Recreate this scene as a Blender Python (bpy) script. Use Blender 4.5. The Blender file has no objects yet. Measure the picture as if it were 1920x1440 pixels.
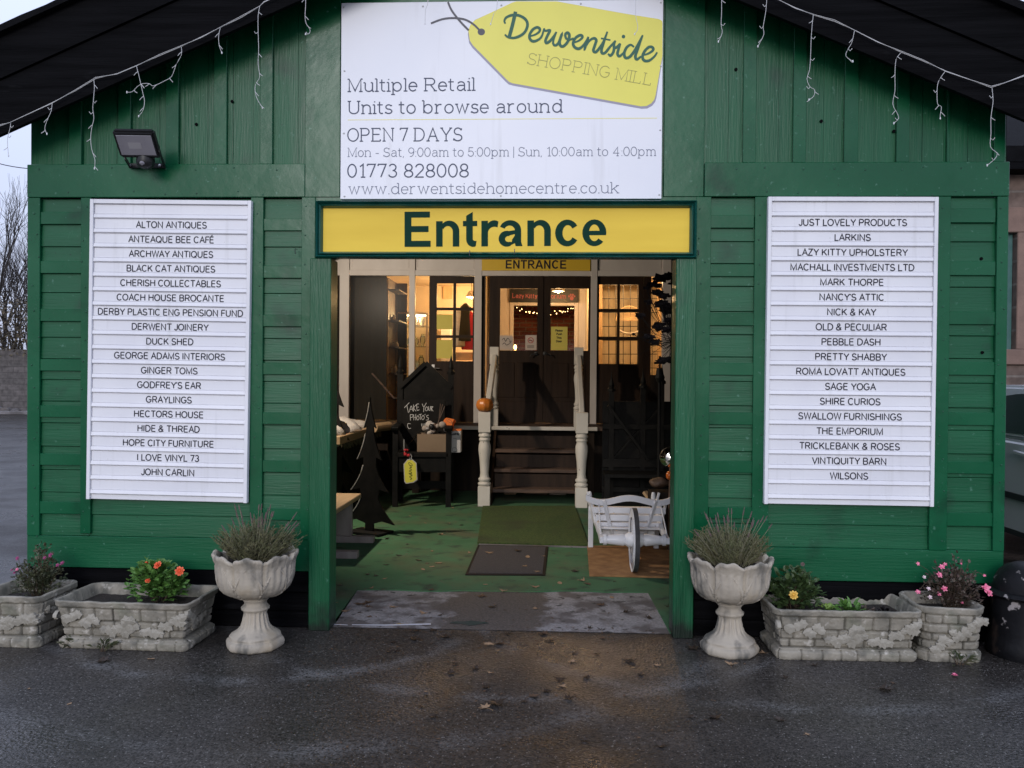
import bpy, bmesh, math, random
from math import radians as R, sin, cos, pi
from mathutils import Vector as V, Matrix, noise as mnoise
S = bpy.context.scene
COL = S.collection

# ------------------------------------------------------------------ camera, sky, sun, exposure
FPX = 1550.0                       # focal length in pixels of the 1920 x 1440 photograph
YAW, PITCH, ROLL = R(-2.403), R(0.566), R(-0.449)
CAM = V((0.0, -5.13, 1.6))
_f = V((sin(YAW)*cos(PITCH), cos(YAW)*cos(PITCH), -sin(PITCH)))
_r = V((cos(YAW), -sin(YAW), 0))
_d = _f.cross(_r)
RT = cos(ROLL)*_r + sin(ROLL)*_d
DN = -sin(ROLL)*_r + cos(ROLL)*_d
cam = bpy.data.objects.new('camera', bpy.data.cameras.new('camera'))
COL.objects.link(cam)
cam.data.sensor_width = 36
cam.data.lens = 36*FPX/1920
cam.data.clip_start = 0.05
cam.data.clip_end = 1000
cam.matrix_world = Matrix(((RT.x, -DN.x, -_f.x, CAM.x), (RT.y, -DN.y, -_f.y, CAM.y), (RT.z, -DN.z, -_f.z, CAM.z), (0, 0, 0, 1)))
S.camera = cam

SUN_EL, SUN_AZ = R(15), R(-174)     # soft bright part of the dusk sky: behind the camera, a little left
W = bpy.data.worlds.new('World'); S.world = W; W.use_nodes = True
nt = W.node_tree; nt.nodes.clear()
out = nt.nodes.new('ShaderNodeOutputWorld'); bg = nt.nodes.new('ShaderNodeBackground')
sky = nt.nodes.new('ShaderNodeTexSky'); sky.sky_type = 'NISHITA'; sky.sun_disc = False
sky.sun_elevation = SUN_EL; sky.sun_rotation = SUN_AZ; sky.dust_density = 3.0
tc = nt.nodes.new('ShaderNodeTexCoord'); sep = nt.nodes.new('ShaderNodeSeparateXYZ')
mr = nt.nodes.new('ShaderNodeMapRange'); mr.inputs[1].default_value = 0.0; mr.inputs[2].default_value = 0.42
ramp = nt.nodes.new('ShaderNodeMix'); ramp.data_type = 'RGBA'
ramp.inputs[6].default_value = (6.1, 6.7, 8.8, 1); ramp.inputs[7].default_value = (9.6, 10.8, 14.6, 1)   # overcast layer
mx = nt.nodes.new('ShaderNodeMix'); mx.data_type = 'RGBA'; mx.inputs[0].default_value = 0.88
nt.links.new(tc.outputs['Generated'], sep.inputs[0]); nt.links.new(sep.outputs[2], mr.inputs[0])
nt.links.new(mr.outputs[0], ramp.inputs[0])
nt.links.new(sky.outputs[0], mx.inputs[6]); nt.links.new(ramp.outputs[2], mx.inputs[7])
nt.links.new(mx.outputs[2], bg.inputs[0]); nt.links.new(bg.outputs[0], out.inputs[0])
bg.inputs[1].default_value = 0.100
sun = bpy.data.objects.new('sun', bpy.data.lights.new('sun', 'SUN')); COL.objects.link(sun)
sun.data.energy = 0.95; sun.data.angle = R(20); sun.data.color = (1.0, 0.98, 0.97)
sd = V((sin(SUN_AZ)*cos(SUN_EL), cos(SUN_AZ)*cos(SUN_EL), sin(SUN_EL)))
sun.rotation_euler = sd.to_track_quat('Z', 'Y').to_euler(); sun.location = sd*30
vs = S.view_settings
vs.view_transform = 'Standard'; vs.look = 'None'; vs.exposure = 0; vs.gamma = 1

# ------------------------------------------------------------------ helpers
def ray(px, py):
    return RT*((px-960)/FPX) + DN*((py-720)/FPX) + _f
def at(px, py, Y=0.0):             # world point that the photograph shows at a pixel, at a real depth
    w = ray(px, py); t = (Y-CAM.y)/w.y
    return CAM + w*t
def atz(px, py, z=0.0):
    w = ray(px, py); t = (z-CAM.z)/w.z
    return CAM + w*t

class MB:
    def __init__(self, M=None): self.v = []; self.f = []; self.M = M
    def p(self, co):
        co = V(co); self.v.append(self.M @ co if self.M else co); return len(self.v)-1
    def face(self, pts): self.f.append([self.p(q) for q in pts])
    def box(self, x0, x1, y0, y1, z0, z1):
        i = [self.p((x, y, z)) for x in (x0, x1) for y in (y0, y1) for z in (z0, z1)]
        for q in ((0, 1, 3, 2), (4, 6, 7, 5), (0, 4, 5, 1), (2, 3, 7, 6), (0, 2, 6, 4), (1, 5, 7, 3)):
            self.f.append([i[k] for k in q])
        return self
    def bar(self, a, b, w, h, up=(0, 0, 1)):          # rectangular bar from a to b
        a, b = V(a), V(b); d = (b-a).normalized(); s = d.cross(V(up))
        if s.length < 1e-4: s = d.cross(V((1, 0, 0)))
        s.normalize(); u = s.cross(d)
        i = []
        for c in (a, b):
            for q, r in ((-1, -1), (1, -1), (1, 1), (-1, 1)):
                i.append(self.p(c + s*(q*w/2) + u*(r*h/2)))
        for q in ((3, 2, 1, 0), (4, 5, 6, 7), (0, 1, 5, 4), (1, 2, 6, 5), (2, 3, 7, 6), (3, 0, 4, 7)):
            self.f.append([i[k] for k in q])
        return self
    def tube(self, pts, r, n=6, r1=None, cap=True):
        pts = [V(q) for q in pts]; N = len(pts); rings = []
        for k, c in enumerate(pts):
            d = (pts[min(k+1, N-1)] - pts[max(k-1, 0)])
            d = d.normalized() if d.length > 1e-9 else V((0, 0, 1))
            s = d.cross(V((0.13, 0.21, 0.97)) if abs(d.z) < .9 else V((1, 0.1, 0))).normalized(); u = s.cross(d)
            rr = r if r1 is None else r + (r1-r)*k/max(1, N-1)
            rings.append([self.p(c + (s*cos(2*pi*j/n) + u*sin(2*pi*j/n))*rr) for j in range(n)])
        for a, b in zip(rings, rings[1:]):
            for j in range(n): self.f.append([a[j], a[(j+1) % n], b[(j+1) % n], b[j]])
        if cap: self.f.append(rings[0][::-1]); self.f.append(rings[-1])
        return self
    def lathe(self, prof, n=24, c=(0, 0, 0), axis='z', fn=None):
        c = V(c); rings = []
        for k, (r, z) in enumerate(prof):
            ring = []
            for j in range(n):
                a = 2*pi*j/n; rr, zz = (r, z) if fn is None else fn(r, z, a, k)
                q = V((rr*cos(a), rr*sin(a), zz))
                if axis == 'x': q = V((q.z, q.x, q.y))
                if axis == 'y': q = V((q.x, -q.z, q.y))
                ring.append(self.p(c+q))
            rings.append(ring)
        for a, b in zip(rings, rings[1:]):
            for j in range(n): self.f.append([a[j], a[(j+1) % n], b[(j+1) % n], b[j]])
        self.f.append(rings[0][::-1]); self.f.append(rings[-1])
        return self
    def prism(self, poly, d):                          # polygon (3-D points) extruded by vector d
        d = V(d); n = len(poly)
        a = [self.p(q) for q in poly]; b = [self.p(V(q)+d) for q in poly]
        self.f.append(a); self.f.append(b[::-1])
        for k in range(n): self.f.append([a[k], b[k], b[(k+1) % n], a[(k+1) % n]])
        return self
    def ball(self, c, rx, ry=None, rz=None, n=12, m=8):
        ry = ry or rx; rz = rz or rx
        rings = []
        for k in range(1, m):
            t = pi*k/m
            rings.append([self.p((c[0]+rx*sin(t)*cos(2*pi*j/n), c[1]+ry*sin(t)*sin(2*pi*j/n), c[2]+rz*cos(t))) for j in range(n)])
        T = self.p((c[0], c[1], c[2]+rz)); B = self.p((c[0], c[1], c[2]-rz))
        for a, b in zip(rings, rings[1:]):
            for j in range(n): self.f.append([a[j], b[j], b[(j+1) % n], a[(j+1) % n]])
        for j in range(n):
            self.f.append([T, rings[0][j], rings[0][(j+1) % n]]); self.f.append([B, rings[-1][(j+1) % n], rings[-1][j]])
        return self

def wloc(o):
    v = V((0, 0, 0))
    while o: v = v + V(o.location); o = o.parent
    return v
def obj(name, mb, mat, parent=None, smooth=False, bevel=0, label=None, local=False, seg=1):
    me = bpy.data.meshes.new(name)
    off = V((0, 0, 0)) if (parent is None or local) else wloc(parent)
    me.from_pydata([tuple(q-off) for q in mb.v], [], mb.f)
    bm = bmesh.new(); bm.from_mesh(me)
    if bevel:
        bmesh.ops.recalc_face_normals(bm, faces=bm.faces)
        es = [e for e in bm.edges if len(e.link_faces) == 2 and e.calc_face_angle(0) > 0.5]
        bmesh.ops.bevel(bm, geom=es, offset=bevel, segments=seg, affect='EDGES', clamp_overlap=True)
    if smooth: bmesh.ops.recalc_face_normals(bm, faces=bm.faces)
    bm.to_mesh(me); bm.free()
    if smooth:
        me.polygons.foreach_set('use_smooth', [True]*len(me.polygons))
        if smooth != 'all': me.set_sharp_from_angle(angle=R(40))
    me.materials.append(mat)
    o = bpy.data.objects.new(name, me); COL.objects.link(o)
    if parent: o.parent = parent
    if label: o['label'] = label
    return o
def thing(name, label, cat, loc=(0, 0, 0), rz=0, group=None):
    o = bpy.data.objects.new(name, None); COL.objects.link(o); o.empty_display_size = .1
    o.location = loc; o.rotation_euler = (0, 0, rz)
    return tag(o, label, cat, group)
def tag(o, label, cat, group=None):
    o['label'] = label; o['category'] = cat
    if group: o['group'] = group
    return o
def structure(o, kind='structure', label=None):
    o['kind'] = kind
    if label: o['label'] = label
    return o
def dup(o, loc, rz=0, label=None, scale=1):
    c = o.copy(); COL.objects.link(c); c.location = loc; c.rotation_euler = (0, 0, rz); c.scale = (scale,)*3
    if label: c['label'] = label
    for ch in list(o.children):
        k = ch.copy(); COL.objects.link(k); k.parent = c
        for g in ch.children:
            h = g.copy(); COL.objects.link(h); h.parent = k
    return c

# ------------------------------------------------------------------ materials
def mat(name, c1, c2=None, rough=.6, scale=5.0, stretch=(1, 1, 1), lo=.35, hi=.65, bump=0.0, bscale=None, bdist=.01,
        spec=.5, metal=0.0, stain=None, rough2=None, detail=6, cells=None):
    m = bpy.data.materials.new(name); m.use_nodes = True; n = m.node_tree.nodes; L = m.node_tree.links
    b = n['Principled BSDF']
    b.inputs['Roughness'].default_value = rough; b.inputs['Metallic'].default_value = metal
    b.inputs['Specular IOR Level'].default_value = spec
    b.inputs['Base Color'].default_value = (*c1, 1)
    t = n.new('ShaderNodeTexCoord'); mp = n.new('ShaderNodeMapping'); mp.inputs['Scale'].default_value = stretch
    L.new(t.outputs['Object'], mp.inputs[0])
    col = None
    if c2:
        nz = n.new('ShaderNodeTexNoise'); nz.inputs['Scale'].default_value = scale; nz.inputs['Detail'].default_value = detail
        L.new(mp.outputs[0], nz.inputs['Vector'])
        r = n.new('ShaderNodeMapRange'); r.inputs[1].default_value = lo; r.inputs[2].default_value = hi
        L.new(nz.outputs['Fac'], r.inputs[0])
        x = n.new('ShaderNodeMix'); x.data_type = 'RGBA'; x.inputs[6].default_value = (*c1, 1); x.inputs[7].default_value = (*c2, 1)
        L.new(r.outputs[0], x.inputs[0]); col = x.outputs[2]
        if rough2 is not None:
            q = n.new('ShaderNodeMapRange'); q.inputs[3].default_value = rough; q.inputs[4].default_value = rough2
            L.new(r.outputs[0], q.inputs[0]); L.new(q.outputs[0], b.inputs['Roughness'])
    for (sc, ss, slo, shi, sst) in (stain or []):
        nz = n.new('ShaderNodeTexNoise'); nz.inputs['Scale'].default_value = ss; nz.inputs['Detail'].default_value = 8
        mp2 = n.new('ShaderNodeMapping'); mp2.inputs['Scale'].default_value = sst; mp2.inputs['Location'].default_value = (3.1, 1.7, 5.3)
        L.new(t.outputs['Object'], mp2.inputs[0]); L.new(mp2.outputs[0], nz.inputs['Vector'])
        r = n.new('ShaderNodeMapRange'); r.inputs[1].default_value = slo; r.inputs[2].default_value = shi
        L.new(nz.outputs['Fac'], r.inputs[0])
        x = n.new('ShaderNodeMix'); x.data_type = 'RGBA'; x.inputs[7].default_value = (*sc, 1)
        if col: L.new(col, x.inputs[6])
        else: x.inputs[6].default_value = (*c1, 1)
        L.new(r.outputs[0], x.inputs[0]); col = x.outputs[2]
    if col: L.new(col, b.inputs['Base Color'])
    if bump:
        nz = n.new('ShaderNodeTexNoise'); nz.inputs['Scale'].default_value = bscale or scale*3; nz.inputs['Detail'].default_value = 8
        L.new(mp.outputs[0], nz.inputs['Vector'])
        bp = n.new('ShaderNodeBump'); bp.inputs['Strength'].default_value = bump; bp.inputs['Distance'].default_value = bdist
        L.new(nz.outputs['Fac'], bp.inputs['Height']); L.new(bp.outputs[0], b.inputs['Normal'])
    return m
def emit(name, c, s):
    m = bpy.data.materials.new(name); m.use_nodes = True
    b = m.node_tree.nodes['Principled BSDF']; b.inputs['Base Color'].default_value = (*c, 1)
    b.inputs['Emission Color'].default_value = (*c, 1); b.inputs['Emission Strength'].default_value = s
    return m
def glass(name, tint=(.95, .96, .95), rough=.10, ior=1.45):
    m = bpy.data.materials.new(name); m.use_nodes = True; n = m.node_tree.nodes; L = m.node_tree.links; n.clear()
    o = n.new('ShaderNodeOutputMaterial'); x = n.new('ShaderNodeMixShader'); a = n.new('ShaderNodeBsdfTransparent'); g = n.new('ShaderNodeBsdfGlossy')
    fr = n.new('ShaderNodeFresnel'); fr.inputs[0].default_value = ior
    a.inputs[0].default_value = (*tint, 1); g.inputs['Roughness'].default_value = rough
    L.new(fr.outputs[0], x.inputs[0]); L.new(a.outputs[0], x.inputs[1]); L.new(g.outputs[0], x.inputs[2]); L.new(x.outputs[0], o.inputs[0])
    return m

GREEN = (.0022, .078, .029); GREEN2 = (.004, .100, .039); GDIRT = (.002, .040, .017)
M = {}
def paint(name, stretch, bump, bs, r0=.20, r1=.32):
    return mat(name, GREEN, GREEN2, rough=r0, rough2=r1, spec=.34, scale=1.6, stretch=stretch, bump=bump, bscale=bs, bdist=.012,
               stain=[(GDIRT, 3.0, .60, .78, (1, 1, 1)), ((.05, .16, .10), 34, .67, .74, (1, 1, 1)), ((.002, .03, .014), 55, .70, .74, (1, 1, 1))])
M['green_h'] = paint('green paint on horizontal boards', (.35, 1, 6), .15, 17, .32, .42)
M['green_v'] = paint('green paint on vertical boards', (6, 1, .35), .13, 17, .32, .42)
M['green_flat'] = paint('green paint on smooth sheet', (1, 1, 1), .30, 5)
M['teal'] = mat('dark teal gloss paint', (.006, .075, .06), (.012, .10, .085), rough=.25, scale=6, bump=.2, bscale=30)
M['black_wood'] = mat('black stained timber', (.0015, .0015, .002), (.005, .005, .006), rough=.7, spec=.05, scale=3, stretch=(.5, 1, 9), bump=.4, bscale=12,
                      stain=[((.018, .018, .02), 6, .68, .85, (.6, 1, 3))])
M['black_paint'] = mat('black paint', (.006, .006, .006), (.012, .011, .010), rough=.6, spec=.15, scale=8, bump=.2)
M['roof'] = mat('black bitumen roofing', (.003, .003, .0035), (.006, .006, .007), rough=.9, spec=.1, scale=8, bump=.6, bscale=60)
M['inner_wood'] = mat('dark brown boarding', (.030, .021, .016), (.012, .009, .008), rough=.8, spec=.15, scale=2, stretch=(6, 6, .5), bump=.5, bscale=8)
M['white_board'] = mat('white plastic board', (.80, .80, .83), (.74, .74, .78), rough=.4, scale=2.5, stain=[((.64, .64, .66), 5, .58, .85, (5, 1, .35)), ((.45, .44, .42), 60, .72, .78, (1, 1, 1))])
M['banner'] = mat('white printed panel', (.80, .81, .86), (.76, .78, .84), rough=.38, scale=1.5, bump=.10, bscale=2.2, stain=[((.66, .67, .71), 4, .60, .85, (4, 1, .3))])
M['yellow_print'] = mat('yellow print', (.80, .74, .095), (.76, .70, .09), rough=.4, scale=3)
M['yellow_sign'] = mat('yellow sign sheet', (.86, .60, .062), (.78, .53, .048), rough=.5, spec=.25, scale=2, stretch=(.6, 1, 4), bump=.06, bscale=5)
M['yellow_inner'] = mat('warm yellow sheet', (.75, .50, .035), (.7, .46, .03), rough=.5, scale=3)
M['sign_green'] = mat('dark green vinyl letters', (.003, .036, .023), rough=.6, spec=.1)
M['logo_green'] = mat('grey green print', (.045, .14, .095), rough=.5, spec=.25)
M['print_grey'] = mat('grey print', (.075, .09, .14), rough=.5, spec=.25)
M['print_grey_light'] = mat('light grey print', (.17, .19, .26), rough=.5, spec=.25)
M['print_olive'] = mat('olive print', (.30, .29, .055), rough=.45)
M['print_shadow'] = mat('printed grey edge', (.30, .29, .38), rough=.45)
M['cord_print'] = mat('dark cord print', (.05, .05, .07), rough=.45)
M['letter'] = mat('dark letters', (.02, .02, .032), rough=.6, spec=.2)
M['black'] = mat('black plastic', (.012, .012, .013), rough=.45)
M['lens'] = mat('frosted lamp glass', (.22, .21, .24), (.28, .27, .30), rough=.25, scale=6)
M['steel'] = mat('zinc steel', (.55, .55, .56), rough=.35, metal=1)
M['chrome'] = mat('chrome', (.75, .74, .70), rough=.08, metal=1)
M['white_wire'] = mat('white plastic wire', (.58, .58, .58), rough=.4)
M['bulb'] = mat('clear unlit bulbs', (.75, .76, .78), rough=.2)
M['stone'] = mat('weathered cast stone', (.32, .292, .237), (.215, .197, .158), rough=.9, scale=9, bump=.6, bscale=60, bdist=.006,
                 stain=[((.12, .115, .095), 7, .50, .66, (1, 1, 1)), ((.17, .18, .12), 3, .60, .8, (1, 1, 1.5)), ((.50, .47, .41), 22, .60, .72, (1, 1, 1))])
M['stone_light'] = mat('paler raised cast stone', (.36, .335, .28), (.27, .25, .205), rough=.9, scale=12, bump=.4, bscale=80, bdist=.004, stain=[((.17, .16, .14), 8, .58, .72, (1, 1, 1))])  # paler than the trough body, used for the raised ivy leaves
M['stone_urn'] = mat('buff cast stone', (.45, .40, .32), (.35, .31, .25), rough=.85, scale=6, bump=.45, bscale=70, bdist=.005,
                     stain=[((.12, .115, .10), 7, .50, .64, (1, 1, .45)), ((.38, .29, .17), 3, .60, .8, (1, 1, 1))])
M['soil'] = mat('wet soil', (.018, .013, .010), (.035, .026, .02), rough=.9, scale=30, bump=1, bscale=60)
M['cream'] = mat('cream painted timber', (.62, .57, .53), (.56, .51, .47), rough=.5, scale=4, stretch=(1, 1, .6), bump=.1)
M['newel'] = mat('chipped white paint', (.66, .62, .56), (.60, .56, .50), rough=.5, scale=5, stain=[((.10, .08, .07), 26, .70, .74, (1, 1, .7))])
M['door_brown'] = mat('dark brown door paint', (.018, .009, .005), (.030, .016, .009), rough=.55, spec=.2, scale=3, stretch=(6, 6, .6), bump=.2)
M['step_wood'] = mat('worn brown step timber', (.13, .075, .05), (.055, .034, .026), rough=.7, scale=4, stretch=(.6, 5, 5), bump=.4)
M['pine'] = mat('pale pine', (.50, .34, .19), (.40, .26, .14), rough=.6, scale=3, stretch=(6, .6, 6), bump=.25)
M['grey_wood'] = mat('weathered and shaded grey timber', (.40, .34, .295), (.30, .25, .22), rough=.8, scale=4, stretch=(4, 4, .8), bump=.3)
M['hessian'] = mat('hessian', (.22, .15, .085), (.12, .08, .05), rough=.95, scale=40, bump=.8, bscale=120)
M['fleece'] = mat('off white fleece', (.62, .57, .52), (.50, .45, .41), rough=.95, scale=18, bump=1, bscale=60)
M['card'] = mat('brown cardboard', (.26, .185, .125), (.22, .155, .10), rough=.85, scale=3)
M['white_card'] = mat('grey white carton', (.52, .50, .50), rough=.6)
M['orange_card'] = mat('orange print', (.85, .20, .03), rough=.5)
M['pumpkin'] = mat('orange pumpkin skin', (.62, .20, .035), (.52, .15, .022), rough=.35, scale=5, stretch=(3, 3, .5))
M['stalk'] = mat('dry stalk', (.16, .13, .07), (.10, .09, .05), rough=.9, scale=30)
M['red'] = mat('red cloth', (.45, .02, .03), rough=.8)
M['white_paint'] = mat('white gloss paint', (.70, .71, .75), (.64, .65, .70), rough=.4, scale=5, stain=[((.22, .2, .19), 22, .68, .74, (1, 1, 1))])
M['tyre'] = mat('worn rubber', (.03, .03, .034), (.05, .05, .055), rough=.75, scale=20, bump=.3)
M['carpet'] = mat('green needle carpet', (.040, .125, .052), (.058, .155, .070), rough=.95, scale=3, bump=.5, bscale=260, bdist=.004,
                  stain=[((.085, .10, .048), 1.8, .50, .70, (1, 1, 1)), ((.03, .05, .03), 6, .56, .72, (1, 1, 1)), ((.10, .11, .07), 18, .64, .72, (1, 1, 1)), ((.12, .13, .08), 60, .70, .76, (1, 1, 1))])
M['turf'] = mat('artificial turf', (.085, .125, .026), (.038, .072, .016), rough=.95, scale=45, bump=1, bscale=300, bdist=.01,
                stain=[((.05, .065, .02), 2.5, .5, .7, (1, 1, 1))])
M['mat_grey'] = mat('grey rubber backed mat', (.070, .063, .066), (.045, .040, .043), rough=.95, scale=120, bump=.8, bscale=220)
M['rubber'] = mat('black rubber', (.010, .008, .008), rough=.7, spec=.2)
M['coir'] = mat('brown coir', (.38, .205, .085), (.25, .125, .05), rough=.98, scale=10, bump=1, bscale=200, detail=10)
M['concrete'] = mat('worn concrete', (.11, .102, .10), (.215, .20, .205), rough=.85, scale=2.3, lo=.42, hi=.58, bump=.5, bscale=90, bdist=.004,
                    stain=[((.11, .095, .085), 2.4, .55, .62, (1, 1, 1)), ((.09, .08, .075), 13, .62, .72, (1, 1, 1))])
M['leaf_brown'] = mat('brown dead leaf', (.13, .075, .04), (.07, .04, .025), rough=.75, scale=20)
M['leaf_dark'] = mat('dark wet leaf', (.028, .018, .013), (.045, .03, .02), rough=.45, scale=20)
M['leaf_tan'] = mat('tan dry leaf', (.33, .22, .13), (.24, .15, .085), rough=.8, scale=20)
M['leaf_yellow'] = mat('yellow dry leaf', (.42, .31, .10), (.32, .2, .07), rough=.8, scale=20)
M['lav'] = mat('grey green lavender leaf', (.10, .115, .048), (.16, .15, .075), rough=.8, scale=14)
M['lav_stem'] = mat('pale lavender stem', (.22, .21, .14), (.16, .15, .09), rough=.85, scale=20)
M['lav_head'] = mat('faded lavender head', (.16, .11, .10), (.11, .075, .07), rough=.9, scale=30)
M['leaf_bright'] = mat('fresh green leaf', (.13, .27, .055), (.07, .17, .035), rough=.5, scale=30)
M['leaf_mid'] = mat('dark green leaf', (.040, .075, .025), (.07, .115, .038), rough=.5, scale=25)
M['leaf_lime'] = mat('lime green leaf', (.20, .30, .05), (.10, .22, .05), rough=.5, scale=25)
M['leaf_fuchsia'] = mat('dull green small leaf', (.06, .08, .036), (.095, .09, .05), rough=.55, scale=25)
M['leaf_purple'] = mat('dull purple green small leaf', (.075, .066, .045), (.10, .06, .05), rough=.55, scale=25)
M['leaf_black'] = mat('near black leaf', (.008, .006, .007), rough=.6, spec=.15)
M['stem'] = mat('thin brown stem', (.075, .05, .03), rough=.8)
M['coral'] = mat('coral petals', (.85, .16, .055), (.75, .11, .04), rough=.55, scale=40)
M['pink'] = mat('pink petals', (.75, .10, .24), (.85, .30, .42), rough=.55, scale=60)
M['magenta'] = mat('magenta petals', (.26, .025, .12), (.32, .05, .16), rough=.55, scale=60)
M['yellow_petal'] = mat('yellow petals', (.75, .50, .10), (.7, .42, .07), rough=.55, scale=40)
M['white_petal'] = mat('pale pink petals', (.75, .6, .62), rough=.55)
M['iron'] = mat('chipped black iron paint', (.005, .005, .006), (.009, .009, .010), rough=.5, spec=.18, scale=9, bump=.3, bscale=25,
                stain=[((.33, .30, .29), 9, .66, .69, (1, 1, 1)), ((.09, .06, .045), 5, .62, .75, (1, 1, .6))])
M['car'] = mat('silver car paint', (.46, .47, .49), rough=.25)
M['car_glass'] = mat('dark car glass', (.012, .014, .016), rough=.04, spec=.8)
M['bark'] = mat('bare bark', (.045, .038, .034), (.028, .024, .022), rough=.9, scale=20)
M['ivy_far'] = mat('dull ivy', (.075, .065, .038), (.14, .105, .065), rough=.8, scale=9)
M['teal_frame'] = mat('faded teal window paint', (.045, .13, .12), (.07, .16, .15), rough=.6, scale=8)
M['warm_wall'] = mat('cream room plaster', (.72, .62, .46), (.66, .56, .41), rough=.85, scale=3)
M['warm_frame'] = mat('varnished light timber', (.60, .42, .24), (.52, .35, .19), rough=.5, scale=4, stretch=(4, 4, .6))
M['shelf_wood'] = mat('dark shelf timber', (.06, .038, .026), (.10, .06, .04), rough=.6, scale=4, stretch=(4, 4, .6))
M['curtain'] = mat('dark green brown curtain', (.035, .031, .025), (.022, .019, .015), rough=.9, scale=2, bump=.2)
M['poster_y'] = mat('yellow paper', (.78, .66, .14), (.74, .62, .12), rough=.7, scale=5)
M['poster_w'] = mat('cream paper', (.62, .52, .44), (.55, .46, .4), rough=.7, scale=8)
M['glass'] = glass('window glass'); M['dusty'] = glass('dusty window glass', (.80, .79, .76), rough=.30, ior=1.16)
M['clear'] = glass('cabinet glass', (.9, .97, .93))

def joint_tone(m):                                        # darkens the colour along the moulded joints (vertex attribute 'grime')
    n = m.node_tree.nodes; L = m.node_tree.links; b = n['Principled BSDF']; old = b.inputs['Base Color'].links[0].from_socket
    a = n.new('ShaderNodeAttribute'); a.attribute_name = 'joint_tone'; x = n.new('ShaderNodeMix'); x.data_type = 'RGBA'
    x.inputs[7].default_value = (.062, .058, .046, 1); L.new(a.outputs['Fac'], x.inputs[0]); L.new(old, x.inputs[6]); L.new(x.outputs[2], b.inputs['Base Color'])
joint_tone(M['stone'])
def coursed(name, c1, c2, mortar, bw, bh, ms=.012, rough=.9, horiz=True):
    m = bpy.data.materials.new(name); m.use_nodes = True; n = m.node_tree.nodes; L = m.node_tree.links
    b = n['Principled BSDF']; b.inputs['Roughness'].default_value = rough
    t = n.new('ShaderNodeTexCoord'); s = n.new('ShaderNodeSeparateXYZ'); c = n.new('ShaderNodeCombineXYZ'); ad = n.new('ShaderNodeMath')
    L.new(t.outputs['Object'], s.inputs[0]); L.new(s.outputs[0], ad.inputs[0]); L.new(s.outputs[1], ad.inputs[1])
    L.new(ad.outputs[0], c.inputs[0]); L.new(s.outputs[2], c.inputs[1])
    k = n.new('ShaderNodeTexBrick'); k.inputs['Scale'].default_value = 1; k.inputs['Brick Width'].default_value = bw; k.inputs['Row Height'].default_value = bh
    k.inputs['Mortar Size'].default_value = ms; k.inputs['Color1'].default_value = (*c1, 1); k.inputs['Color2'].default_value = (*c2, 1); k.inputs['Mortar'].default_value = (*mortar, 1)
    L.new(c.outputs[0], k.inputs['Vector'])
    nz = n.new('ShaderNodeTexNoise'); nz.inputs['Scale'].default_value = 6; nz.inputs['Detail'].default_value = 8; L.new(t.outputs['Object'], nz.inputs['Vector'])
    x = n.new('ShaderNodeMix'); x.data_type = 'RGBA'; x.blend_type = 'MULTIPLY'; x.inputs[0].default_value = .8
    r = n.new('ShaderNodeMapRange'); r.inputs[1].default_value = .3; r.inputs[2].default_value = .7; r.inputs[3].default_value = .45; r.inputs[4].default_value = 1.2
    L.new(nz.outputs['Fac'], r.inputs[0]); L.new(k.outputs['Color'], x.inputs[6]); L.new(r.outputs[0], x.inputs[7]); L.new(x.outputs[2], b.inputs['Base Color'])
    bp = n.new('ShaderNodeBump'); bp.inputs['Strength'].default_value = .8; bp.inputs['Distance'].default_value = .02; bp.invert = True
    L.new(k.outputs['Fac'], bp.inputs['Height']); L.new(bp.outputs[0], b.inputs['Normal'])
    return m
M['sandstone'] = coursed('red sandstone blocks', (.20, .14, .112), (.135, .10, .085), (.22, .185, .16), .75, .33, .018)
M['blockwork'] = coursed('grey concrete blocks', (.14, .125, .12), (.11, .10, .095), (.10, .09, .085), .45, .225, .012)
M['brick'] = coursed('red interior brick', (.30, .085, .05), (.22, .06, .04), (.30, .2, .14), .225, .075, .010)

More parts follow.
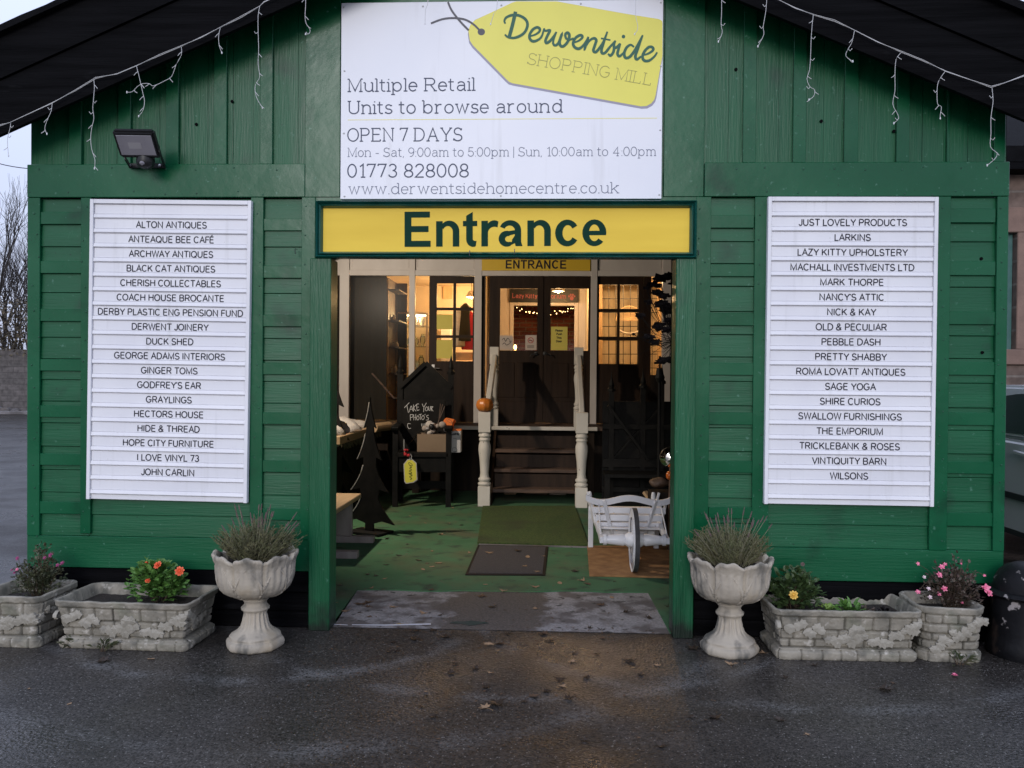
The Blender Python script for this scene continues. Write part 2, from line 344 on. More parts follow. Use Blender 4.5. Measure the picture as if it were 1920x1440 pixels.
def asphalt():
    m = bpy.data.materials.new('wet worn asphalt'); m.use_nodes = True; n = m.node_tree.nodes; L = m.node_tree.links
    b = n['Principled BSDF']; b.inputs['Specular IOR Level'].default_value = .33; t = n.new('ShaderNodeTexCoord'); P = t.outputs['Object']
    def nz(s, d=8): k = n.new('ShaderNodeTexNoise'); k.inputs['Scale'].default_value = s; k.inputs['Detail'].default_value = d; L.new(P, k.inputs['Vector']); return k.outputs['Fac']
    def rng(v, a, bb, c=0.0, d=1.0):
        k = n.new('ShaderNodeMapRange'); k.inputs[1].default_value = a; k.inputs[2].default_value = bb; k.inputs[3].default_value = c; k.inputs[4].default_value = d
        L.new(v, k.inputs[0]); return k.outputs[0]
    def mixc(f, a, bb):
        k = n.new('ShaderNodeMix'); k.data_type = 'RGBA'; L.new(f, k.inputs[0])
        for i, q in ((6, a), (7, bb)):
            if isinstance(q, tuple): k.inputs[i].default_value = (*q, 1)
            else: L.new(q, k.inputs[i])
        return k.outputs[2]
    def math(op, a, bb):
        k = n.new('ShaderNodeMath'); k.operation = op
        for i, q in ((0, a), (1, bb)):
            if isinstance(q, (int, float)): k.inputs[i].default_value = q
            else: L.new(q, k.inputs[i])
        return k.outputs[0]
    big = nz(.9, 5); mid = nz(7); fine = math('ADD', math('MULTIPLY', nz(95, 3), .62), math('MULTIPLY', nz(38, 2), .38))
    c = mixc(rng(fine, .38, .64), (.009, .0080, .0072), (.064, .057, .051))
    c = mixc(rng(math('ADD', math('MULTIPLY', big, .75), math('MULTIPLY', nz(3.5, 4), .25)), .44, .58), c, mixc(rng(fine, .40, .62), (.020, .0178, .0162), (.094, .085, .077)))
    vo = n.new('ShaderNodeTexVoronoi'); vo.inputs['Scale'].default_value = 62; L.new(P, vo.inputs['Vector'])
    chips = math('MULTIPLY', rng(vo.outputs['Distance'], .26, .16), rng(nz(34, 2), .50, .56))
    c = mixc(math('MULTIPLY', chips, .8), c, (.27, .26, .245))
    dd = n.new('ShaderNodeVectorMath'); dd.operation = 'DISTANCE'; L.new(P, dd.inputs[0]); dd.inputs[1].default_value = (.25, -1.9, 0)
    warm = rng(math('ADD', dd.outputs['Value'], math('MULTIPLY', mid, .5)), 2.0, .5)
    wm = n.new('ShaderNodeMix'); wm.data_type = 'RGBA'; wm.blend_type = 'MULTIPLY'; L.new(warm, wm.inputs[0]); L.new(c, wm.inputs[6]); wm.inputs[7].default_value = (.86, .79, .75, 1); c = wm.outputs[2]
    # pale tyre swept arcs of grit and a brown patch painting the warm lamp reflection
    def arc(cx, cy, rad, w, st):
        d = n.new('ShaderNodeVectorMath'); d.operation = 'DISTANCE'; L.new(P, d.inputs[0]); d.inputs[1].default_value = (cx, cy, 0)
        k = math('ABSOLUTE', math('SUBTRACT', math('ADD', d.outputs['Value'], math('MULTIPLY', mid, .12)), rad+.06), 0)
        return math('MULTIPLY', math('MULTIPLY', rng(k, w, 0), rng(nz(3.3, 3), .40, .60)), st)
    for a in ((-1.75, .55, 1.45, .10, .6), (-.2, 1.0, 2.05, .07, .45), (1.4, .9, 2.0, .09, .4), (-1.3, .9, 2.6, .12, .35)):
        c = mixc(math('MULTIPLY', arc(*a), rng(fine, .40, .55)), c, (.20, .20, .20))
    d = n.new('ShaderNodeVectorMath'); d.operation = 'DISTANCE'; L.new(P, d.inputs[0]); d.inputs[1].default_value = (.18, -.62, 0)
    warm_reflect = math('MULTIPLY', rng(math('ADD', d.outputs['Value'], math('MULTIPLY', mid, .7)), 1.0, .40), rng(fine, .3, .6, .35, .9))
    c = mixc(math('MULTIPLY', warm_reflect, .22), c, (.125, .085, .055))
    L.new(c, b.inputs['Base Color'])
    wet = rng(nz(1.1, 4), .40, .62)
    L.new(rng(wet, 0, 1, .60, .26), b.inputs['Roughness'])
    bp = n.new('ShaderNodeBump'); bp.inputs['Strength'].default_value = .8; bp.inputs['Distance'].default_value = .006
    L.new(math('ADD', math('MULTIPLY', fine, .7), math('MULTIPLY', vo.outputs['Distance'], .5)), bp.inputs['Height']); L.new(bp.outputs[0], b.inputs['Normal'])
    return m
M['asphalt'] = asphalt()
def slab():
    m = bpy.data.materials.new('patchy worn concrete'); m.use_nodes = True; n = m.node_tree.nodes; L = m.node_tree.links; b = n['Principled BSDF']; t = n.new('ShaderNodeTexCoord'); P = t.outputs['Object']
    def nz(s, d=8, o=0):
        k = n.new('ShaderNodeTexNoise'); k.inputs['Scale'].default_value = s; k.inputs['Detail'].default_value = d; mp = n.new('ShaderNodeMapping'); mp.inputs['Location'].default_value = (o, o*.7, 0); L.new(P, mp.inputs[0]); L.new(mp.outputs[0], k.inputs['Vector']); return k.outputs['Fac']
    def rng(v, a, c):
        k = n.new('ShaderNodeMapRange'); k.inputs[1].default_value = a; k.inputs[2].default_value = c; L.new(v, k.inputs[0]); return k.outputs[0]
    def mix(f, a, c):
        k = n.new('ShaderNodeMix'); k.data_type = 'RGBA'; L.new(f, k.inputs[0])
        for i, q in ((6, a), (7, c)):
            if isinstance(q, tuple): k.inputs[i].default_value = (*q, 1)
            else: L.new(q, k.inputs[i])
        return k.outputs[2]
    def M2(op, a, c):
        k = n.new('ShaderNodeMath'); k.operation = op
        for i, q in ((0, a), (1, c)):
            if isinstance(q, (int, float)): k.inputs[i].default_value = q
            else: L.new(q, k.inputs[i])
        return k.outputs[0]
    c = mix(rng(nz(60, 4), .35, .65), (.22, .205, .20), (.34, .322, .316))
    c = mix(rng(nz(5, 8, 2), .47, .58), c, (.12, .106, .10))
    c = mix(rng(nz(14, 6, 5), .60, .66), c, (.055, .05, .047))
    s = n.new('ShaderNodeSeparateXYZ'); L.new(P, s.inputs[0])
    d = M2('ADD', M2('ABSOLUTE', M2('ADD', s.outputs[0], .36), 0), M2('MULTIPLY', nz(4, 6, 9), .9))
    c = mix(rng(d, .86, .78), c, mix(rng(nz(70, 4), .35, .65), (.075, .062, .052), (.13, .11, .095)))
    L.new(c, b.inputs['Base Color']); b.inputs['Roughness'].default_value = .75
    bp = n.new('ShaderNodeBump'); bp.inputs['Strength'].default_value = .5; bp.inputs['Distance'].default_value = .005; L.new(nz(70, 6), bp.inputs['Height']); L.new(bp.outputs[0], b.inputs['Normal'])
    return m
M['slab'] = slab()

# ------------------------------------------------------------------ stroke lettering (sans and thin slab serif drawn as ribbons)
def ribbon(mb, pts, w, y, fr, closed=False):
    # pts are (u, v) in letter space, fr = (origin, U, Vv) gives plane; y = lift toward the viewer
    O, U, Q = fr
    n = len(pts); L_, R_ = [], []
    for k in range(n):
        if closed: a, b = V(pts[(k-1) % n]), V(pts[(k+1) % n])
        else: a, b = V(pts[max(k-1, 0)]), V(pts[min(k+1, n-1)])
        c = V(pts[k]); d0 = c-a; d1 = b-c
        if d0.length < 1e-9: d0 = d1
        if d1.length < 1e-9: d1 = d0
        d0 = d0.normalized(); d1 = d1.normalized(); t = d0+d1
        if t.length < .35:
            t = d0 if t.length < 1e-3 else t
        t = t.normalized(); nn = V((-t.y, t.x)); m = max(.45, abs(nn.dot(V((-d0.y, d0.x)))))
        ww = w[k] if isinstance(w, list) else w
        L_.append(c+nn*(ww/2/m)); R_.append(c-nn*(ww/2/m))
    A = [mb.p(O+U*q.x+Q*q.y+V((0, -y-3e-5*i, 0))) for i, q in enumerate(L_)]; B = [mb.p(O+U*q.x+Q*q.y+V((0, -y-3e-5*i, 0))) for i, q in enumerate(R_)]
    for k in range(n if closed else n-1):
        j = (k+1) % n; mb.f.append([A[k], B[k], B[j], A[j]])
def A_(cx, cy, rx, ry, a0, a1): return ('a', cx, cy, rx, ry, a0, a1)
def expand(path):
    o = []
    for q in path:
        if q[0] == 'a':
            _, cx, cy, rx, ry, a0, a1 = q; n = max(4, int(abs(a1-a0)/16))
            for k in range(n+1):
                a = R(a0+(a1-a0)*k/n); o.append((cx+rx*cos(a), cy+ry*sin(a)))
        else: o.append(q)
    r = [o[0]]
    for q in o[1:]:
        if abs(q[0]-r[-1][0])+abs(q[1]-r[-1][1]) > 1e-4: r.append(q)
    return r
X = .70
ST = [(0, 0), (0, 1)]
G = {  # glyph: (width, strokes, serifs (x, y, left, right))
 'A': (.74, [[(0, 0), (.37, 1), (.74, 0)], [(.13, .36), (.61, .36)]], [(0, 0, .12, .14), (.74, 0, .14, .12)]),
 'B': (.62, [ST, [(0, 1), A_(.34, .76, .24, .24, 90, -90), (0, .52)], [(0, .52), A_(.36, .26, .26, .26, 90, -90), (0, 0)]], []),
 'C': (.72, [[A_(.38, .5, .38, .5, 42, 318)]], []),
 'D': (.70, [ST, [(0, 1), A_(.26, .5, .44, .5, 90, -90), (0, 0)]], [(0, 0, .13, 0), (0, 1, .13, 0)]),
 'E': (.58, [ST, [(0, 1), (.56, 1)], [(0, .53), (.52, .53)], [(0, 0), (.58, 0)]], [(0, 0, .13, 0), (0, 1, .13, 0), ('v', .56, 1, -.14), ('v', .58, 0, .14)]),
 'F': (.54, [ST, [(0, 1), (.54, 1)], [(0, .52), (.48, .52)]], []),
 'G': (.78, [[A_(.40, .5, .40, .5, 42, 328), (.76, .46), (.44, .46)]], []),
 'H': (.66, [ST, [(.66, 0), (.66, 1)], [(0, .53), (.66, .53)]], [(0, 0, .12, .12), (0, 1, .12, .12), (.66, 0, .12, .12), (.66, 1, .12, .12)]),
 'I': (.0, [ST], [(0, 0, .14, .14), (0, 1, .14, .14)]),
 'J': (.42, [[(.42, 1), (.42, .27), A_(.21, .24, .21, .24, 0, -175)]], []),
 'K': (.66, [ST, [(.62, 1), (0, .37)], [(.22, .59), (.66, 0)]], []),
 'L': (.52, [[(0, 1), (0, 0), (.52, 0)]], [(0, 1, .13, .13), (0, 0, .13, 0), ('v', .52, 0, .2)]),
 'M': (.80, [[(0, 0), (0, 1), (.40, .05), (.80, 1), (.80, 0)]], [(0, 0, .12, .12), (0, 1, .12, 0), (.8, 0, .12, .12), (.8, 1, 0, .12)]),
 'N': (.66, [[(0, 0), (0, 1), (.66, 0), (.66, 1)]], [(0, 0, .12, .12), (0, 1, .12, 0), (.66, 1, .12, .12)]),
 'O': (.82, [[A_(.41, .5, .41, .5, 90, 450)]], []),
 'P': (.60, [ST, [(0, 1), A_(.34, .735, .26, .265, 90, -90), (0, .47)]], [(0, 0, .12, .14), (0, 1, .12, 0)]),
 'Q': (.82, [[A_(.41, .5, .41, .5, 90, 450)], [(.50, .24), (.80, -.04)]], []),
 'R': (.66, [ST, [(0, 1), A_(.36, .74, .26, .26, 90, -90), (0, .48)], [(.34, .48), (.66, 0)]], [(0, 0, .12, .14), (0, 1, .12, 0), (.66, 0, .1, .12)]),
 'S': (.62, [[A_(.31, .745, .27, .255, 18, 270), A_(.31, .245, .31, .245, 90, -165)]], [('v', .58, .82, .16), ('v', .0, .18, -.16)]),
 'T': (.70, [[(.35, 0), (.35, 1)], [(0, 1), (.70, 1)]], []),
 'U': (.64, [[(0, 1), (0, .32), A_(.32, .32, .32, .32, 180, 360), (.64, 1)]], [(0, 1, .12, .12), (.64, 1, .12, .12)]),
 'V': (.72, [[(0, 1), (.36, 0), (.72, 1)]], []),
 'W': (1.02, [[(0, 1), (.25, 0), (.51, 1), (.77, 0), (1.02, 1)]], []),
 'X': (.68, [[(0, 1), (.68, 0)], [(0, 0), (.68, 1)]], []),
 'Y': (.72, [[(0, 1), (.36, .45), (.36, 0)], [(.72, 1), (.36, .45)]], [(0, 1, .1, .12), (.72, 1, .12, .1), (.36, 0, .13, .13)]),
 'Z': (.62, [[(.02, 1), (.62, 1), (0, 0), (.64, 0)]], []),
 '&': (.72, [[(.70, 0), (.20, .62), A_(.33, .80, .18, .19, 205, -35), (.12, .44), A_(.28, .25, .28, .25, 140, 330), (.66, .46)]], []),
 "'": (.0, [[(0, 1.02), (-.03, .80)]], []),
 '0': (.60, [[A_(.30, .5, .30, .5, 90, 450)]], []),
 '1': (.26, [[(.0, .82), (.22, 1), (.22, 0)]], [(.22, 0, .16, .16)]),
 '2': (.56, [[A_(.28, .72, .27, .28, 170, -32), (0, 0), (.58, 0)]], []),
 '3': (.56, [[A_(.27, .755, .24, .245, 160, -90), ], [A_(.27, .26, .28, .26, 90, -165)]], []),
 '4': (.62, [[(.45, 0), (.45, 1), (0, .30), (.62, .30)]], [(.45, 0, .13, .13)]),
 '5': (.56, [[(.52, 1), (.10, 1), (.05, .53), A_(.27, .31, .29, .31, 128, -165)]], []),
 '7': (.56, [[(0, 1), (.56, 1), (.20, 0)]], [('v', 0, 1, -.13)]),
 '8': (.58, [[A_(.29, .75, .24, .25, 90, 450)], [A_(.29, .25, .29, .25, 90, 450)]], []),
 '9': (.56, [[A_(.28, .69, .28, .31, 0, 360)], [(.56, .69), A_(.22, .55, .34, .55, 0, -105)]], []),
 'a': (.50, [[A_(.25, .48, .23, .22, 160, 0), (.48, 0)], [(.48, .41), (.22, .41), A_(.2, .205, .2, .205, 90, 270), (.26, 0), (.48, .17)]], [(.48, 0, 0, .11)]),
 'b': (.56, [ST, [A_(.28, .35, .28, .35, 180, -180)]], [(0, 1, .13, 0)]),
 'c': (.50, [[A_(.27, .35, .27, .35, 42, 318)]], [('v', .47, .56, .12)]),
 'd': (.56, [[(.56, 0), (.56, 1)], [A_(.28, .35, .28, .35, 0, 360)]], [(.56, 1, .13, 0), (.56, 0, 0, .12)]),
 'e': (.54, [[(0, .37), (.54, .37), A_(.27, .35, .27, .35, 3, 318)]], []),
 'f': (.3, [[(.1, 0), (.1, .8), A_(.28, .8, .18, .2, 180, 80)], [(-.04, X), (.28, X)]], []),
 'g': (.54, [[A_(.27, .35, .27, .35, 0, 360)], [(.54, X), (.54, 0), A_(.27, -.06, .27, .2, 0, -160)]], []),
 'h': (.50, [ST, [(0, .42), A_(.25, .45, .25, .25, 180, 0), (.50, 0)]], [(0, 1, .13, 0), (0, 0, .12, .12), (.5, 0, .12, .12)]),
 'i': (.0, [[(0, 0), (0, X)], [(0, .90), (0, .99)]], [(0, X, .13, 0), (0, 0, .13, .13)]),
 'k': (.50, [ST, [(.46, X), (0, .28)], [(.17, .42), (.5, 0)]], [(0, 1, .13, 0), (0, 0, .12, .1), (.46, X, .12, .1), (.5, 0, .1, .1)]),
 'l': (.0, [ST], [(0, 1, .13, 0), (0, 0, .13, .13)]),
 'm': (.84, [[(0, 0), (0, X)], [(0, .42), A_(.21, .47, .21, .23, 180, 0), (.42, 0)], [(.42, .42), A_(.63, .47, .21, .23, 180, 0), (.84, 0)]], [(0, X, .12, 0), (0, 0, .11, .11), (.42, 0, .11, .11), (.84, 0, .11, .11)]),
 'n': (.50, [[(0, 0), (0, X)], [(0, .42), A_(.25, .45, .25, .25, 180, 0), (.50, 0)]], [(0, X, .12, 0), (0, 0, .12, .12), (.5, 0, .12, .12)]),
 'o': (.56, [[A_(.28, .35, .28, .35, 90, 450)]], []),
 'p': (.56, [[(0, -.27), (0, X)], [A_(.28, .35, .28, .35, 180, -180)]], [(0, X, .12, 0), (0, -.27, .13, .14)]),
 'r': (.34, [[(0, 0), (0, X)], [(0, .38), A_(.26, .42, .26, .28, 180, 70)]], [(0, X, .12, 0), (0, 0, .12, .14)]),
 's': (.44, [[A_(.22, .525, .19, .175, 18, 270), A_(.22, .175, .22, .175, 90, -165)]], [('v', .41, .59, .1), ('v', 0, .11, -.1)]),
 't': (.34, [[(.10, .95), (.10, .17), A_(.26, .17, .16, .17, 180, 300)], [(-.06, X), (.32, X)]], []),
 'u': (.50, [[(0, X), (0, .24), A_(.25, .25, .25, .25, 180, 360), (.50, X)], [(.50, X), (.50, 0)]], [(0, X, .12, 0), (.5, X, .12, 0), (.5, 0, 0, .12)]),
 'w': (.78, [[(0, X), (.20, 0), (.39, X), (.58, 0), (.78, X)]], [(0, X, .1, .1), (.78, X, .1, .1)]),
 'y': (.50, [[(0, X), (.26, .02)], [(.50, X), (.20, -.16), (.05, -.26)]], []),
 'z': (.46, [[(.02, X), (.46, X), (0, 0), (.48, 0)]], []), 'v': (.5, [[(0, X), (.25, 0), (.5, X)]], []), 'x': (.5, [[(0, X), (.5, 0)], [(0, 0), (.5, X)]], []),
 '.': (.04, [[(0, 0), (.09, 0)]], []), ',': (.06, [[(.05, .04), (-.02, -.14)]], []), ':': (.06, [[(0, .02), (.08, .02)], [(0, .55), (.08, .55)]], []),
 '-': (.34, [[(0, .36), (.34, .36)]], []), '|': (.0, [[(0, -.2), (0, 1.08)]], []), '!': (0, [[(0, 1), (0, .28)], [(0, 0), (0, .1)]], []),
}
G['É'] = (G['E'][0], G['E'][1] + [[(.2, 1.12), (.38, 1.30)]], [])
def layout(s, gap, space=.36, slab=False):
    x = 0; o = []
    for ch in s:
        if ch == ' ': x += space; continue
        if not slab and ch in 'BDEFHIKLMNPRU': x += .05
        w = G[ch][0]; e = .12 if (slab and any(q[0] != 'v' for q in G[ch][2])) else 0
        x += e*.55; o.append((ch, x)); x += w+gap+e*.55+(.05 if not slab and ch in 'HIMNU' else -.06 if not slab and ch in 'LTYVAWF' else 0)
    return o, x-gap
def text(mb, s, O, U, Q, h, w, gap=.24, slab=False, width=None, y=0.0, italic=0, sx=None, align='l', space=.36):
    """O baseline start, U and Q unit vectors, h cap height, w stroke width (both metres); width squeezes the line to fit"""
    lay, tot = layout(s, gap, space, slab)
    hh = h-w                                              # skeleton height
    if sx is None: sx = 1.0 if width is None else (width-w)/(tot*hh)
    if align == 'c': O = O - U*(tot*hh*sx/2)
    k = 0
    for ch, x in lay:
        _, strokes, ser = G[ch]
        paths = [expand(p) for p in strokes]
        if slab:
            for q in ser:
                paths.append([(q[1], q[2]), (q[1], q[2]+q[3])] if q[0] == 'v' else [(q[0]-q[2], q[1]), (q[0]+q[3], q[1])])
        for p in paths:
            q = [((x+a+italic*b)*hh*sx+w/2, b*hh+w/2) for a, b in p]
            cl = len(q) > 8 and (V(q[0])-V(q[-1])).length < .02*hh
            if cl: q = q[:-1]
            k += 1
            ribbon(mb, q, w, y+.00012*(k % 7), (O, U, Q), cl)
    return tot*hh*sx
def frame_px(p0, p1, Y):                                  # baseline start / end pixel on the plane Y
    a, b = at(*p0, Y), at(*p1, Y); U = (b-a); L = U.length; U = U/L
    Q = V((-U.z, 0, U.x)); return a, U, Q, L
def text_px(mb, s, p0, p1, hpx, wpx, Y, slab=False, gap=.24, y=0.0, italic=0, space=.36):
    O, U, Q, L = frame_px(p0, p1, Y); sc = (at(960, 700, Y)-at(961, 700, Y)).length
    text(mb, s, O, U, Q, hpx*sc, wpx*sc, gap, slab, L, y, italic, space=space)
def smooth_curve(P, n=6):
    P = [V(p) for p in P]; o = []
    for k in range(len(P)-1):
        a, b, c, d = P[max(k-1, 0)], P[k], P[k+1], P[min(k+2, len(P)-1)]
        for j in range(n):
            t = j/n
            o.append(.5*((2*b)+(c-a)*t+(2*a-5*b+4*c-d)*t*t+(3*b-a-3*c+d)*t**3))
    return o+[P[-1]]
def strokes_px(mb, paths, Y, wpx, y=0.0, sm=True, taper=.6):   # free hand strokes traced on a flat printed panel
    sc = (at(960, 700, Y)-at(961, 700, Y)).length
    for i, p in enumerate(paths):
        q = [at(a, b, Y) for a, b in p]; q = [(c.x, c.z) for c in q]
        if sm and len(q) > 2: q = [tuple(c) for c in smooth_curve(q)]
        n = len(q); w = [wpx*sc*(1 if taper is None else (taper+(1-taper)*min(1, 4*min(k, n-1-k)/max(1, n-1)))) for k in range(n)]
        ribbon(mb, q, w, y+.0001*(i % 7), (V((0, Y, 0)), V((1, 0, 0)), V((0, 0, 1))))
def flat_px(mb, pts, Y, y=0.0):
    mb.face([at(a, b, Y)+V((0, -y, 0)) for a, b in pts])

# heavy grotesque letters for the Entrance boards: solid pieces (polygons and thick arcs), cap height 1
def arcpiece(o, i, a0, a1): return ('r', o, i, a0, a1)
def Pg(*p): return ('p', p)
GB = {
 'E': (.93, [Pg((.10, 0), (.30, 0), (.30, 1), (.10, 1)), Pg((.30, .83), (.84, .83), (.84, 1), (.30, 1)), Pg((.30, .42), (.80, .42), (.80, .59), (.30, .59)), Pg((.30, 0), (.86, 0), (.86, .17), (.30, .17))]),
 'N': (1.0, [Pg((.10, 0), (.29, 0), (.29, 1), (.10, 1)), Pg((.71, 0), (.90, 0), (.90, 1), (.71, 1)), Pg((.29, 1), (.29, .68), (.71, 0), (.71, .32))]),
 'T': (.85, [Pg((.325, 0), (.525, 0), (.525, .83), (.325, .83)), Pg((.03, .83), (.82, .83), (.82, 1), (.03, 1))]),
 'R': (1.0, [Pg((.10, 0), (.30, 0), (.30, 1), (.10, 1)), Pg((.30, .83), (.62, .83), (.62, 1), (.30, 1)), Pg((.30, .415), (.62, .415), (.62, .58), (.30, .58)), arcpiece((.60, .7075, .285, .2925), (.60, .705, .085, .125), -90, 90), Pg((.42, .415), (.60, .415), (.98, 0), (.75, 0))]),
 'A': (1.0, [Pg((.0, 0), (.215, 0), (.50, .78), (.50, 1), (.385, 1)), Pg((1.0, 0), (.785, 0), (.50, .78), (.50, 1), (.615, 1)), Pg((.26, .22), (.74, .22), (.68, .385), (.32, .385))]),
 'C': (1.0, [arcpiece((.52, .5, .455, .515), (.53, .5, .25, .335), 40, 320)]),
 'n': (.85, [Pg((.09, 0), (.28, 0), (.28, .725), (.09, .725)), Pg((.575, 0), (.765, 0), (.765, .44), (.575, .44)), arcpiece((.475, .435, .29, .302), (.43, .42, .145, .165), 0, 152)]),
 't': (.465, [Pg((.115, .20), (.305, .20), (.305, .98), (.115, .87)), Pg((.02, .575), (.115, .575), (.115, .725), (.02, .725)), Pg((.305, .575), (.435, .575), (.435, .725), (.305, .725)), arcpiece((.315, .205, .20, .217), (.385, .21, .08, .055), 180, 292)]),
 'r': (.55, [Pg((.09, 0), (.28, 0), (.28, .725), (.09, .725)), arcpiece((.46, .42, .26, .317), (.47, .38, .19, .175), 62, 170)]),
 'a': (.78, [Pg((.505, .10), (.69, .12), (.69, .46), (.505, .46)), arcpiece((.375, .455, .315, .282), (.355, .45, .15, .135), 0, 160), Pg((.505, .455), (.505, .345), (.33, .30), (.27, .42)), arcpiece((.275, .213, .235, .225), (.325, .205, .10, .085), 75, 300), Pg((.30, -.008), (.33, .12), (.42, .12), (.54, .10)), Pg((.42, .12), (.43, .19), (.505, .30), (.505, .10)), Pg((.505, .10), (.53, .0), (.73, .0), (.69, .12))]),
 'c': (.78, [arcpiece((.385, .3625, .345, .378), (.405, .3625, .155, .225), 33, 327)]),
 'e': (.78, [arcpiece((.385, .3625, .345, .378), (.385, .3625, .155, .235), -6, 318), Pg((.23, .295), (.722, .295), (.722, .42), (.23, .42))]),
}
def bold_px(mb, s, p0, p1, hpx, Y, y=0.0):
    O, U, Q, L = frame_px(p0, p1, Y); sc = (at(960, 700, Y)-at(961, 700, Y)).length; h = hpx*sc
    tot = sum(GB[c][0] for c in s)-.17; sx = L/(tot*h); x = -.09; k = 0
    put = lambda a, b, l: mb.p(O+U*((x+a)*h*sx)+Q*(b*h)+V((0, -y-.0003*l, 0)))
    for c in s:
        w, pcs = GB[c]
        for pc in pcs:
            k += 1; l = k % 5
            if pc[0] == 'p': mb.f.append([put(a, b, l) for a, b in pc[1]])
            else:
                _, o, i, a0, a1 = pc; n = 24; ro = []; ri = []
                for j in range(n+1):
                    t = R(a0+(a1-a0)*j/n); ro.append(put(o[0]+o[2]*cos(t), o[1]+o[3]*sin(t), l)); ri.append(put(i[0]+i[2]*cos(t), i[1]+i[3]*sin(t), l))
                for j in range(n): mb.f.append([ro[j], ro[j+1], ri[j+1], ri[j]])
        x += w

# ------------------------------------------------------------------ ground
rnd = random.Random(7)
mb = MB(); mb.face([(-150, -60, 0), (150, -60, 0), (150, 220, 0), (-150, 220, 0)])
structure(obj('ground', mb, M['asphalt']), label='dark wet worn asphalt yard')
YS = 6.6                                   # plane of the inner shop front
ZP = .926                                  # its raised floor
XL, XR = at(52, 700).x, at(1886, 700).x
def fx(px, py=700, Y=0.0): return at(px, py, Y).x
def fz(py, px=960, Y=0.0): return at(px, py, Y).z
def boxpx(mb, x0, y0, x1, y1, ya, yb, Y=None):       # box whose front face (plane ya) fills a pixel rectangle
    Y = ya if Y is None else Y
    a, b = at(x0, y0, Y), at(x1, y1, Y); c, d = at(x1, y0, Y), at(x0, y1, Y)
    return mb.box((a.x+d.x)/2, (b.x+c.x)/2, ya, yb, (b.z+d.z)/2, (a.z+c.z)/2)

# ------------------------------------------------------------------ the green timber entrance shed
shed = thing('entrance_shed', 'green painted timber entrance porch with black gabled roof and wide open doorway', 'building', (0, 0, 0))
ZB = (fz(371, 52)+fz(368, 1887))/2         # under side of the flat band
ZT = fz(308, 500); Z0 = .36                # top of band, bottom of green boards
DL, DR, DT = fx(622, 900), fx(1262, 900), fz(478)
# roof line: lower edge of the bargeboards
YB = -.22
a, b = at(0, 262, YB), at(567, 0, YB); c, d = at(1437, 30, YB), at(1890, 214, YB)
mL = (b.z-a.z)/(b.x-a.x); mR = (d.z-c.z)/(d.x-c.x); mm = (mL-mR)/2
cL = ((a.z-mm*a.x)+(b.z-mm*b.x))/2; cR = ((c.z+mm*c.x)+(d.z+mm*d.x))/2
XA = (cR-cL)/(2*mm); ZA = cL+mm*XA         # apex of that line
def eave(x): return ZA-mm*abs(x-XA)
XE0, XE1 = XL-.62, XR+.62
H1, H2 = .33, .25
def band_prism(mb, x0, x1, lo, hi, y0, y1, jit=0.0):
    n = 24; pts = []
    for k in range(n+1):
        x = x0+(x1-x0)*k/n; pts.append((x, y0, eave(x)+lo))
    up = []
    for k in range(n+1):
        x = x0+(x1-x0)*k/n; up.append((x, y0, eave(x)+hi+jit*mnoise.noise((x*3.1, y0, 1.7))))
    for k in range(n):
        mb.prism([pts[k], pts[k+1], up[k+1], up[k]], (0, y1-y0, 0))
for (x0, x1) in ((XE0, XA), (XA, XE1)):
    mb = MB(); band_prism(mb, max(x0, XL-.03), min(x1, XR+.03), .19, H1+H2, YB+.004, 10.2); obj('roof_slope', mb, M['roof'], shed)
    mb = MB(); band_prism(mb, x0, x1, 0, H1-.006, YB-.03, YB); obj('bargeboard', mb, M['black_wood'], shed)
    mb = MB(); band_prism(mb, x0, x1, H1, H1+H2, YB-.045, YB); obj('bargeboard', mb, M['black_wood'], shed)
    mb = MB(); band_prism(mb, max(x0, XL-.06), min(x1, XR+.06), H1+H2+.002, H1+H2+.05, YB+.005, 10.2, .03); band_prism(mb, x0, x1, H1+H2+.002, H1+H2+.05, YB-.09, YB+.004, .03); obj('roof_covering', mb, M['roof'], shed)
# gable boarding: individual planks up to the roof
def gable_board(mb, x0, x1, y0, y1, z0):
    e = .195
    mb.prism([(x0, y0, z0), (x1, y0, z0), (x1, y0, eave(x1)+e), (x0, y0, eave(x0)+e)], (0, y1-y0, 0))
mb = MB(); x = XL+.004
while x < XR-.01:
    w = rnd.choice((.128, .15, .145, .16)); x1 = min(x+w-.002, XR-.004)
    if not (x < XA < x1): gable_board(mb, x, x1, .022+rnd.uniform(-.002, .002), .06, ZT-.05)
    else: gable_board(mb, x, XA, .022, .06, ZT-.05); gable_board(mb, XA, x1, .022, .06, ZT-.05)
    x += w
obj('gable_boarding', mb, M['green_v'], shed)
mb = MB(); gable_board(mb, XL+.002, XA, .062, .12, DT+.1); gable_board(mb, XA, XR-.002, .062, .12, DT+.1); obj('gable_lining', mb, M['inner_wood'], shed)
for u, v in ((130, 153), (222, 245), (311, 335), (401, 425), (488, 511), (1393, 1417), (1487, 1511), (1583, 1609), (1681, 1705), (1776, 1781), (1864, 1885)):
    mb = MB(); gable_board(mb, fx(u, 250), fx(v, 250), -.004+rnd.uniform(-.002, .002), .021, ZT+.001); obj('gable_batten', mb, M['green_flat'], shed, bevel=.002)
for u, v in ((573, 638), (1245, 1320)):
    mb = MB(); gable_board(mb, fx(u, 250), fx(v, 250), -.006, .021, ZB+.001); obj('flat_panel', mb, M['green_flat'], shed, bevel=.002)
mb = MB(); gable_board(mb, fx(639, 250), fx(1244, 250), .012, .021, ZB); obj('flat_panel', mb, M['green_flat'], shed)
for u, v in ((52, 572.5), (1320.5, 1887)):
    mb = MB(); mb.box(fx(u, 340) if u > 60 else XL, fx(v, 340) if v < 1880 else XR, -.012, .020, ZB, ZT); obj('band_board', mb, M['green_flat'], shed, bevel=.003)
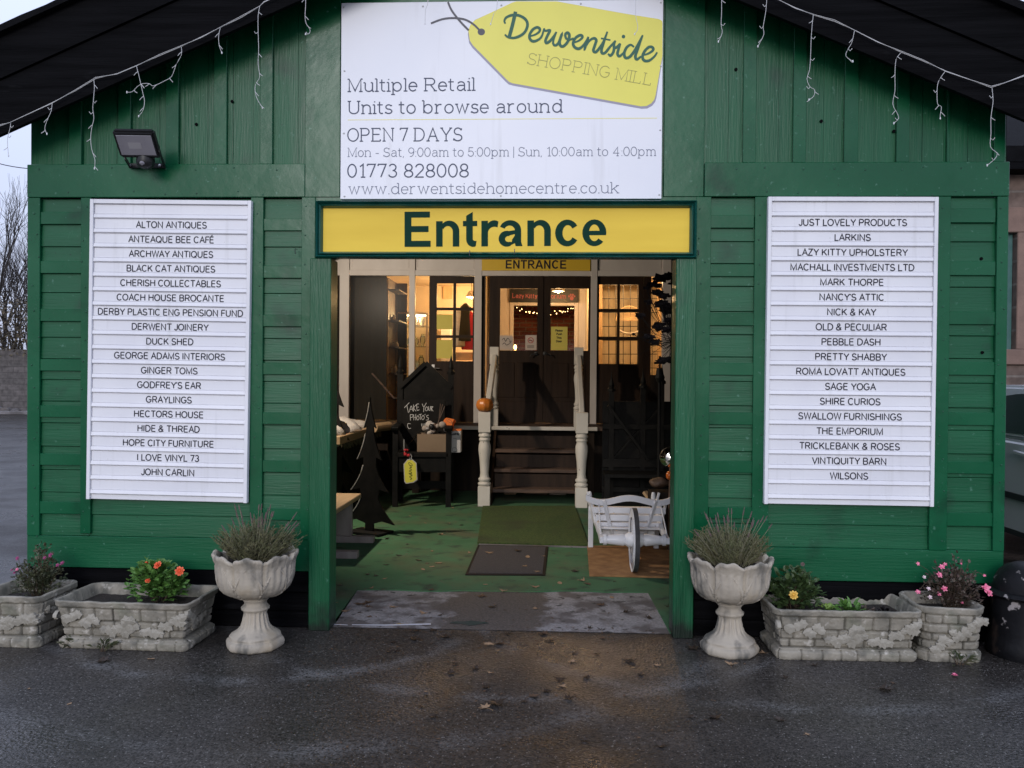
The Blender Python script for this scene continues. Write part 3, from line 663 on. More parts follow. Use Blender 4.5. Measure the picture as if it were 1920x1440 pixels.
# lower walls
def wing(x0p, x1p, cols, stiles, side):
    a, b = fx(x0p), fx(x1p)
    if side < 0: a = XL
    else: b = XR
    mb = MB(); mb.box(a+.002, b-.002, .035, .10, Z0, ZB); obj('wall_backing', mb, M['inner_wood'], shed)
    mb = MB(); z = Z0+.2
    pm = MB()
    while z < ZB-.01:
        h = .145+rnd.uniform(-.012, .012); z1 = min(z+h-.003, ZB-.001)
        yy = .018+rnd.uniform(-.003, .003)
        pm.prism([(a+.004, yy-.004, z), (a+.004, .034, z), (a+.004, .034, z1), (a+.004, yy+.004, z1)], (b-a-.008, 0, 0)); z += h
    obj('wall_boarding', pm, M['green_h'], shed, bevel=.0015)
    for (u, v, ys) in cols:
        for (p, q) in ys:
            sm = MB(); sm.box(fx(u, p)-.004, fx(v, p)+.004, .0015+rnd.uniform(-.001, .002), .0135, fz(q, u), fz(p, u))
            obj('cover_strip', sm, M['green_flat'], shed, bevel=.002)
    for (u, v, bot) in stiles:
        st = MB(); s0 = fx(u) if not (side < 0 and u < 60) else XL; s1 = fx(v) if not (side > 0 and v > 1880) else XR
        zb = fz(bot, u) if bot else Z0+.2
        st.box(s0, s1, -.007+rnd.uniform(-.002, .001), .0145, zb, ZB-.001); obj('stile', st, M['green_flat'], shed, bevel=.002)
    rl = MB(); rl.box(a, b, -.005, .034, Z0, Z0+.199); obj('bottom_rail', rl, M['green_h'], shed, bevel=.003)
wing(52, 590, [(75, 152, ((397, 420), (489, 512), (579, 602), (673, 695), (760, 782), (850, 872), (940, 963))),
               (493, 566, ((410, 432), (498, 521), (590, 612), (680, 702), (773, 795), (863, 885), (953, 975)))],
     [(52, 75, 0), (152, 171, 1000), (470, 493, 0), (565, 590, 0)], -1)
wing(1300, 1887, [(1330, 1413, ((403, 427), (496, 518), (587, 610), (680, 703), (773, 796), (864, 886), (950, 972))),
                  (1777, 1866, ((391, 417), (490, 516), (584, 608), (678, 703), (773, 797), (865, 888), (961, 986)))],
     [(1302, 1330, 0), (1412, 1443, 0), (1745, 1778, 0), (1865, 1887, 0)], 1)
nails = MB()
for u in (66, 160, 482, 578, 1316, 1428, 1766, 1876):
    for v in range(395, 1050, 47):
        q = at(u+rnd.uniform(-7, 7), v+rnd.uniform(-9, 9), -.0085); nails.ball(q, .0055, .003, .0055, 6, 4)
for u in range(70, 1880, 62):
    if 560 < u < 1330: continue
    for v in (316, 362):
        q = at(u+rnd.uniform(-16, 16), v+rnd.uniform(-4, 4), -.0125); nails.ball(q, .006, .003, .006, 6, 4)
obj('nail_heads', nails, mat('dull dark green nail heads', (.003, .045, .02), (.01, .09, .045), rough=.5, scale=30), shed)['kind'] = 'stuff'
knots = MB()
for u, v in ((435, 190), (368, 233), (1540, 227), (1840, 485), (1842, 661), (1380, 130), (1676, 246)):
    q = at(u, v, .014); knots.lathe([(.0001, 0), (.010, .001), (.010, .006)], 10, (q.x, .0185, q.z), axis='y')
obj('knot_holes', knots, M['black_wood'], shed)
for (u, v) in ((118, 579), (1298, 1872)):         # black plinth boards
    a, b = (fx(u, 1120), fx(v, 1150)) if u < 600 else (fx(1300, 1120), XR)
    if u < 600: a = XL
    zs = [0.0, .105, .225, Z0-.003]
    for k in range(3):
        mb = MB(); mb.box(a+.003, b-.003, .012-.006*k, .08, zs[k]+.002, zs[k+1]-.002); obj('plinth_board', mb, M['black_wood'], shed, bevel=.004)
postm = paint('green paint on door posts', (9, 9, .5), .35, 11, .3, .4)
def dirty_post():                                  # splashed black green dirt near the ground
    m = postm; n = m.node_tree.nodes; L = m.node_tree.links; b = n['Principled BSDF']; old = b.inputs['Base Color'].links[0].from_socket
    t = n.new('ShaderNodeTexCoord'); s = n.new('ShaderNodeSeparateXYZ'); L.new(t.outputs['Object'], s.inputs[0])
    z = n.new('ShaderNodeTexNoise'); z.inputs['Scale'].default_value = 9; L.new(t.outputs['Object'], z.inputs['Vector'])
    ad = n.new('ShaderNodeMath'); ad.operation = 'MULTIPLY_ADD'; ad.inputs[1].default_value = .35; L.new(z.outputs['Fac'], ad.inputs[0]); L.new(s.outputs[2], ad.inputs[2])
    r = n.new('ShaderNodeMapRange'); r.inputs[1].default_value = .36; r.inputs[2].default_value = .2; L.new(ad.outputs[0], r.inputs[0])
    x = n.new('ShaderNodeMix'); x.data_type = 'RGBA'; x.inputs[7].default_value = (.008, .018, .012, 1); L.new(old, x.inputs[6]); L.new(r.outputs[0], x.inputs[0]); L.new(x.outputs[2], b.inputs['Base Color'])
dirty_post()
mb = MB(); mb.box(fx(583, 900), DL, -.045, .12, .0, fz(486, 600)); obj('door_post', mb, postm, shed, bevel=.004)
mb = MB(); mb.box(DR, fx(1300, 900), -.045, .12, .0, fz(484, 1285)); obj('door_post', mb, postm, shed, bevel=.004)
mb = MB(); mb.box(fx(590), fx(1306), .0, .12, DT, ZB-.001); obj('lintel', mb, M['green_flat'], shed)
for x0, x1 in ((XL, XL+.06), (XR-.06, XR)):
    mb = MB(); mb.box(x0, x1, .10, 10.2, 0, eave(XL)+.2 if x0 < 0 else eave(XR)+.2); obj('side_wall', mb, M['green_v'], shed)
    mb = MB(); q = x0+.062 if x0 < 0 else x0-.022
    mb.box(q, q+.02, .125, YS, 0.01, eave(XL)+.19); obj('side_lining', mb, M['inner_wood'], shed)
mb = MB(); mb.box(XL+.06, XR-.06, 10.1, 10.2, 0, 3.3); mb.prism([(XL+.06, 10.1, 3.3), (XR-.06, 10.1, 3.3), (XA, 10.1, ZA+.2)], (0, .1, 0)); obj('back_wall', mb, M['inner_wood'], shed)
for k, y in enumerate((.9, 2.1, 3.3, 4.5, 5.7)):      # roof trusses seen through the doorway
    mb = MB(); mb.bar((XL+.08, y, eave(XL)+.12), (XA, y, ZA+.09), .05, .12); mb.bar((XR-.08, y, eave(XR)+.12), (XA, y+.001, ZA+.09), .05, .12); mb.box(XL+.08, XR-.08, y-.03, y+.022, 3.36, 3.48); obj('roof_truss', mb, M['inner_wood'], shed)
for u, v, Y in ((557, 468, -.006), (1308, 470, -.006)):      # small screw hooks
    q = at(u, v, Y); mb = MB(); mb.tube([q, q+V((0, -.03, 0)), q+V((0, -.045, -.012)), q+V((0, -.035, -.03)), q+V((0, -.02, -.025))], .003, 6); obj('hook', mb, M['steel'], shed, smooth=True)

# ------------------------------------------------------------------ the printed main sign
sg = thing('main_sign', 'large white printed panel with a yellow price tag logo and opening hours', 'sign', at(940, 374, 0))
YP = -.03
mb = MB(); boxpx(mb, 639, 2, 1242, 373, YP, .011); obj('panel', mb, M['banner'], sg, bevel=.002)
z2 = lambda L: [(860+a/4.8, b/4.8) for a, b in L]
tagpoly = z2([(88, 285), (95, 250), (112, 214), (150, 180), (482, 24), (520, 13), (880, 13), (1500, 124), (1790, 170), (1815, 178), (1830, 190), (1834, 210), (1834, 500), (1772, 860), (1762, 895), (1735, 930), (1690, 955), (1640, 958), (485, 750), (455, 738), (430, 715), (130, 410), (100, 365)])
mb = MB(); flat_px(mb, [(x-1.2 if x < 960 else (x if x > 1230 else x+1.5), y+4.5 if y > 40 else y) for x, y in tagpoly], YP, .0006); obj('tag_edge', mb, M['print_shadow'], sg)
mb = MB(); flat_px(mb, tagpoly, YP, .0012); obj('tag_picture', mb, M['yellow_print'], sg)
mb = MB()
strokes_px(mb, [[(808, 44), (830, 36), (852, 34), (872, 37), (888, 46), (902, 60)], [(840, 4), (846, 18), (856, 32), (868, 46), (879, 57)]], YP, 3.6, .0018, taper=None)
flat_px(mb, [(902.5+7*cos(a*pi/8), 60+6.5*sin(a*pi/8)) for a in range(16)], YP, .0016); obj('tag_cord', mb, M['cord_print'], sg)
E = [[(420, 215), (412, 188), (430, 158), (480, 138), (540, 140), (598, 172), (620, 220), (602, 280), (560, 320), (500, 342), (445, 336), (416, 312)],
 [(640, 328), (690, 312), (726, 285), (728, 258), (702, 248), (665, 270), (640, 312), (640, 348), (665, 372), (705, 365), (745, 332), (768, 262)],
 [(768, 255), (778, 278), (820, 275), (800, 320), (782, 365), (790, 388), (820, 372), (850, 335), (880, 288)],
 [(880, 290), (860, 340), (850, 388), (868, 410), (900, 385), (928, 310), (908, 375), (918, 414), (948, 414), (985, 370), (996, 318), (980, 296), (960, 312), (968, 348), (1000, 358), (1035, 345)],
 [(1036, 385), (1080, 368), (1112, 340), (1106, 320), (1082, 322), (1050, 345), (1030, 388), (1042, 424), (1078, 440), (1112, 420), (1142, 380), (1168, 332)],
 [(1168, 335), (1146, 400), (1130, 456)], [(1138, 430), (1175, 370), (1215, 346), (1238, 364), (1222, 420), (1212, 456), (1232, 470), (1262, 440), (1300, 380), (1338, 288)],
 [(1338, 285), (1310, 370), (1286, 448), (1292, 480), (1320, 474), (1360, 425), (1412, 366)], [(1280, 346), (1366, 362)],
 [(1412, 366), (1398, 400), (1398, 440), (1388, 478), (1364, 502), (1345, 484)], [(1398, 440), (1430, 420), (1456, 392)],
 [(1456, 395), (1436, 452), (1430, 490), (1450, 506), (1492, 468)],
 [(1578, 425), (1548, 405), (1512, 428), (1490, 478), (1500, 520), (1536, 515), (1580, 462), (1624, 380), (1656, 318)], [(1656, 318), (1612, 440), (1590, 508), (1604, 535), (1642, 508)],
 [(1645, 500), (1700, 486), (1746, 456), (1746, 430), (1714, 424), (1675, 460), (1654, 510), (1670, 546), (1714, 546), (1760, 510), (1786, 472)]]
mb = MB(); strokes_px(mb, [z2(p) for p in E], YP, 5.2, .0018); strokes_px(mb, [z2([(512, 106), (486, 220), (452, 346)])], YP, 6.6, .0027, taper=None)
flat_px(mb, z2([(1483+16*cos(a*pi/8), 330+17*sin(a*pi/8)) for a in range(16)]), YP, .0019); obj('logo_lettering', mb, M['logo_green'], sg)
mb = MB(); text_px(mb, 'SHOPPING MILL', (988, 120.5), (1221, 161), 22, 1.15, YP, True, .16, .0018); obj('logo_lettering', mb, M['print_olive'], sg)
mb = MB()
text_px(mb, 'Multiple Retail', (652, 173), (891, 170.5), 25.5, 2.3, YP, True, .17, .0006)
text_px(mb, 'Units to browse around', (652, 214.5), (1055, 211.5), 25.5, 2.3, YP, True, .17, .0006)
text_px(mb, 'OPEN 7 DAYS', (651, 266), (867, 265), 26, 2.2, YP, True, .16, .0006)
text_px(mb, '01773 828008', (651, 333.5), (879, 333), 26.5, 2.4, YP, True, .20, .0006)
obj('lettering', mb, M['print_grey'], sg)
mb = MB()
text_px(mb, 'Mon - Sat, 9:00am to 5:00pm | Sun, 10:00am to 4:00pm', (652, 294.5), (1230, 292.5), 17.5, 1.25, YP, True, .17, .0006)
text_px(mb, 'www.derwentsidehomecentre.co.uk', (653, 364.5), (1161, 362.5), 21, 1.5, YP, True, .16, .0006)
obj('lettering', mb, M['print_grey_light'], sg)
mb = MB(); strokes_px(mb, [[(652, 225), (1232, 221.5)]], YP, 1.0, .0006, False, None); obj('yellow_rule', mb, M['yellow_print'], sg)
for u, v in ((645, 14), (793, 12), (940, 10), (1089, 7), (1239, 5), (646, 133), (1239, 124), (645, 250), (1238, 244), (646, 368), (939, 367), (1236, 365)):
    q = at(u, v, YP); mb = MB(); mb.lathe([(.006, 0), (.006, .002), (.003, .005), (.0005, .006)], 10, q, axis='y'); obj('screw', mb, M['white_wire'], sg, smooth=True)

# ------------------------------------------------------------------ yellow Entrance board over the doorway
es = thing('entrance_board', 'long yellow board with large dark green lettering in a moulded teal frame', 'sign', at(948, 485, 0))
def moulded(x0, y0, x1, y1, wpx):
    a, b = at(x0, y0, -.05), at(x1, y1, -.05); w = wpx/296
    prof = [(0, .0), (0, -.055), (.18, -.075), (.34, -.062), (.46, -.05), (.62, -.068), (.80, -.058), (1, -.035), (1, 0)]
    mb = MB(); xa, xb, za, zb = a.x, b.x, a.z, b.z
    loop = []
    for (t, y) in prof:
        i = t*w; loop.append([(xa+i, y, za-i), (xb-i, y, za-i), (xb-i, y, zb+i), (xa+i, y, zb+i)])
    for p, q in zip(loop, loop[1:]):
        for k in range(4): mb.face([p[k], p[(k+1) % 4], q[(k+1) % 4], q[k]])
    return mb
obj('frame', moulded(592, 376.5, 1306, 485, 12.5), M['teal'], es)
mb = MB(); boxpx(mb, 599, 385, 1299, 476, -.030, -.001); obj('panel', mb, M['yellow_sign'], es)
mb = MB(); bold_px(mb, 'Entrance', (758, 463), (1135, 460.5), 66, -.030, .001); obj('lettering', mb, M['sign_green'], es)
for u, v in ((881, 471), (965, 468)):
    q = at(u, v, -.066); mb = MB(); mb.tube([q+V((0, .01, .0)), q+V((0, -.02, 0)), q+V((0, -.03, -.012)), q+V((0, -.022, -.03)), q+V((0, -.01, -.028))], .0028, 6); obj('hook', mb, M['steel'], es, smooth=True)

# ------------------------------------------------------------------ white directory boards
LEFT = ['', 'ALTON ANTIQUES', 'ANTEAQUE BEE CAFÉ', 'ARCHWAY ANTIQUES', 'BLACK CAT ANTIQUES', 'CHERISH COLLECTABLES', 'COACH HOUSE BROCANTE',
        'DERBY PLASTIC ENG PENSION FUND', 'DERWENT JOINERY', 'DUCK SHED', 'GEORGE ADAMS INTERIORS', 'GINGER TOMS', "GODFREY'S EAR", 'GRAYLINGS',
        'HECTORS HOUSE', 'HIDE & THREAD', 'HOPE CITY FURNITURE', 'I LOVE VINYL 73', 'JOHN CARLIN', '']
RIGHT = ['', 'JUST LOVELY PRODUCTS', 'LARKINS', 'LAZY KITTY UPHOLSTERY', 'MACHALL INVESTMENTS LTD', 'MARK THORPE', "NANCY'S ATTIC", 'NICK & KAY',
         'OLD & PECULIAR', 'PEBBLE DASH', 'PRETTY SHABBY', 'ROMA LOVATT ANTIQUES', 'SAGE YOGA', 'SHIRE CURIOS', 'SWALLOW FURNISHINGS', 'THE EMPORIUM',
         'TRICKLEBANK & ROSES', 'VINTIQUITY BARN', 'WILSONS', '']
SPAN = (at(471, 376, -.045)-at(168.5, 373, -.045)).length
def directory(names, TL, TR, BL, label, cx):
    root = thing('directory_board', label, 'sign', at(*BL, -.01), group='white directory boards beside the doorway')
    Y = -.045; a, b, c = at(*TL, Y), at(*TR, Y), at(*BL, Y)
    U = b-a; W_ = U.length; U.normalize(); D = c-a; H = D.length; D.normalize()
    D = (D-U*D.dot(U)).normalized()
    Mx = Matrix(((U.x, 0, D.x, a.x), (0, 1, 0, 0), (U.z, 0, D.z, a.z), (0, 0, 0, 1)))    # local (across, depth, down)
    t = .022; n = len(names); top = .030; bot = .030; pitch = (H-top-bot)/n; rail = .030
    mb = MB(Mx); mb.box(0, W_, -.026, -.008, 0, H); obj('backing_board', mb, M['white_board'], root, bevel=.002)
    mb = MB(Mx)
    mb.box(0, t, -.045, -.0262, 0, H); mb.box(W_-t, W_, -.045, -.0262, 0, H)
    mb.box(t+.0005, W_-t-.0005, -.0445, -.0262, 0, top-.004)
    for k in range(n):
        z = top+k*pitch+pitch-rail
        mb.prism([(t+.0005, -.036, z), (t+.0005, -.041, z+rail*.75), (t+.0005, -.0262, z+rail), (t+.0005, -.0262, z)], (W_-2*t-.001, 0, 0))
    obj('rails', mb, M['white_board'], root, bevel=.0015)
    sx = .900*SPAN/(layout(LEFT[7], .20)[1]*(.0445-.0066))
    for k, s in enumerate(names):
        z0 = top+k*pitch+.003; z1 = top+(k+1)*pitch-rail-.002
        mb = MB(Mx); mb.box(t+.004, W_-t-.004, -.031, -.0263, z0, z1); pl = obj('name_plate', mb, M['white_board'], root, bevel=.001)
        if s:
            h = .0445; O = a+U*(cx*W_)+D*((z0+z1)/2+h/2+.002); O.y = -.031
            mb = MB(); text(mb, s, O, U, -D, h, .0066, .20, False, None, .0006, sx=sx, align='c'); obj('lettering', mb, M['letter'], pl)
    return root
directory(LEFT, (168.5, 373), (471, 376), (166, 936), 'white slatted directory board of trader names, beside the floodlight and left of the doorway', .5)
directory(RIGHT, (1441, 368.5), (1760.5, 369), (1427.5, 945), 'white slatted directory board of trader names, right of the doorway above the pink fuchsia', .5)

# ------------------------------------------------------------------ floodlight
fl = thing('floodlight', 'black security floodlight with movement sensor tilted down above the white board', 'lamp', at(268, 312, -.02))
q = at(257, 270, -.235); Mx = Matrix.Translation(q) @ Matrix.Rotation(R(4), 4, 'Z') @ Matrix.Rotation(R(43), 4, 'X')
mb = MB(Mx); mb.box(-.122, .122, -.015, .03, -.088, .088); obj('housing', mb, M['black'], fl, bevel=.012, seg=2, smooth=True)
mb = MB(Mx); mb.box(-.104, .104, -.0185, -.0152, -.064, .064); obj('lens', mb, M['lens'], fl, bevel=.001)
mb = MB(Mx); mb.box(-.045, .03, -.0195, -.0186, -.022, .018); obj('led_chip', mb, mat('pale led plate', (.33, .32, .34), rough=.3), fl)
s = at(273, 305, -.15)
mb = MB(); mb.lathe([(.012, .05), (.05, .045), (.055, .0), (.045, -.025), (.02, -.04)], 16, s); obj('sensor', mb, M['black'], fl, smooth=True)
mb = MB(); mb.ball(s+V((0, -.03, -.012)), .02, .03, .016, 12, 8); obj('sensor_eye', mb, M['lens'], fl, smooth=True)
a, b = at(247, 312, -.012), at(303, 312, -.012); l, r_ = at(234, 296, -.19), at(298, 281, -.20)
mb = MB(); mb.bar(a+V((-.01, -.015, 0)), b+V((.03, -.015, 0)), .012, .03); mb.bar(a+V((-.005, -.016, 0)), l, .008, .026); mb.bar(b+V((.025, -.016, 0)), r_, .008, .026); obj('bracket', mb, M['black'], fl, bevel=.002)
mb = MB()
for x in (a, b): mb.lathe([(.009, 0), (.009, .008), (.002, .01)], 6, x+V((0, -.02, 0)), axis='y')
obj('bolts', mb, M['steel'], fl)

# ------------------------------------------------------------------ porch floor, mats
mb = MB()
c0, c1 = atz(670, 1108), atz(1215, 1113); c2, c3 = atz(625, 1172), atz(1248, 1172)
xl, xr = XL+.09, XR-.09
outer = [(xl, .125), (DL+.0, .125), (DL, .04), (c2.x-.01, .04)]
notch = []
for k in range(15):
    t = k/14; x = c0.x+(c1.x-c0.x)*t; notch.append((x, c0.y+(c1.y-c0.y)*t+.045*sin(t*19)*(.3+mnoise.noise((t*6, 2, 0)))))
poly = [(xl, .125), (DL, .125), (DL, .03), (c2.x, .03)] + notch + [(c3.x, .03), (DR, .03), (DR, .125), (xr, .125), (xr, YS-.1), (xl, YS-.1)]
mb.prism([(x, y, .004) for x, y in poly], (0, 0, .007)); tag(obj('green_carpet', mb, M['carpet']), 'thin green needle felt carpet covering the porch floor with a cut edge at the threshold', 'carpet')
mb = MB(); mb.face([(c2.x-.01, .035, .003), (c3.x+.01, .035, .003), (c1.x+.08, c1.y+.1, .003), (c0.x-.08, c0.y+.1, .003)]); structure(obj('concrete_threshold', mb, M['slab']), label='worn grey concrete strip in the doorway')
mb = MB()
p = [(300, 1392), (360, 1393), (440, 1399), (442, 1403), (360, 1400), (300, 1398)]
for L in ([(622, 1169.8), (652, 1171.2), (652, 1172.4), (622, 1171)], [(660, 1170.6), (720, 1171), (808, 1168.6), (808, 1171.2), (720, 1173), (660, 1172)]):
    mb.face([tuple(atz(x, y, .0065)) for x, y in L])
tag(obj('paint_line', mb, M['white_paint']), 'thin broken white paint line along the left of the threshold', 'paint mark')
mb = MB(); mb.face([tuple(atz(x, y, .0065)) for x, y in ((842, 1168), (852, 1165), (876, 1164.5), (884, 1163.5), (905, 1165.5), (918, 1168), (900, 1170), (879, 1173), (872, 1170))])
tag(obj('paint_spill', mb, mat('dull green spilt paint', (.022, .05, .04), (.05, .06, .055), rough=.7, scale=30)), 'green paint spill on the concrete in the middle of the threshold', 'paint mark')
def matx(name, px, z, h, m, label, border=None, cat='mat'):
    P = [atz(x, y, z) for x, y in px]; root = thing(name, label, cat, sum((q for q in P), V())/4)
    C = sum((q for q in P), V())/4
    mb = MB(); mb.prism([tuple(q) for q in P], (0, 0, h)); obj('mat_edge' if border else 'pile', mb, border or m, root, bevel=.002)
    if border:
        mb = MB(); mb.prism([tuple(C+(q-C)*.93+V((0, 0, h*.5))) for q in P], (0, 0, h)); obj('pile', mb, m, root)
    return root
matx('artificial_grass_mat', [(895, 1020), (1104, 1025), (1078, 951), (905, 951)], .011, .018, M['turf'], 'strip of artificial grass laid in front of the wooden steps')
matx('doormat', [(872, 1079), (1022, 1080), (1028, 1026), (896, 1023)], .011, .008, M['mat_grey'], 'dark grey ribbed doormat with black rubber border in the middle of the green carpet', M['rubber'])
matx('coir_mat', [(1105, 1081), (1275, 1085), (1262, 1026), (1101, 1026)], .011, .016, M['coir'], 'brown coir mat lying under the white wheelbarrow')
mb = MB(); mb.bar(atz(898, 1021, .015), atz(1104, 1026, .015), .03, .012); tag(obj('mat_edging', mb, M['concrete']), 'pale edging strip along the front of the artificial grass', 'edging')

# ------------------------------------------------------------------ raised platform, steps, balusters
st = thing('wooden_steps', 'dark wooden steps with white turned newel posts leading up to the shop doors', 'steps', (-.15, 5.4, 0))
tr = [(.198, 5.07), (.42, 5.32), (.647, 5.57)]
xs0, xs1 = -.66, .40
for z, y in tr:
    mb = MB(); mb.box(xs0, xs1, y, y+.30, z-.045, z); obj('tread', mb, M['step_wood'], st, bevel=.006)
mb = MB()
for z, y in tr: mb.box(xs0+.01, xs1-.01, y+.26, y+.275, z+.001, z+.16)
obj('shade_boards', mb, M['door_brown'], st)  # dark boards added where gaps between the open treads are only shaded
for x in (xs0-.035, xs1+.002):
    mb = MB(); mb.prism([(x, 5.0, 0.011), (x, 5.18, .22), (x, 5.87, .87), (x, 5.87, .60), (x, 5.3, .011)], (.033, 0, 0)); obj('stringer', mb, M['door_brown'], st)
def newel(x, y, z, h, r=.079):
    k = h/1.15; w = r*.93
    mb = MB(); mb.box(x-w, x+w, y-w, y+w, z+.90*k, z+1.15*k)
    mb.box(x-w, x+w, y-w, y+w, z, z+.245*k)
    prof = [(w*.9, .245), (w*1.08, .262), (w*1.1, .28), (w*.8, .295), (w*1.0, .315), (w*1.02, .335), (w*.78, .35), (w*.70, .40), (w*.82, .55), (w*1.04, .68), (w*1.0, .74), (w*.80, .79), (w*.96, .802), (w*.96, .82), (w*.80, .832), (w*1.04, .85), (w*1.04, .866), (w*.88, .88), (w*.88, .90)]
    mb.lathe([(a, z+b*k) for a, b in prof], 20, (x, y, 0)); return mb
for x in (-.75, .43): obj('newel', newel(x, 4.93, .011, 1.15), M['newel'], st, smooth=True, bevel=.004)
for x in (-.705, .425): obj('newel', newel(x, 5.96, ZP, 1.06, .064), M['newel'], st, smooth=True, bevel=.004)
for x, x2 in ((-.735, -.70), (.435, .425)):
    mb = MB(); mb.bar((x, 4.98, 1.10), (x2, 5.92, 1.86), .07, .085); obj('handrail', mb, M['newel'], st, bevel=.012)
pf = thing('platform', 'raised timber platform with pale front edge in front of the glazed shop doors', 'platform', (0, 5.9, 0))
mb = MB(); mb.box(XL+.1, XR-.1, 5.90, YS-.05, ZP-.05, ZP); obj('deck', mb, M['step_wood'], pf)
mb = MB(); mb.box(XL+.1, .68, 5.865, 5.898, ZP-.05, ZP+.002); obj('front_edge', mb, M['newel'], pf, bevel=.006)
mb = MB(); mb.box(XL+.1, XR-.1, 6.2, 6.25, .012, ZP-.052); obj('fascia', mb, M['inner_wood'], pf)
for x in (-2.8, -1.8, -.8, .55, 1.6, 2.5):
    mb = MB(); mb.box(x, x+.09, 5.92, 6.0, .012, ZP-.052); obj('leg', mb, M['inner_wood'], pf)
for i, (x, y, w, h, mm_) in enumerate(((-.55, 5.75, .16, .10, 'card'), (-.28, 5.8, .3, .16, 'shelf_wood'), (.05, 5.78, .22, .2, 'grey_wood'))):
    mb = MB(); mb.box(x, x+w, y, y+.12, .03, .03+h); tag(obj('stored_box', mb, M[mm_], bevel=.01), ('small brown carton pushed under the steps', 'low dark timber box under the middle of the steps', 'grey wooden crate under the steps')[i], 'box')

# pumpkin on the left newel
pk = thing('pumpkin', 'small orange pumpkin sitting on the left white newel post of the steps', 'pumpkin', (-.75, 4.91, 1.16))
mb = MB(); mb.lathe([(.0005, .006), (.03, .0), (.07, .012), (.10, .045), (.109, .085), (.098, .13), (.066, .16), (.03, .168), (.012, .160)], 40, (-.75, 4.91, 1.158), fn=lambda r, z, a, k: (r*(1-.055*abs(cos(a*5))**6), z)); obj('skin', mb, M['pumpkin'], pk, smooth='all')
mb = MB(); mb.tube([(-.75, 4.91, 1.315), (-.748, 4.905, 1.335), (-.738, 4.90, 1.352)], .013, 8, .009); obj('stalk', mb, M['stalk'], pk, smooth=True)

# ------------------------------------------------------------------ inner shop front
sf = thing('shop_front', 'cream framed glazed shop front with dark doors across the back of the porch', 'shop front', (0, YS, ZP))
def zp(py, Y=YS): return at(960, py, Y).z
zr0, zr1 = zp(517.5), zp(507)
for u, v in ((637, 655), (767, 778), (889, 903), (1107, 1119), (1241, 1257)):
    mb = MB(); mb.box(fx(u, 640, YS), fx(v, 640, YS), YS-.03, YS+.06, ZP+.001, 3.3); obj('post', mb, M['cream'], sf, bevel=.004)
mb = MB(); mb.box(XL+.1, XR-.1, YS-.02, YS+.05, zr0, zr1); obj('transom', mb, M['cream'], sf, bevel=.004)
mb = MB(); mb.box(XL+.1, XR-.1, YS+.01, YS+.05, zr1+.001, 3.29); obj('upper_panel', mb, M['cream'], sf)
mb = MB(); mb.prism([(XL+.1, YS, 3.30), (XR-.1, YS, 3.30), (XR-.1, YS, 3.303), (XR-.4, YS, eave(XR-.4)+.2), (XA, YS, ZA+.17), (XL+.4, YS, eave(XL+.4)+.2), (XL+.1, YS, 3.303)], (0, .05, 0)); obj('gable_panel', mb, M['cream'], sf)
for u, v in ((778, 890), (1119, 1241), (655, 768)):
    mb = MB(); a, b = fx(u, 640, YS)+.02, fx(v, 640, YS)-.02; q = zr1+.03
    for (x0, x1, z0, z1) in ((a, b, q, q+.012), (a, a+.012, q+.0125, 3.28), (b-.012, b, q+.0125, 3.28)): mb.box(x0, x1, YS+.002, YS+.0095, z0, z1)
    obj('moulding', mb, M['cream'], sf)
def leaf_door(x0, x1, panes, name='door', rails=True, depth=.045, mats=('door_brown',), Y=YS+.02, ztop=None, zb=ZP+.01):
    """dark door with glazed openings given as (x0, x1, z0, z1)"""
    zt = ztop or zr0-.003
    xsn = sorted({x0, x1, *[p[0] for p in panes], *[p[1] for p in panes]}); zsn = sorted({zb, zt, *[p[2] for p in panes], *[p[3] for p in panes]})
    mb = MB()
    for i in range(len(xsn)-1):
        for j in range(len(zsn)-1):
            cx, cz = (xsn[i]+xsn[i+1])/2, (zsn[j]+zsn[j+1])/2
            if any(p[0] < cx < p[1] and p[2] < cz < p[3] for p in panes): continue
            a, b, c, d = xsn[i], xsn[i+1], zsn[j], zsn[j+1]
            mb.face([(a, Y, c), (b, Y, c), (b, Y, d), (a, Y, d)]); mb.face([(a, Y+depth, c), (b, Y+depth, c), (b, Y+depth, d), (a, Y+depth, d)])
    for p in panes:
        for (a, b) in (((p[0], p[2]), (p[1], p[2])), ((p[1], p[2]), (p[1], p[3])), ((p[1], p[3]), (p[0], p[3])), ((p[0], p[3]), (p[0], p[2]))):
            mb.face([(a[0], Y, a[1]), (b[0], Y, b[1]), (b[0], Y+depth, b[1]), (a[0], Y+depth, a[1])])
    o = obj(name, mb, M[mats[0]], sf)
    for p in panes:
        g = MB(); g.face([(p[0], Y+.02, p[2]), (p[1], Y+.02, p[2]), (p[1], Y+.02, p[3]), (p[0], Y+.02, p[3])]); obj('pane', g, M['glass'], o)
    return o
def pr(x0, x1, y0, y1): return (fx(x0, 640, YS), fx(x1, 640, YS), zp(y1), zp(y0))
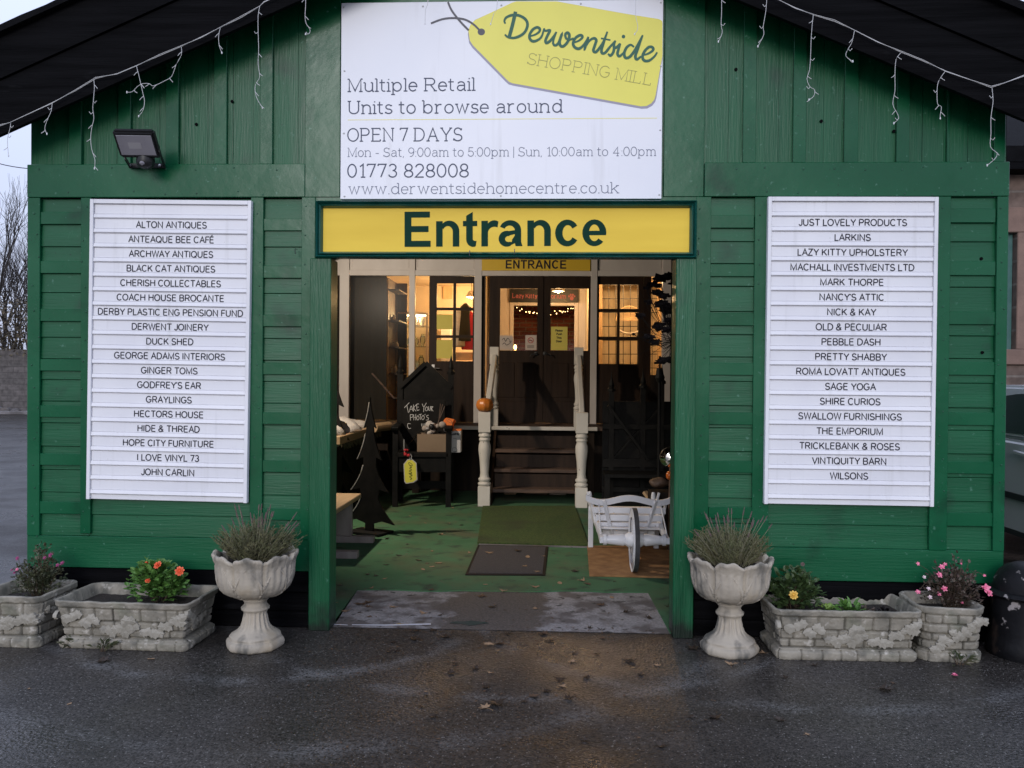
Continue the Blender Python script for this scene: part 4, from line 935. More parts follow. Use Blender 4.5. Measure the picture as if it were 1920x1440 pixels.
# left fixed light
mb = MB(); a = pr(655, 768, 517, 800); mb.face([(a[0], YS+.02, a[2]), (a[1], YS+.02, a[2]), (a[1], YS+.02, a[3]), (a[0], YS+.02, a[3])]); obj('pane', mb, M['dusty'], sf)
mb = MB(); a = pr(778, 804, 517, 800); mb.face([(a[0], YS+.02, a[2]), (a[1], YS+.02, a[2]), (a[1], YS+.02, a[3]), (a[0], YS+.02, a[3])]); obj('pane', mb, M['dusty'], sf)
six = lambda X0, X1, X2, X3, ys: [pr(a, b, *y) for a, b in ((X0, X1), (X2, X3)) for y in ys]
d1 = leaf_door(fx(804, 640, YS), fx(889, 640, YS), six(818, 849, 854, 886, ((531, 577), (582, 629), (634, 678))), 'door')
d2 = leaf_door(fx(1119, 640, YS), fx(1206, 640, YS), six(1123, 1157, 1162, 1197, ((532, 578), (584, 630), (636, 681))), 'door')
mb = MB(); a = pr(1206, 1241, 517, 800); mb.box(a[0]+.002, a[0]+.11, YS+.02, YS+.06, ZP+.01, zr0-.003); obj('mullion', mb, M['door_brown'], sf)
mb = MB(); a = pr(1221, 1241, 520, 700); mb.face([(a[0], YS+.03, a[2]), (a[1], YS+.03, a[2]), (a[1], YS+.03, a[3]), (a[0], YS+.03, a[3])]); obj('pane', mb, M['glass'], sf)
mb = MB(); a = pr(1221, 1241, 701, 800); mb.box(a[0], a[1], YS+.02, YS+.05, ZP+.01, a[3]); mb.box(fx(1257, 640, YS), XR-.1, YS+.02, YS+.05, ZP+.01, zr0); mb.box(XL+.1, fx(637, 640, YS), YS+.02, YS+.05, ZP+.01, zr0); obj('lower_panel', mb, M['inner_wood'], sf)
d3 = leaf_door(fx(917, 640, YS), fx(1013, 640, YS), [pr(937, 1007, 540, 657)], 'double_door')
d4 = leaf_door(fx(1013.2, 640, YS), fx(1107, 640, YS), [pr(1032, 1103, 540, 657)], 'double_door')
mb = MB(); a = pr(1009, 1018, 517, 800); mb.box(a[0], a[1], YS+.005, YS+.0198, ZP+.011, zr0-.004); obj('meeting_stile', mb, M['door_brown'], d4)
mb = MB(); a = pr(903, 917, 517, 800); b = pr(909.5, 916, 526, 700); mb.box(a[0], b[0], YS+.02, YS+.06, ZP+.01, zr0-.003); obj('mullion', mb, M['door_brown'], sf)
mb = MB(); mb.face([(b[0], YS+.03, ZP), (a[1], YS+.03, ZP), (a[1], YS+.03, zr0), (b[0], YS+.03, zr0)]); obj('pane', mb, M['glass'], sf)
for d, u, v in ((d3, 1006, 663), (d4, 1022, 663)):
    q = at(u, v, YS); mb = MB(); mb.lathe([(.03, 0), (.032, .006), (.008, .012)], 12, q+V((0, .018, 0)), axis='y'); mb.tube([q+V((0, .0, 0)), q+V((0, -.04, 0)), q+V((.07 if d is d4 else -.07, -.045, -.01)), q+V((.09 if d is d4 else -.09, -.04, -.045))], .009, 8); obj('handle', mb, M['black'], d, smooth=True)
q = at(812, 690, YS); mb = MB(); mb.box(q.x-.02, q.x+.02, YS+.008, YS+.019, q.z-.09, q.z+.05); mb.tube([q+V((0, .01, 0)), q+V((0, -.04, 0)), q+V((.10, -.045, -.005))], .009, 8); obj('handle', mb, M['steel'], d1, smooth=True)
for d, rects in ((d3, ((930, 965, 680, 745), (968, 1004, 680, 745), (930, 1004, 752, 793))), (d4, ((1034, 1066, 680, 745), (1070, 1098, 680, 745), (1034, 1098, 752, 793)))):
    mb = MB()
    for r in rects:
        a = pr(r[0], r[1], r[2], r[3]); mb.box(a[0], a[1], YS+.010, YS+.0195, a[2], a[3])
    obj('raised_panel', mb, M['door_brown'], d, bevel=.008)

es2 = thing('entrance_sign', 'small warm yellow sign with black capital letters above the dark double doors', 'sign', at(1005, 507, YS-.04))
mb = MB(); boxpx(mb, 903.5, 482, 1107, 507.5, YS-.045, YS-.031); obj('panel', mb, M['yellow_inner'], es2, bevel=.002)
mb = MB(); bold_px(mb, 'ENTRANCE', (948, 503.6), (1061.5, 504), 16, YS-.045, .001); obj('lettering', mb, M['letter'], es2)
# papers on the door panes
def poster(px, m, label, lines=(), ink='letter', Y=YS+.012):
    a = pr(*px); root = thing('poster', label, 'notice', ((a[0]+a[1])/2, Y, a[2]), group='paper notices on the shop doors')
    mb = MB(); mb.box(a[0], a[1], Y-.001, Y+.001, a[2], a[3]); obj('sheet', mb, m, root)
    mb = MB()
    for s, (x0, x1), yb, h, w in lines: text_px(mb, s, (x0, yb), (x1, yb), h, w, Y, False, .3, .0016)
    if lines: obj('lettering', mb, M[ink], root)
    return root
poster((1033, 1064, 612, 656), M['poster_y'], 'yellow notice with four short lines of writing on the right double door', [('Please', (1041, 1055), 622, 4.5, .9), ('Push', (1043, 1054), 628.5, 4.5, .9), ('This', (1043, 1053), 635.5, 4.5, .9), ('Door', (1042.5, 1054), 642, 4.5, .9)])
ns = poster((985, 1006, 628, 656), M['poster_w'], 'no smoking notice with a red ring on the left double door')
q = at(995, 638, YS+.010); mb = MB()
ribbon(mb, [(.038*cos(k*pi/10), .038*sin(k*pi/10)) for k in range(20)], .008, .0016, (V((q.x, YS+.010, q.z)), V((1, 0, 0)), V((0, 0, 1))), True)
ribbon(mb, [(-.027, .027), (.027, -.027)], .007, .0018, (V((q.x, YS+.010, q.z)), V((1, 0, 0)), V((0, 0, 1)))); obj('red_ring', mb, M['red'], ns)
mb = MB(); ribbon(mb, [(-.024, -.004), (.024, -.004)], .009, .0013, (V((q.x, YS+.010, q.z)), V((1, 0, 0)), V((0, 0, 1))))
for z in (.075, .09, .105): ribbon(mb, [(-.05, -z), (.05, -z)], .005, .0013, (V((q.x, YS+.010, q.z)), V((1, 0, 0)), V((0, 0, 1))))
obj('lettering', mb, M['letter'], ns)
pw = poster((937, 962, 629, 656), M['poster_w'], 'cream notice with handwriting in the lower left of the left double door')
mb = MB(); strokes_px(mb, [[(941, 638), (945, 634), (948, 640), (952, 634), (957, 640)], [(942, 646), (946, 643), (950, 647), (957, 643)], [(955, 640), (957, 642), (959, 639)]], YS+.010, 1.0, .0016); obj('lettering', mb, M['letter'], pw)
poster((818.5, 848.5, 590, 618), M['poster_y'], 'plain yellow paper in the middle left pane of the small paned door')
poster((818.5, 848.5, 638, 673), M['poster_y'], 'plain yellow paper in the bottom left pane of the small paned door')

# ------------------------------------------------------------------ lit rooms behind the glass
rm = thing('shop_room', 'warmly lit cream room behind the glazed shop front', 'room', (0, 8.3, ZP))
ya, yb = YS+.07, 10.05
mb = MB(); mb.box(XL+.1, XR-.1, ya, yb, ZP-.04, ZP); obj('room_floor', mb, M['shelf_wood'], rm)
mb = MB(); mb.box(XL+.1, XR-.1, ya, yb, 3.24, 3.28); obj('room_ceiling', mb, M['warm_wall'], rm)
mb = MB(); mb.box(XL+.1, XR-.1, 10.0, 10.05, ZP+.001, 3.239); obj('room_wall', mb, M['warm_wall'], rm)
for x in (XL+.1, XR-.14):
    mb = MB(); mb.box(x, x+.04, ya, 9.99, ZP+.001, 3.239); obj('room_wall', mb, M['warm_wall'], rm)
for u in (893, 1111):                                   # partitions either side of the lobby
    x = fx(u, 640, YS+.1); mb = MB(); mb.box(x-.03, x+.03, YS+.12, 9.99, ZP+.001, 3.239); obj('partition', mb, M['warm_wall'], rm)
# lobby screen with window opening and a brick wall beyond
YL = 8.3
lb = thing('lobby_screen', 'cream panelled screen with a window opening and black shop sign behind the double doors', 'screen', (0, YL, ZP))
sc_ = [fx(925, 600, YL), fx(1112, 600, YL), at(960, 500, YL).z, ZP+.002]; op = [fx(963, 600, YL), fx(1077, 600, YL), at(960, 573, YL).z, at(960, 660, YL).z]
mb = MB(); mb.box(sc_[0], op[0], YL, YL+.06, sc_[3], 3.23); mb.box(op[1], sc_[1], YL, YL+.06, sc_[3], 3.23); mb.box(op[0], op[1], YL, YL+.06, op[2], 3.23); mb.box(op[0], op[1], YL, YL+.06, sc_[3], op[3]); obj('boarding', mb, M['cream'], lb)
mb = MB()
for (a, b, c, d) in ((op[0]-.06, op[0], op[3]-.06, op[2]+.06), (op[1], op[1]+.06, op[3]-.06, op[2]+.06), (op[0]+.001, op[1]-.001, op[2], op[2]+.06), (op[0]+.001, op[1]-.001, op[3]-.06, op[3])): mb.box(a, b, YL-.02, YL-.001, c, d)
obj('architrave', mb, M['cream'], lb, bevel=.004)
mb = MB(); boxpx(mb, 955, 542, 1085, 567, YL-.05, YL-.022); bd = obj('shop_sign', mb, M['black'], lb, bevel=.004)
mb = MB(); text_px(mb, 'Lazy Kitty Emporium', (960, 559), (1061, 560), 9, 1.4, YL-.05, True, .22, .001)
q = at(1072, 557, YL-.05)
for dx, dz, r in ((0, -.018, .030), (-.045, .012, .014), (-.018, .036, .015), (.018, .036, .015), (.045, .012, .014)):
    mb.face([(q.x+dx+r*cos(k*pi/8), YL-.0515, q.z+dz+r*1.15*sin(k*pi/8)) for k in range(16)])
obj('lettering', mb, mat('dull pink letters', (.33, .085, .10), rough=.6), bd)
mb = MB(); mb.box(sc_[0]-.02, sc_[1]+.02, 9.72, 9.8, ZP+.002, 3.2); tag(obj('brick_wall', mb, M['brick']), 'red brick wall glimpsed through the lobby window', 'wall')
mb = MB(); bl = emit('warm fairy light', (1, .62, .25), 9); gp = [at(972+6.2*k, 579+9*sin(pi*(k+.5)/17), YL+.09) for k in range(17)]
mb.tube(gp, .004, 5); gl = thing('light_garland', 'garland of tiny warm lights hung inside the lobby window', 'lights', gp[8]); obj('cable', mb, M['black'], gl)
mb = MB()
for k, q in enumerate(gp):
    for j in range(2): mb.ball(q+V((rnd.uniform(-.03, .03), -.005, rnd.uniform(-.03, .03))), .0065, n=6, m=4)
obj('bulbs', mb, bl, gl)
# lamps
def lamp(name, label, q, watts, shade=True, col=(1, .60, .27), r=.05):
    t = thing(name, label, 'lamp', q)
    mb = MB(); mb.ball(q, .034, n=12, m=8); obj('bulb', mb, emit('lit bulb', (1, .68, .30), 16), t, smooth='all')
    if shade:
        mb = MB(); mb.lathe([(.02, .10), (.05, .085), (.085, .03), (.10, -.01), (.097, -.01), (.082, .03), (.045, .075)], 20, q); obj('shade', mb, M['steel'], t, smooth=True)
        mb = MB(); mb.tube([q+V((0, 0, .1)), V((q.x, q.y, 3.24))], .005, 6); obj('cord', mb, M['black'], t)
    l = bpy.data.objects.new('lamp_light', bpy.data.lights.new('lamp_light', 'POINT')); COL.objects.link(l); l.data.energy = watts; l.data.color = col; l.data.shadow_soft_size = r
    l.parent = t; l.location = (0, 0, -.07 if shade else 0)
    return t
lamp('pendant_lamp', 'glowing pendant lamp seen through the top of the right double door', at(1047, 545, 7.35), 36)
lamp('pendant_lamp', 'glowing pendant lamp seen through the top pane of the small paned door', at(884, 556, 8.9), 80)
lamp('pendant_lamp', 'pendant lamp lighting the room behind the right glazed door', at(1186, 512, 8.3), 70)
q = at(966, 651, 7.5); t = thing('candle_lamp', 'small candle lamp with a bright flame low behind the left double door', 'lamp', q+V((0, 0, -.1)))
mb = MB(); mb.ball(q, .022, .022, .04, 10, 8); obj('flame', mb, emit('candle flame', (1, .45, .12), 18), t, smooth='all')
mb = MB(); mb.lathe([(.03, -.16), (.03, -.05), (.012, -.045), (.008, -.03)], 14, q); obj('candle', mb, M['cream'], t, smooth=True)
l = bpy.data.objects.new('flame_light', bpy.data.lights.new('flame_light', 'POINT')); COL.objects.link(l); l.data.energy = 1.5; l.data.color = (1, .35, .10); l.data.shadow_soft_size = .03; l.parent = t; l.location = (0, -.03, .12)
mb = MB(); mb.box(q.x-.3, q.x+.3, q.y-.1, q.y+.12, q.z-.20, q.z-.16); mb.box(q.x-.27, q.x-.23, q.y-.06, q.y+.06, ZP+.002, q.z-.201); mb.box(q.x+.23, q.x+.27, q.y-.06, q.y+.06, ZP+.002, q.z-.201); tag(obj('console_table', mb, M['shelf_wood'], bevel=.004), 'narrow dark console table holding the candle lamp', 'table')
# left room contents
mb = MB(); pts = [(fx(650, 640, 6.85)+k*.012, 6.85+.012*sin(k*.35), ) for k in range(int((fx(727, 640, 6.85)-fx(650, 640, 6.85))/.012))]
for (x0, y0), (x1, y1) in zip(pts, pts[1:]): mb.face([(x0, y0, ZP+.02), (x1, y1, ZP+.02), (x1, y1, 3.2), (x0, y0, 3.2)])
tag(obj('curtain', mb, M['curtain'], smooth='all'), 'grey brown curtain drawn behind the left shop window', 'curtain')
sh = thing('shelf_unit', 'dark open shelf unit end with small ornaments, beside the curtain', 'shelf', at(737, 790, 7.4))
x0, x1 = fx(728, 640, 7.2), fx(748, 640, 7.2)
mb = MB(); mb.box(x0-.02, x0, 7.2, 7.9, ZP+.002, 3.05); mb.box(x0-.02, x1, 7.9, 7.92, ZP+.002, 3.05); obj('side_panel', mb, M['shelf_wood'], sh)
for v in (542, 600, 650, 700, 745):
    z = at(735, v, 7.2).z; mb = MB(); mb.box(x0+.001, x1, 7.2, 7.899, z-.02, z); obj('shelf', mb, M['shelf_wood'], sh)
mb = MB(); mb.box(x0-.028, x0+.004, 7.17, 7.199, ZP+.002, 3.05); obj('edge_strip', mb, M['warm_frame'], sh)
for k, (u, v, h) in enumerate(((733, 650, .12), (738, 650, .08), (743, 650, .1), (734, 700, .1), (741, 700, .14), (738, 600, .1))):
    q = at(u, v, 7.45); q.z = at(735, v, 7.2).z; mb = MB(); mb.lathe([(.02, 0), (.035, .2*h), (.03, .6*h), (.012, .8*h), (.018, h)], 12, q); tag(obj('ornament', mb, M['fleece' if k % 2 else 'cream'], smooth=True), 'small pale ornament on the dark shelf unit', 'ornament', 'ornaments on the shelf unit')
cb = thing('glass_cabinet', 'tall glass display cabinet of glassware in the left room', 'cabinet', at(772, 780, 8.1))
x0, x1 = fx(746, 640, 8.0), fx(802, 640, 8.0)
z0, z1 = ZP+.002, at(770, 588, 8).z
mb = MB()
for x in (x0, x1):
    for y in (7.9, 8.4): mb.box(x-.012, x+.012, y-.012, y+.012, z0, z1)
for z in (z0+.3, z1): mb.box(x0+.013, x1-.013, 7.89, 7.91, z-.012, z+.012); mb.box(x0+.013, x1-.013, 8.39, 8.41, z-.012, z+.012)
obj('frame', mb, M['warm_frame'], cb)
for k, v in enumerate((612, 650, 690, 727)):
    z = at(770, v, 8.1).z; mb = MB(); mb.box(x0+.014, x1-.014, 7.915, 8.385, z-.004, z+.004); obj('glass_shelf', mb, M['clear'], cb)
mb = MB(); mb.face([(x0+.013, 7.9, z0+.3), (x1-.013, 7.9, z0+.3), (x1-.013, 7.9, z1), (x0+.013, 7.9, z1)]); obj('pane', mb, M['clear'], cb)
mb = MB(); mb.box(x0+.013, x1-.013, 7.892, 8.39, z0, z0+.28); obj('base', mb, M['warm_frame'], cb)
l = bpy.data.objects.new('cabinet_light', bpy.data.lights.new('cabinet_light', 'POINT')); COL.objects.link(l); l.data.energy = 14; l.data.color = (1, .66, .34); l.data.shadow_soft_size = .04; l.parent = cb; l.location = V(((x0+x1)/2, 8.0, z1-.06))-V(cb.location)
mb = MB(); mb.tube([(x0+.03, 8.0, z1-.03), (x1-.03, 8.0, z1-.03)], .012, 8); obj('lit_tube', mb, emit('lit cabinet tube', (1, .75, .45), 8), cb)
vs_ = [('fleece', .16), ('clear', .2), ('cream', .12), ('card', .18), ('clear', .14), ('pumpkin', .09)]
rr = random.Random(4)
for v in (612, 650, 690, 727):
    z = at(770, v, 8.1).z+.005
    for k in range(4):
        x = x0+.06+(x1-x0-.12)*(k+.5)/4; mm_, h = rr.choice(vs_); q = V((x, 8.05+rr.uniform(-.08, .15), z)); mb = MB()
        mb.lathe([(.03, 0), (.02, .1*h), (.045, .45*h), (.04, .8*h), (.02, .88*h), (.028, h)], 12, q); tag(obj('vase', mb, M[mm_], smooth=True), 'small vase on a glass shelf of the display cabinet', 'vase', 'vases in the glass cabinet')
# merchandise in the room behind the small paned door
items = [('storage_box', 'pale box stacked against the back wall of the left room', 'box', 826, 600, 845, 680, 9.3, 'cream'), ('storage_box', 'brown box on the floor behind the small paned door', 'box', 852, 660, 886, 700, 9.0, 'card'),
         ('storage_box', 'long pale chest below the lamp in the left room', 'chest', 850, 676, 905, 740, 8.9, 'warm_frame'), ('picture_frame', 'square picture frame on the left room wall', 'picture', 830, 530, 848, 560, 9.95, 'warm_frame')]
for (n_, l_, c_, u0, v0, u1, v1, Y, m_) in items:
    mb = MB(); boxpx(mb, u0, v0, u1, v1, Y, min(Y+.35, 9.99)); tag(obj(n_, mb, M[m_], bevel=.01), l_, c_)
for k, (u, v, m_) in enumerate(((862, 610, 'fleece'), (873, 600, 'curtain'), (882, 615, 'red'))):
    q = at(u, v, 8.6); mb = MB(); mb.lathe([(.02, .28), (.09, .22), (.11, .0), (.15, -.35), (.14, -.36)], 14, q, fn=lambda r, z, a, kk: (r*(1+.12*sin(a*5)), z)); tag(obj('hanging_garment', mb, M[m_], smooth=True), ('pale garment hanging in the left room', 'brown garment hanging under the lamp', 'red garment hanging beside the small paned door frame')[k], 'garment')
# right room: leaded window screen and round rattan fan
lw = thing('leaded_window', 'large leaded light screen glowing in the room behind the right glazed door', 'window', at(1175, 700, 9.2))
mb = MB(); a = [at(u, v, 9.2) for u, v in ((1128, 534), (1236, 534), (1236, 760), (1128, 760))]
for k in range(9): u = 1128+k*13.5; mb.bar(at(u, 534, 9.2), at(u, 770, 9.2), .012, .012)
for k in range(10): v = 534+k*26; mb.bar(at(1128, v, 9.2), at(1236, v, 9.2), .012, .012, (0, 1, 0))
obj('lead_lattice', mb, M['black'], lw)
mb = MB(); mb.bar(at(1126, 530, 9.18), at(1238, 530, 9.18), .06, .06); mb.bar(at(1126, 530, 9.18), at(1126, 775, 9.18), .06, .06); mb.bar(at(1236, 530, 9.18), at(1236, 775, 9.18), .06, .06); obj('frame', mb, M['warm_frame'], lw)
fq = at(1180, 590, 8.8); rf = thing('rattan_fan', 'round rattan fan ornament in the right lit room', 'ornament', fq)
mb = MB()
for k in range(25): mb.tube([fq+V((0, 0, -.1)), fq+V((.22*cos(k*pi/24), 0, .24*sin(k*pi/24)-.1))], .004, 5)
obj('ribs', mb, M['warm_frame'], rf)
mb = MB(); mb.tube([fq+V((.22*cos(k*pi/24), 0, .24*sin(k*pi/24)-.1)) for k in range(25)], .008, 6); obj('rim', mb, M['warm_frame'], rf)
mb = MB(); mb.tube([fq+V((.2*cos(k*pi/20+pi), -.05, .12*sin(k*pi/20+pi)-.2)) for k in range(21)], .018, 6); tag(obj('basket_rim', mb, M['fleece']), 'pale looped basket rim below the rattan fan', 'basket')
# porch lamp on the left wall (its light throws the shadows on the carpet)
t = thing('porch_lamp', 'round bulkhead lamp lit on the left wall inside the porch', 'lamp', (XL+.085, 2.8, 3.0))
mb = MB(); mb.lathe([(.11, 0), (.11, .03), (.09, .05)], 24, (XL+.085, 2.8, 3.0), axis='x'); obj('base', mb, M['black'], t, smooth=True)
mb = MB(); mb.ball((XL+.135, 2.8, 3.0), .04, .06, .06, 16, 10); obj('diffuser', mb, emit('lit lamp diffuser', (1, .86, .70), 6), t, smooth='all')
l = bpy.data.objects.new('porch_light', bpy.data.lights.new('porch_light', 'SPOT')); COL.objects.link(l); l.data.energy = 360; l.data.color = (1, .86, .70); l.data.shadow_soft_size = .05; l.parent = t; l.location = (.18, 0, 0); l.data.spot_size = R(146); l.data.spot_blend = .5; l.rotation_euler = V((-3.2, -2.9, 2.2)).to_track_quat('Z', 'Y').to_euler()

# ------------------------------------------------------------------ things standing in the porch
def chair(loc, rz, label):
    t = thing('throne_chair', label, 'chair')
    mb = MB(); mb.box(-.32, .32, -.02, .50, .60, .655); obj('seat', mb, M['black_paint'], t, bevel=.006)
    for x in (-.32, .32):
        mb = MB(); mb.box(x-.035, x+.035, .48, .55, 0, 1.60); mb.lathe([(.045, 1.60), (.05, 1.63), (.03, 1.66), (.034, 1.69), (.022, 1.76), (.002, 1.84)], 8, (x, .515, 0)); obj('back_post', mb, M['black_paint'], t)
        mb = MB(); mb.box(x-.032, x+.032, -.02, .045, 0, .92); obj('front_leg', mb, M['black_paint'], t)
        mb = MB(); mb.prism([(x-.045, -.06, .92), (x-.045, .50, .95), (x-.045, .50, .99), (x-.045, -.02, .98), (x-.045, -.08, .96)], (.09, 0, 0)); obj('armrest', mb, M['black_paint'], t, bevel=.006)
    mb = MB(); mb.prism([(-.29, .50, .62), (.29, .50, .62), (.29, .50, 1.45), (.0, .50, 1.72), (-.29, .50, 1.45)], (0, .025, 0)); obj('back_panel', mb, M['black_paint'], t, bevel=.004)
    mb = MB()
    for s in (-1, 1): mb.bar((s*.33, .49, 1.43), (0, .491, 1.745), .05, .05)
    obj('gable_rail', mb, M['black_paint'], t)
    mb = MB(); mb.box(-.285, .285, .0, .03, .42, .598); obj('apron', mb, M['black_paint'], t)
    mb = MB(); mb.box(-.285, .285, .49, .52, .15, .25); obj('stretcher', mb, M['black_paint'], t)
    t.location = loc; t.rotation_euler = (0, 0, rz); return t
q = at(762, 956, 4.75)
CH = chair((fx(791, 800, 4.75), 4.77, .011), R(4), 'black wooden throne chair with pointed posts and gabled back holding a chalkboard and a carton')
cb = thing('chalkboard', 'black chalkboard with white handwriting propped on the throne chair', 'chalkboard', at(793, 850, 5.2))
YC = 5.17
mb = MB(); boxpx(mb, 754, 750, 834, 858, YC, YC+.02); obj('board', mb, M['black_paint'], cb, bevel=.003)
mb = MB(); hand = lambda L: [(600+a/5.333, 720+b/5.333) for a, b in L]
C1 = [[(842, 238), (893, 186)], [(868, 212), (884, 288)], [(893, 280), (912, 220), (930, 272)], [(898, 255), (926, 250)], [(935, 205), (935, 275)], [(965, 205), (938, 240), (962, 272)], [(990, 200), (968, 205), (972, 262), (994, 256)], [(972, 232), (988, 230)],
      [(1022, 198), (1038, 228), (1064, 188)], [(1040, 226), (1036, 280)], [(1066, 225), (1052, 250), (1064, 268), (1080, 250), (1068, 225)], [(1086, 222), (1086, 256), (1098, 262), (1106, 222)], [(1112, 225), (1112, 270)], [(1112, 225), (1130, 228), (1116, 246), (1132, 272)],
      [(902, 305), (905, 365)], [(902, 305), (930, 308), (926, 330), (905, 336)], [(938, 305), (938, 362)], [(958, 300), (958, 362)], [(938, 335), (958, 332)], [(978, 315), (966, 340), (978, 360), (992, 340), (980, 315)], [(988, 308), (1018, 300)], [(1004, 304), (1006, 358)],
      [(1030, 312), (1016, 336), (1028, 358), (1044, 336), (1032, 312)], [(1052, 300), (1048, 312)], [(1086, 312), (1066, 318), (1072, 334), (1086, 342), (1078, 360), (1060, 360)], [(906, 398), (880, 396), (876, 424), (890, 446), (910, 440)], [(1014, 395), (1018, 425)], [(1030, 395), (1032, 420), (1046, 420), (1048, 394)], [(1056, 420), (1058, 392), (1074, 396), (1062, 408), (1078, 422)]]
strokes_px(mb, [hand(p) for p in C1], YC, .95, .001, True, None); obj('chalk_lettering', mb, M['white_wire'], cb)
zs = CH.location.z+.656
bx = thing('cardboard_box', 'open brown cardboard box of odds and ends on the seat of the throne chair', 'box', (fx(810, 850, 4.9), 4.93, zs))
mb = MB(); x0, x1 = fx(782, 850, 4.84), fx(841, 850, 4.84); z1 = at(800, 814, 4.84).z
for (a, b, c, d) in ((x0, x1, 4.84, 4.846), (x0, x1, 5.08, 5.086), (x0, x0+.006, 4.8465, 5.0795), (x1-.006, x1, 4.8465, 5.0795)): mb.box(a, b, c, d, zs, z1)
mb.box(x0, x1, 4.84, 5.086, zs-.0005, zs+.004); obj('carton', mb, M['card'], bx)
mb = MB(); mb.prism([(x0, 4.84, z1), (x0, 5.08, z1), (x0-.10, 5.05, z1-.10), (x0-.11, 4.87, z1-.13)], (.004, 0, .004)); obj('flap', mb, M['card'], bx)
rr = random.Random(12)
for k in range(16):
    u, v = rr.uniform(785, 838), rr.uniform(796, 816); q = at(u, v, 4.95+rr.uniform(-.08, .1)); mb = MB(); r = rr.uniform(.022, .05)
    mb.ball(q, r, r*.7, r*rr.uniform(.6, 1.1), 8, 6); tag(obj('trinket', mb, M[rr.choice(('grey_wood', 'curtain', 'card', 'black', 'white_card', 'fleece', 'shelf_wood'))], smooth='all'), 'small oddment heaped in the open cardboard box', 'oddment', 'oddments in the cardboard box')
for (a, b) in (((818, 808), (830, 758)), ((821, 808), (826, 757)), ((815, 808), (834, 762))):
    mb = MB(); mb.tube([at(*a, 4.98), at(*b, 5.02)], .006, 6); tag(obj('wooden_stick', mb, M['shelf_wood']), 'thin dark stick poking up out of the cardboard box', 'stick', 'sticks in the cardboard box')
oc = thing('orange_packet', 'bright orange packet lying tilted on top of the cardboard box', 'packet', at(842, 794, 4.9))
mb = MB(); P = [at(*p, 4.88) for p in ((833, 786), (837, 783), (852, 786), (849, 793), (846, 804), (842, 802), (831, 790))]; mb.prism(P, (.01, .09, -.02)); obj('packet_body', mb, M['orange_card'], oc, bevel=.004)
mb = MB(); strokes_px(mb, [[(836, 786), (841, 791), (846, 793)], [(839, 785), (846, 789), (848, 796)]], 4.875, .7, 0, True, None); obj('print', mb, M['card'], oc)
ct = thing('white_carton', 'upright pale carton with orange top and small print beside the cardboard box', 'box', (fx(852, 850, 4.84), 4.9, zs))
mb = MB(); mb.box(fx(842.5, 850, 4.84), fx(863.5, 850, 4.84), 4.84, 5.0, zs, at(852, 808, 4.84).z); obj('carton', mb, M['white_card'], ct, bevel=.002)
mb = MB(); mb.box(fx(842.5, 850, 4.84), fx(863.5, 850, 4.84), 4.839, 5.001, at(852, 808, 4.84).z+.0005, at(852, 806, 4.84).z+.006); obj('orange_top', mb, M['orange_card'], ct)
mb = MB(); text_px(mb, 'Goldray', (845.5, 816), (861, 816), 5, 1.0, 4.84, False, .25, .001); strokes_px(mb, [[(848, 846), (849, 840), (853, 839), (857, 842), (857, 847), (848, 846)], [(850, 822), (856, 822)]], 4.84, .6, .001, False, None); obj('print', mb, M['letter'], ct)
# hanging price tag
hg = thing('hanging_tag', 'yellow luggage tag with green script hanging by red ribbon from the throne chair arm', 'tag', at(770, 862, 4.62))
YT = 4.62
mb = MB(); P = [(764, 861), (773, 861), (781, 868), (782.5, 900), (775, 905), (761, 907), (758, 903), (756.5, 870)]; mb.prism([at(a, b, YT) for a, b in P], (0, .006, 0)); obj('card_border', mb, M['white_card'], hg)
mb = MB(); c = (769.5, 884); mb.face([at(c[0]+(a-c[0])*.88, c[1]+(b-c[1])*.93, YT-.001) for a, b in P]); obj('card', mb, M['yellow_print'], hg)
mb = MB(); w = [[(766, 867), (771, 869), (773, 873), (768, 872), (766, 868)], [(768, 873), (772, 876), (768, 878), (772, 881), (767, 883), (772, 886), (768, 889), (773, 891), (768, 894), (772, 897), (769, 899)], [(771, 877), (768.5, 876)], [(772, 888), (766, 887)]]
strokes_px(mb, w, YT-.001, .9, .001, True, None); obj('lettering', mb, M['sign_green'], hg)
mb = MB(); mb.tube([at(757.5, 824, YT), at(757.5, 845, YT), at(763, 855, YT), at(769, 858, YT)], .004, 6); mb.tube([at(769, 862, YT-.004), at(767, 856, YT-.006), at(770, 851, YT-.006), at(772, 856, YT-.006), at(771, 861, YT-.004)], .005, 6); obj('cord', mb, M['white_wire'], hg)
mb = MB()
for k in range(7): q = at(757+rr.uniform(0, 12), 844+rr.uniform(0, 11), YT+rr.uniform(-.02, .02)); mb.ball(q, .022, .012, .016, 7, 5)
obj('ribbon', mb, M['red'], hg, smooth='all')

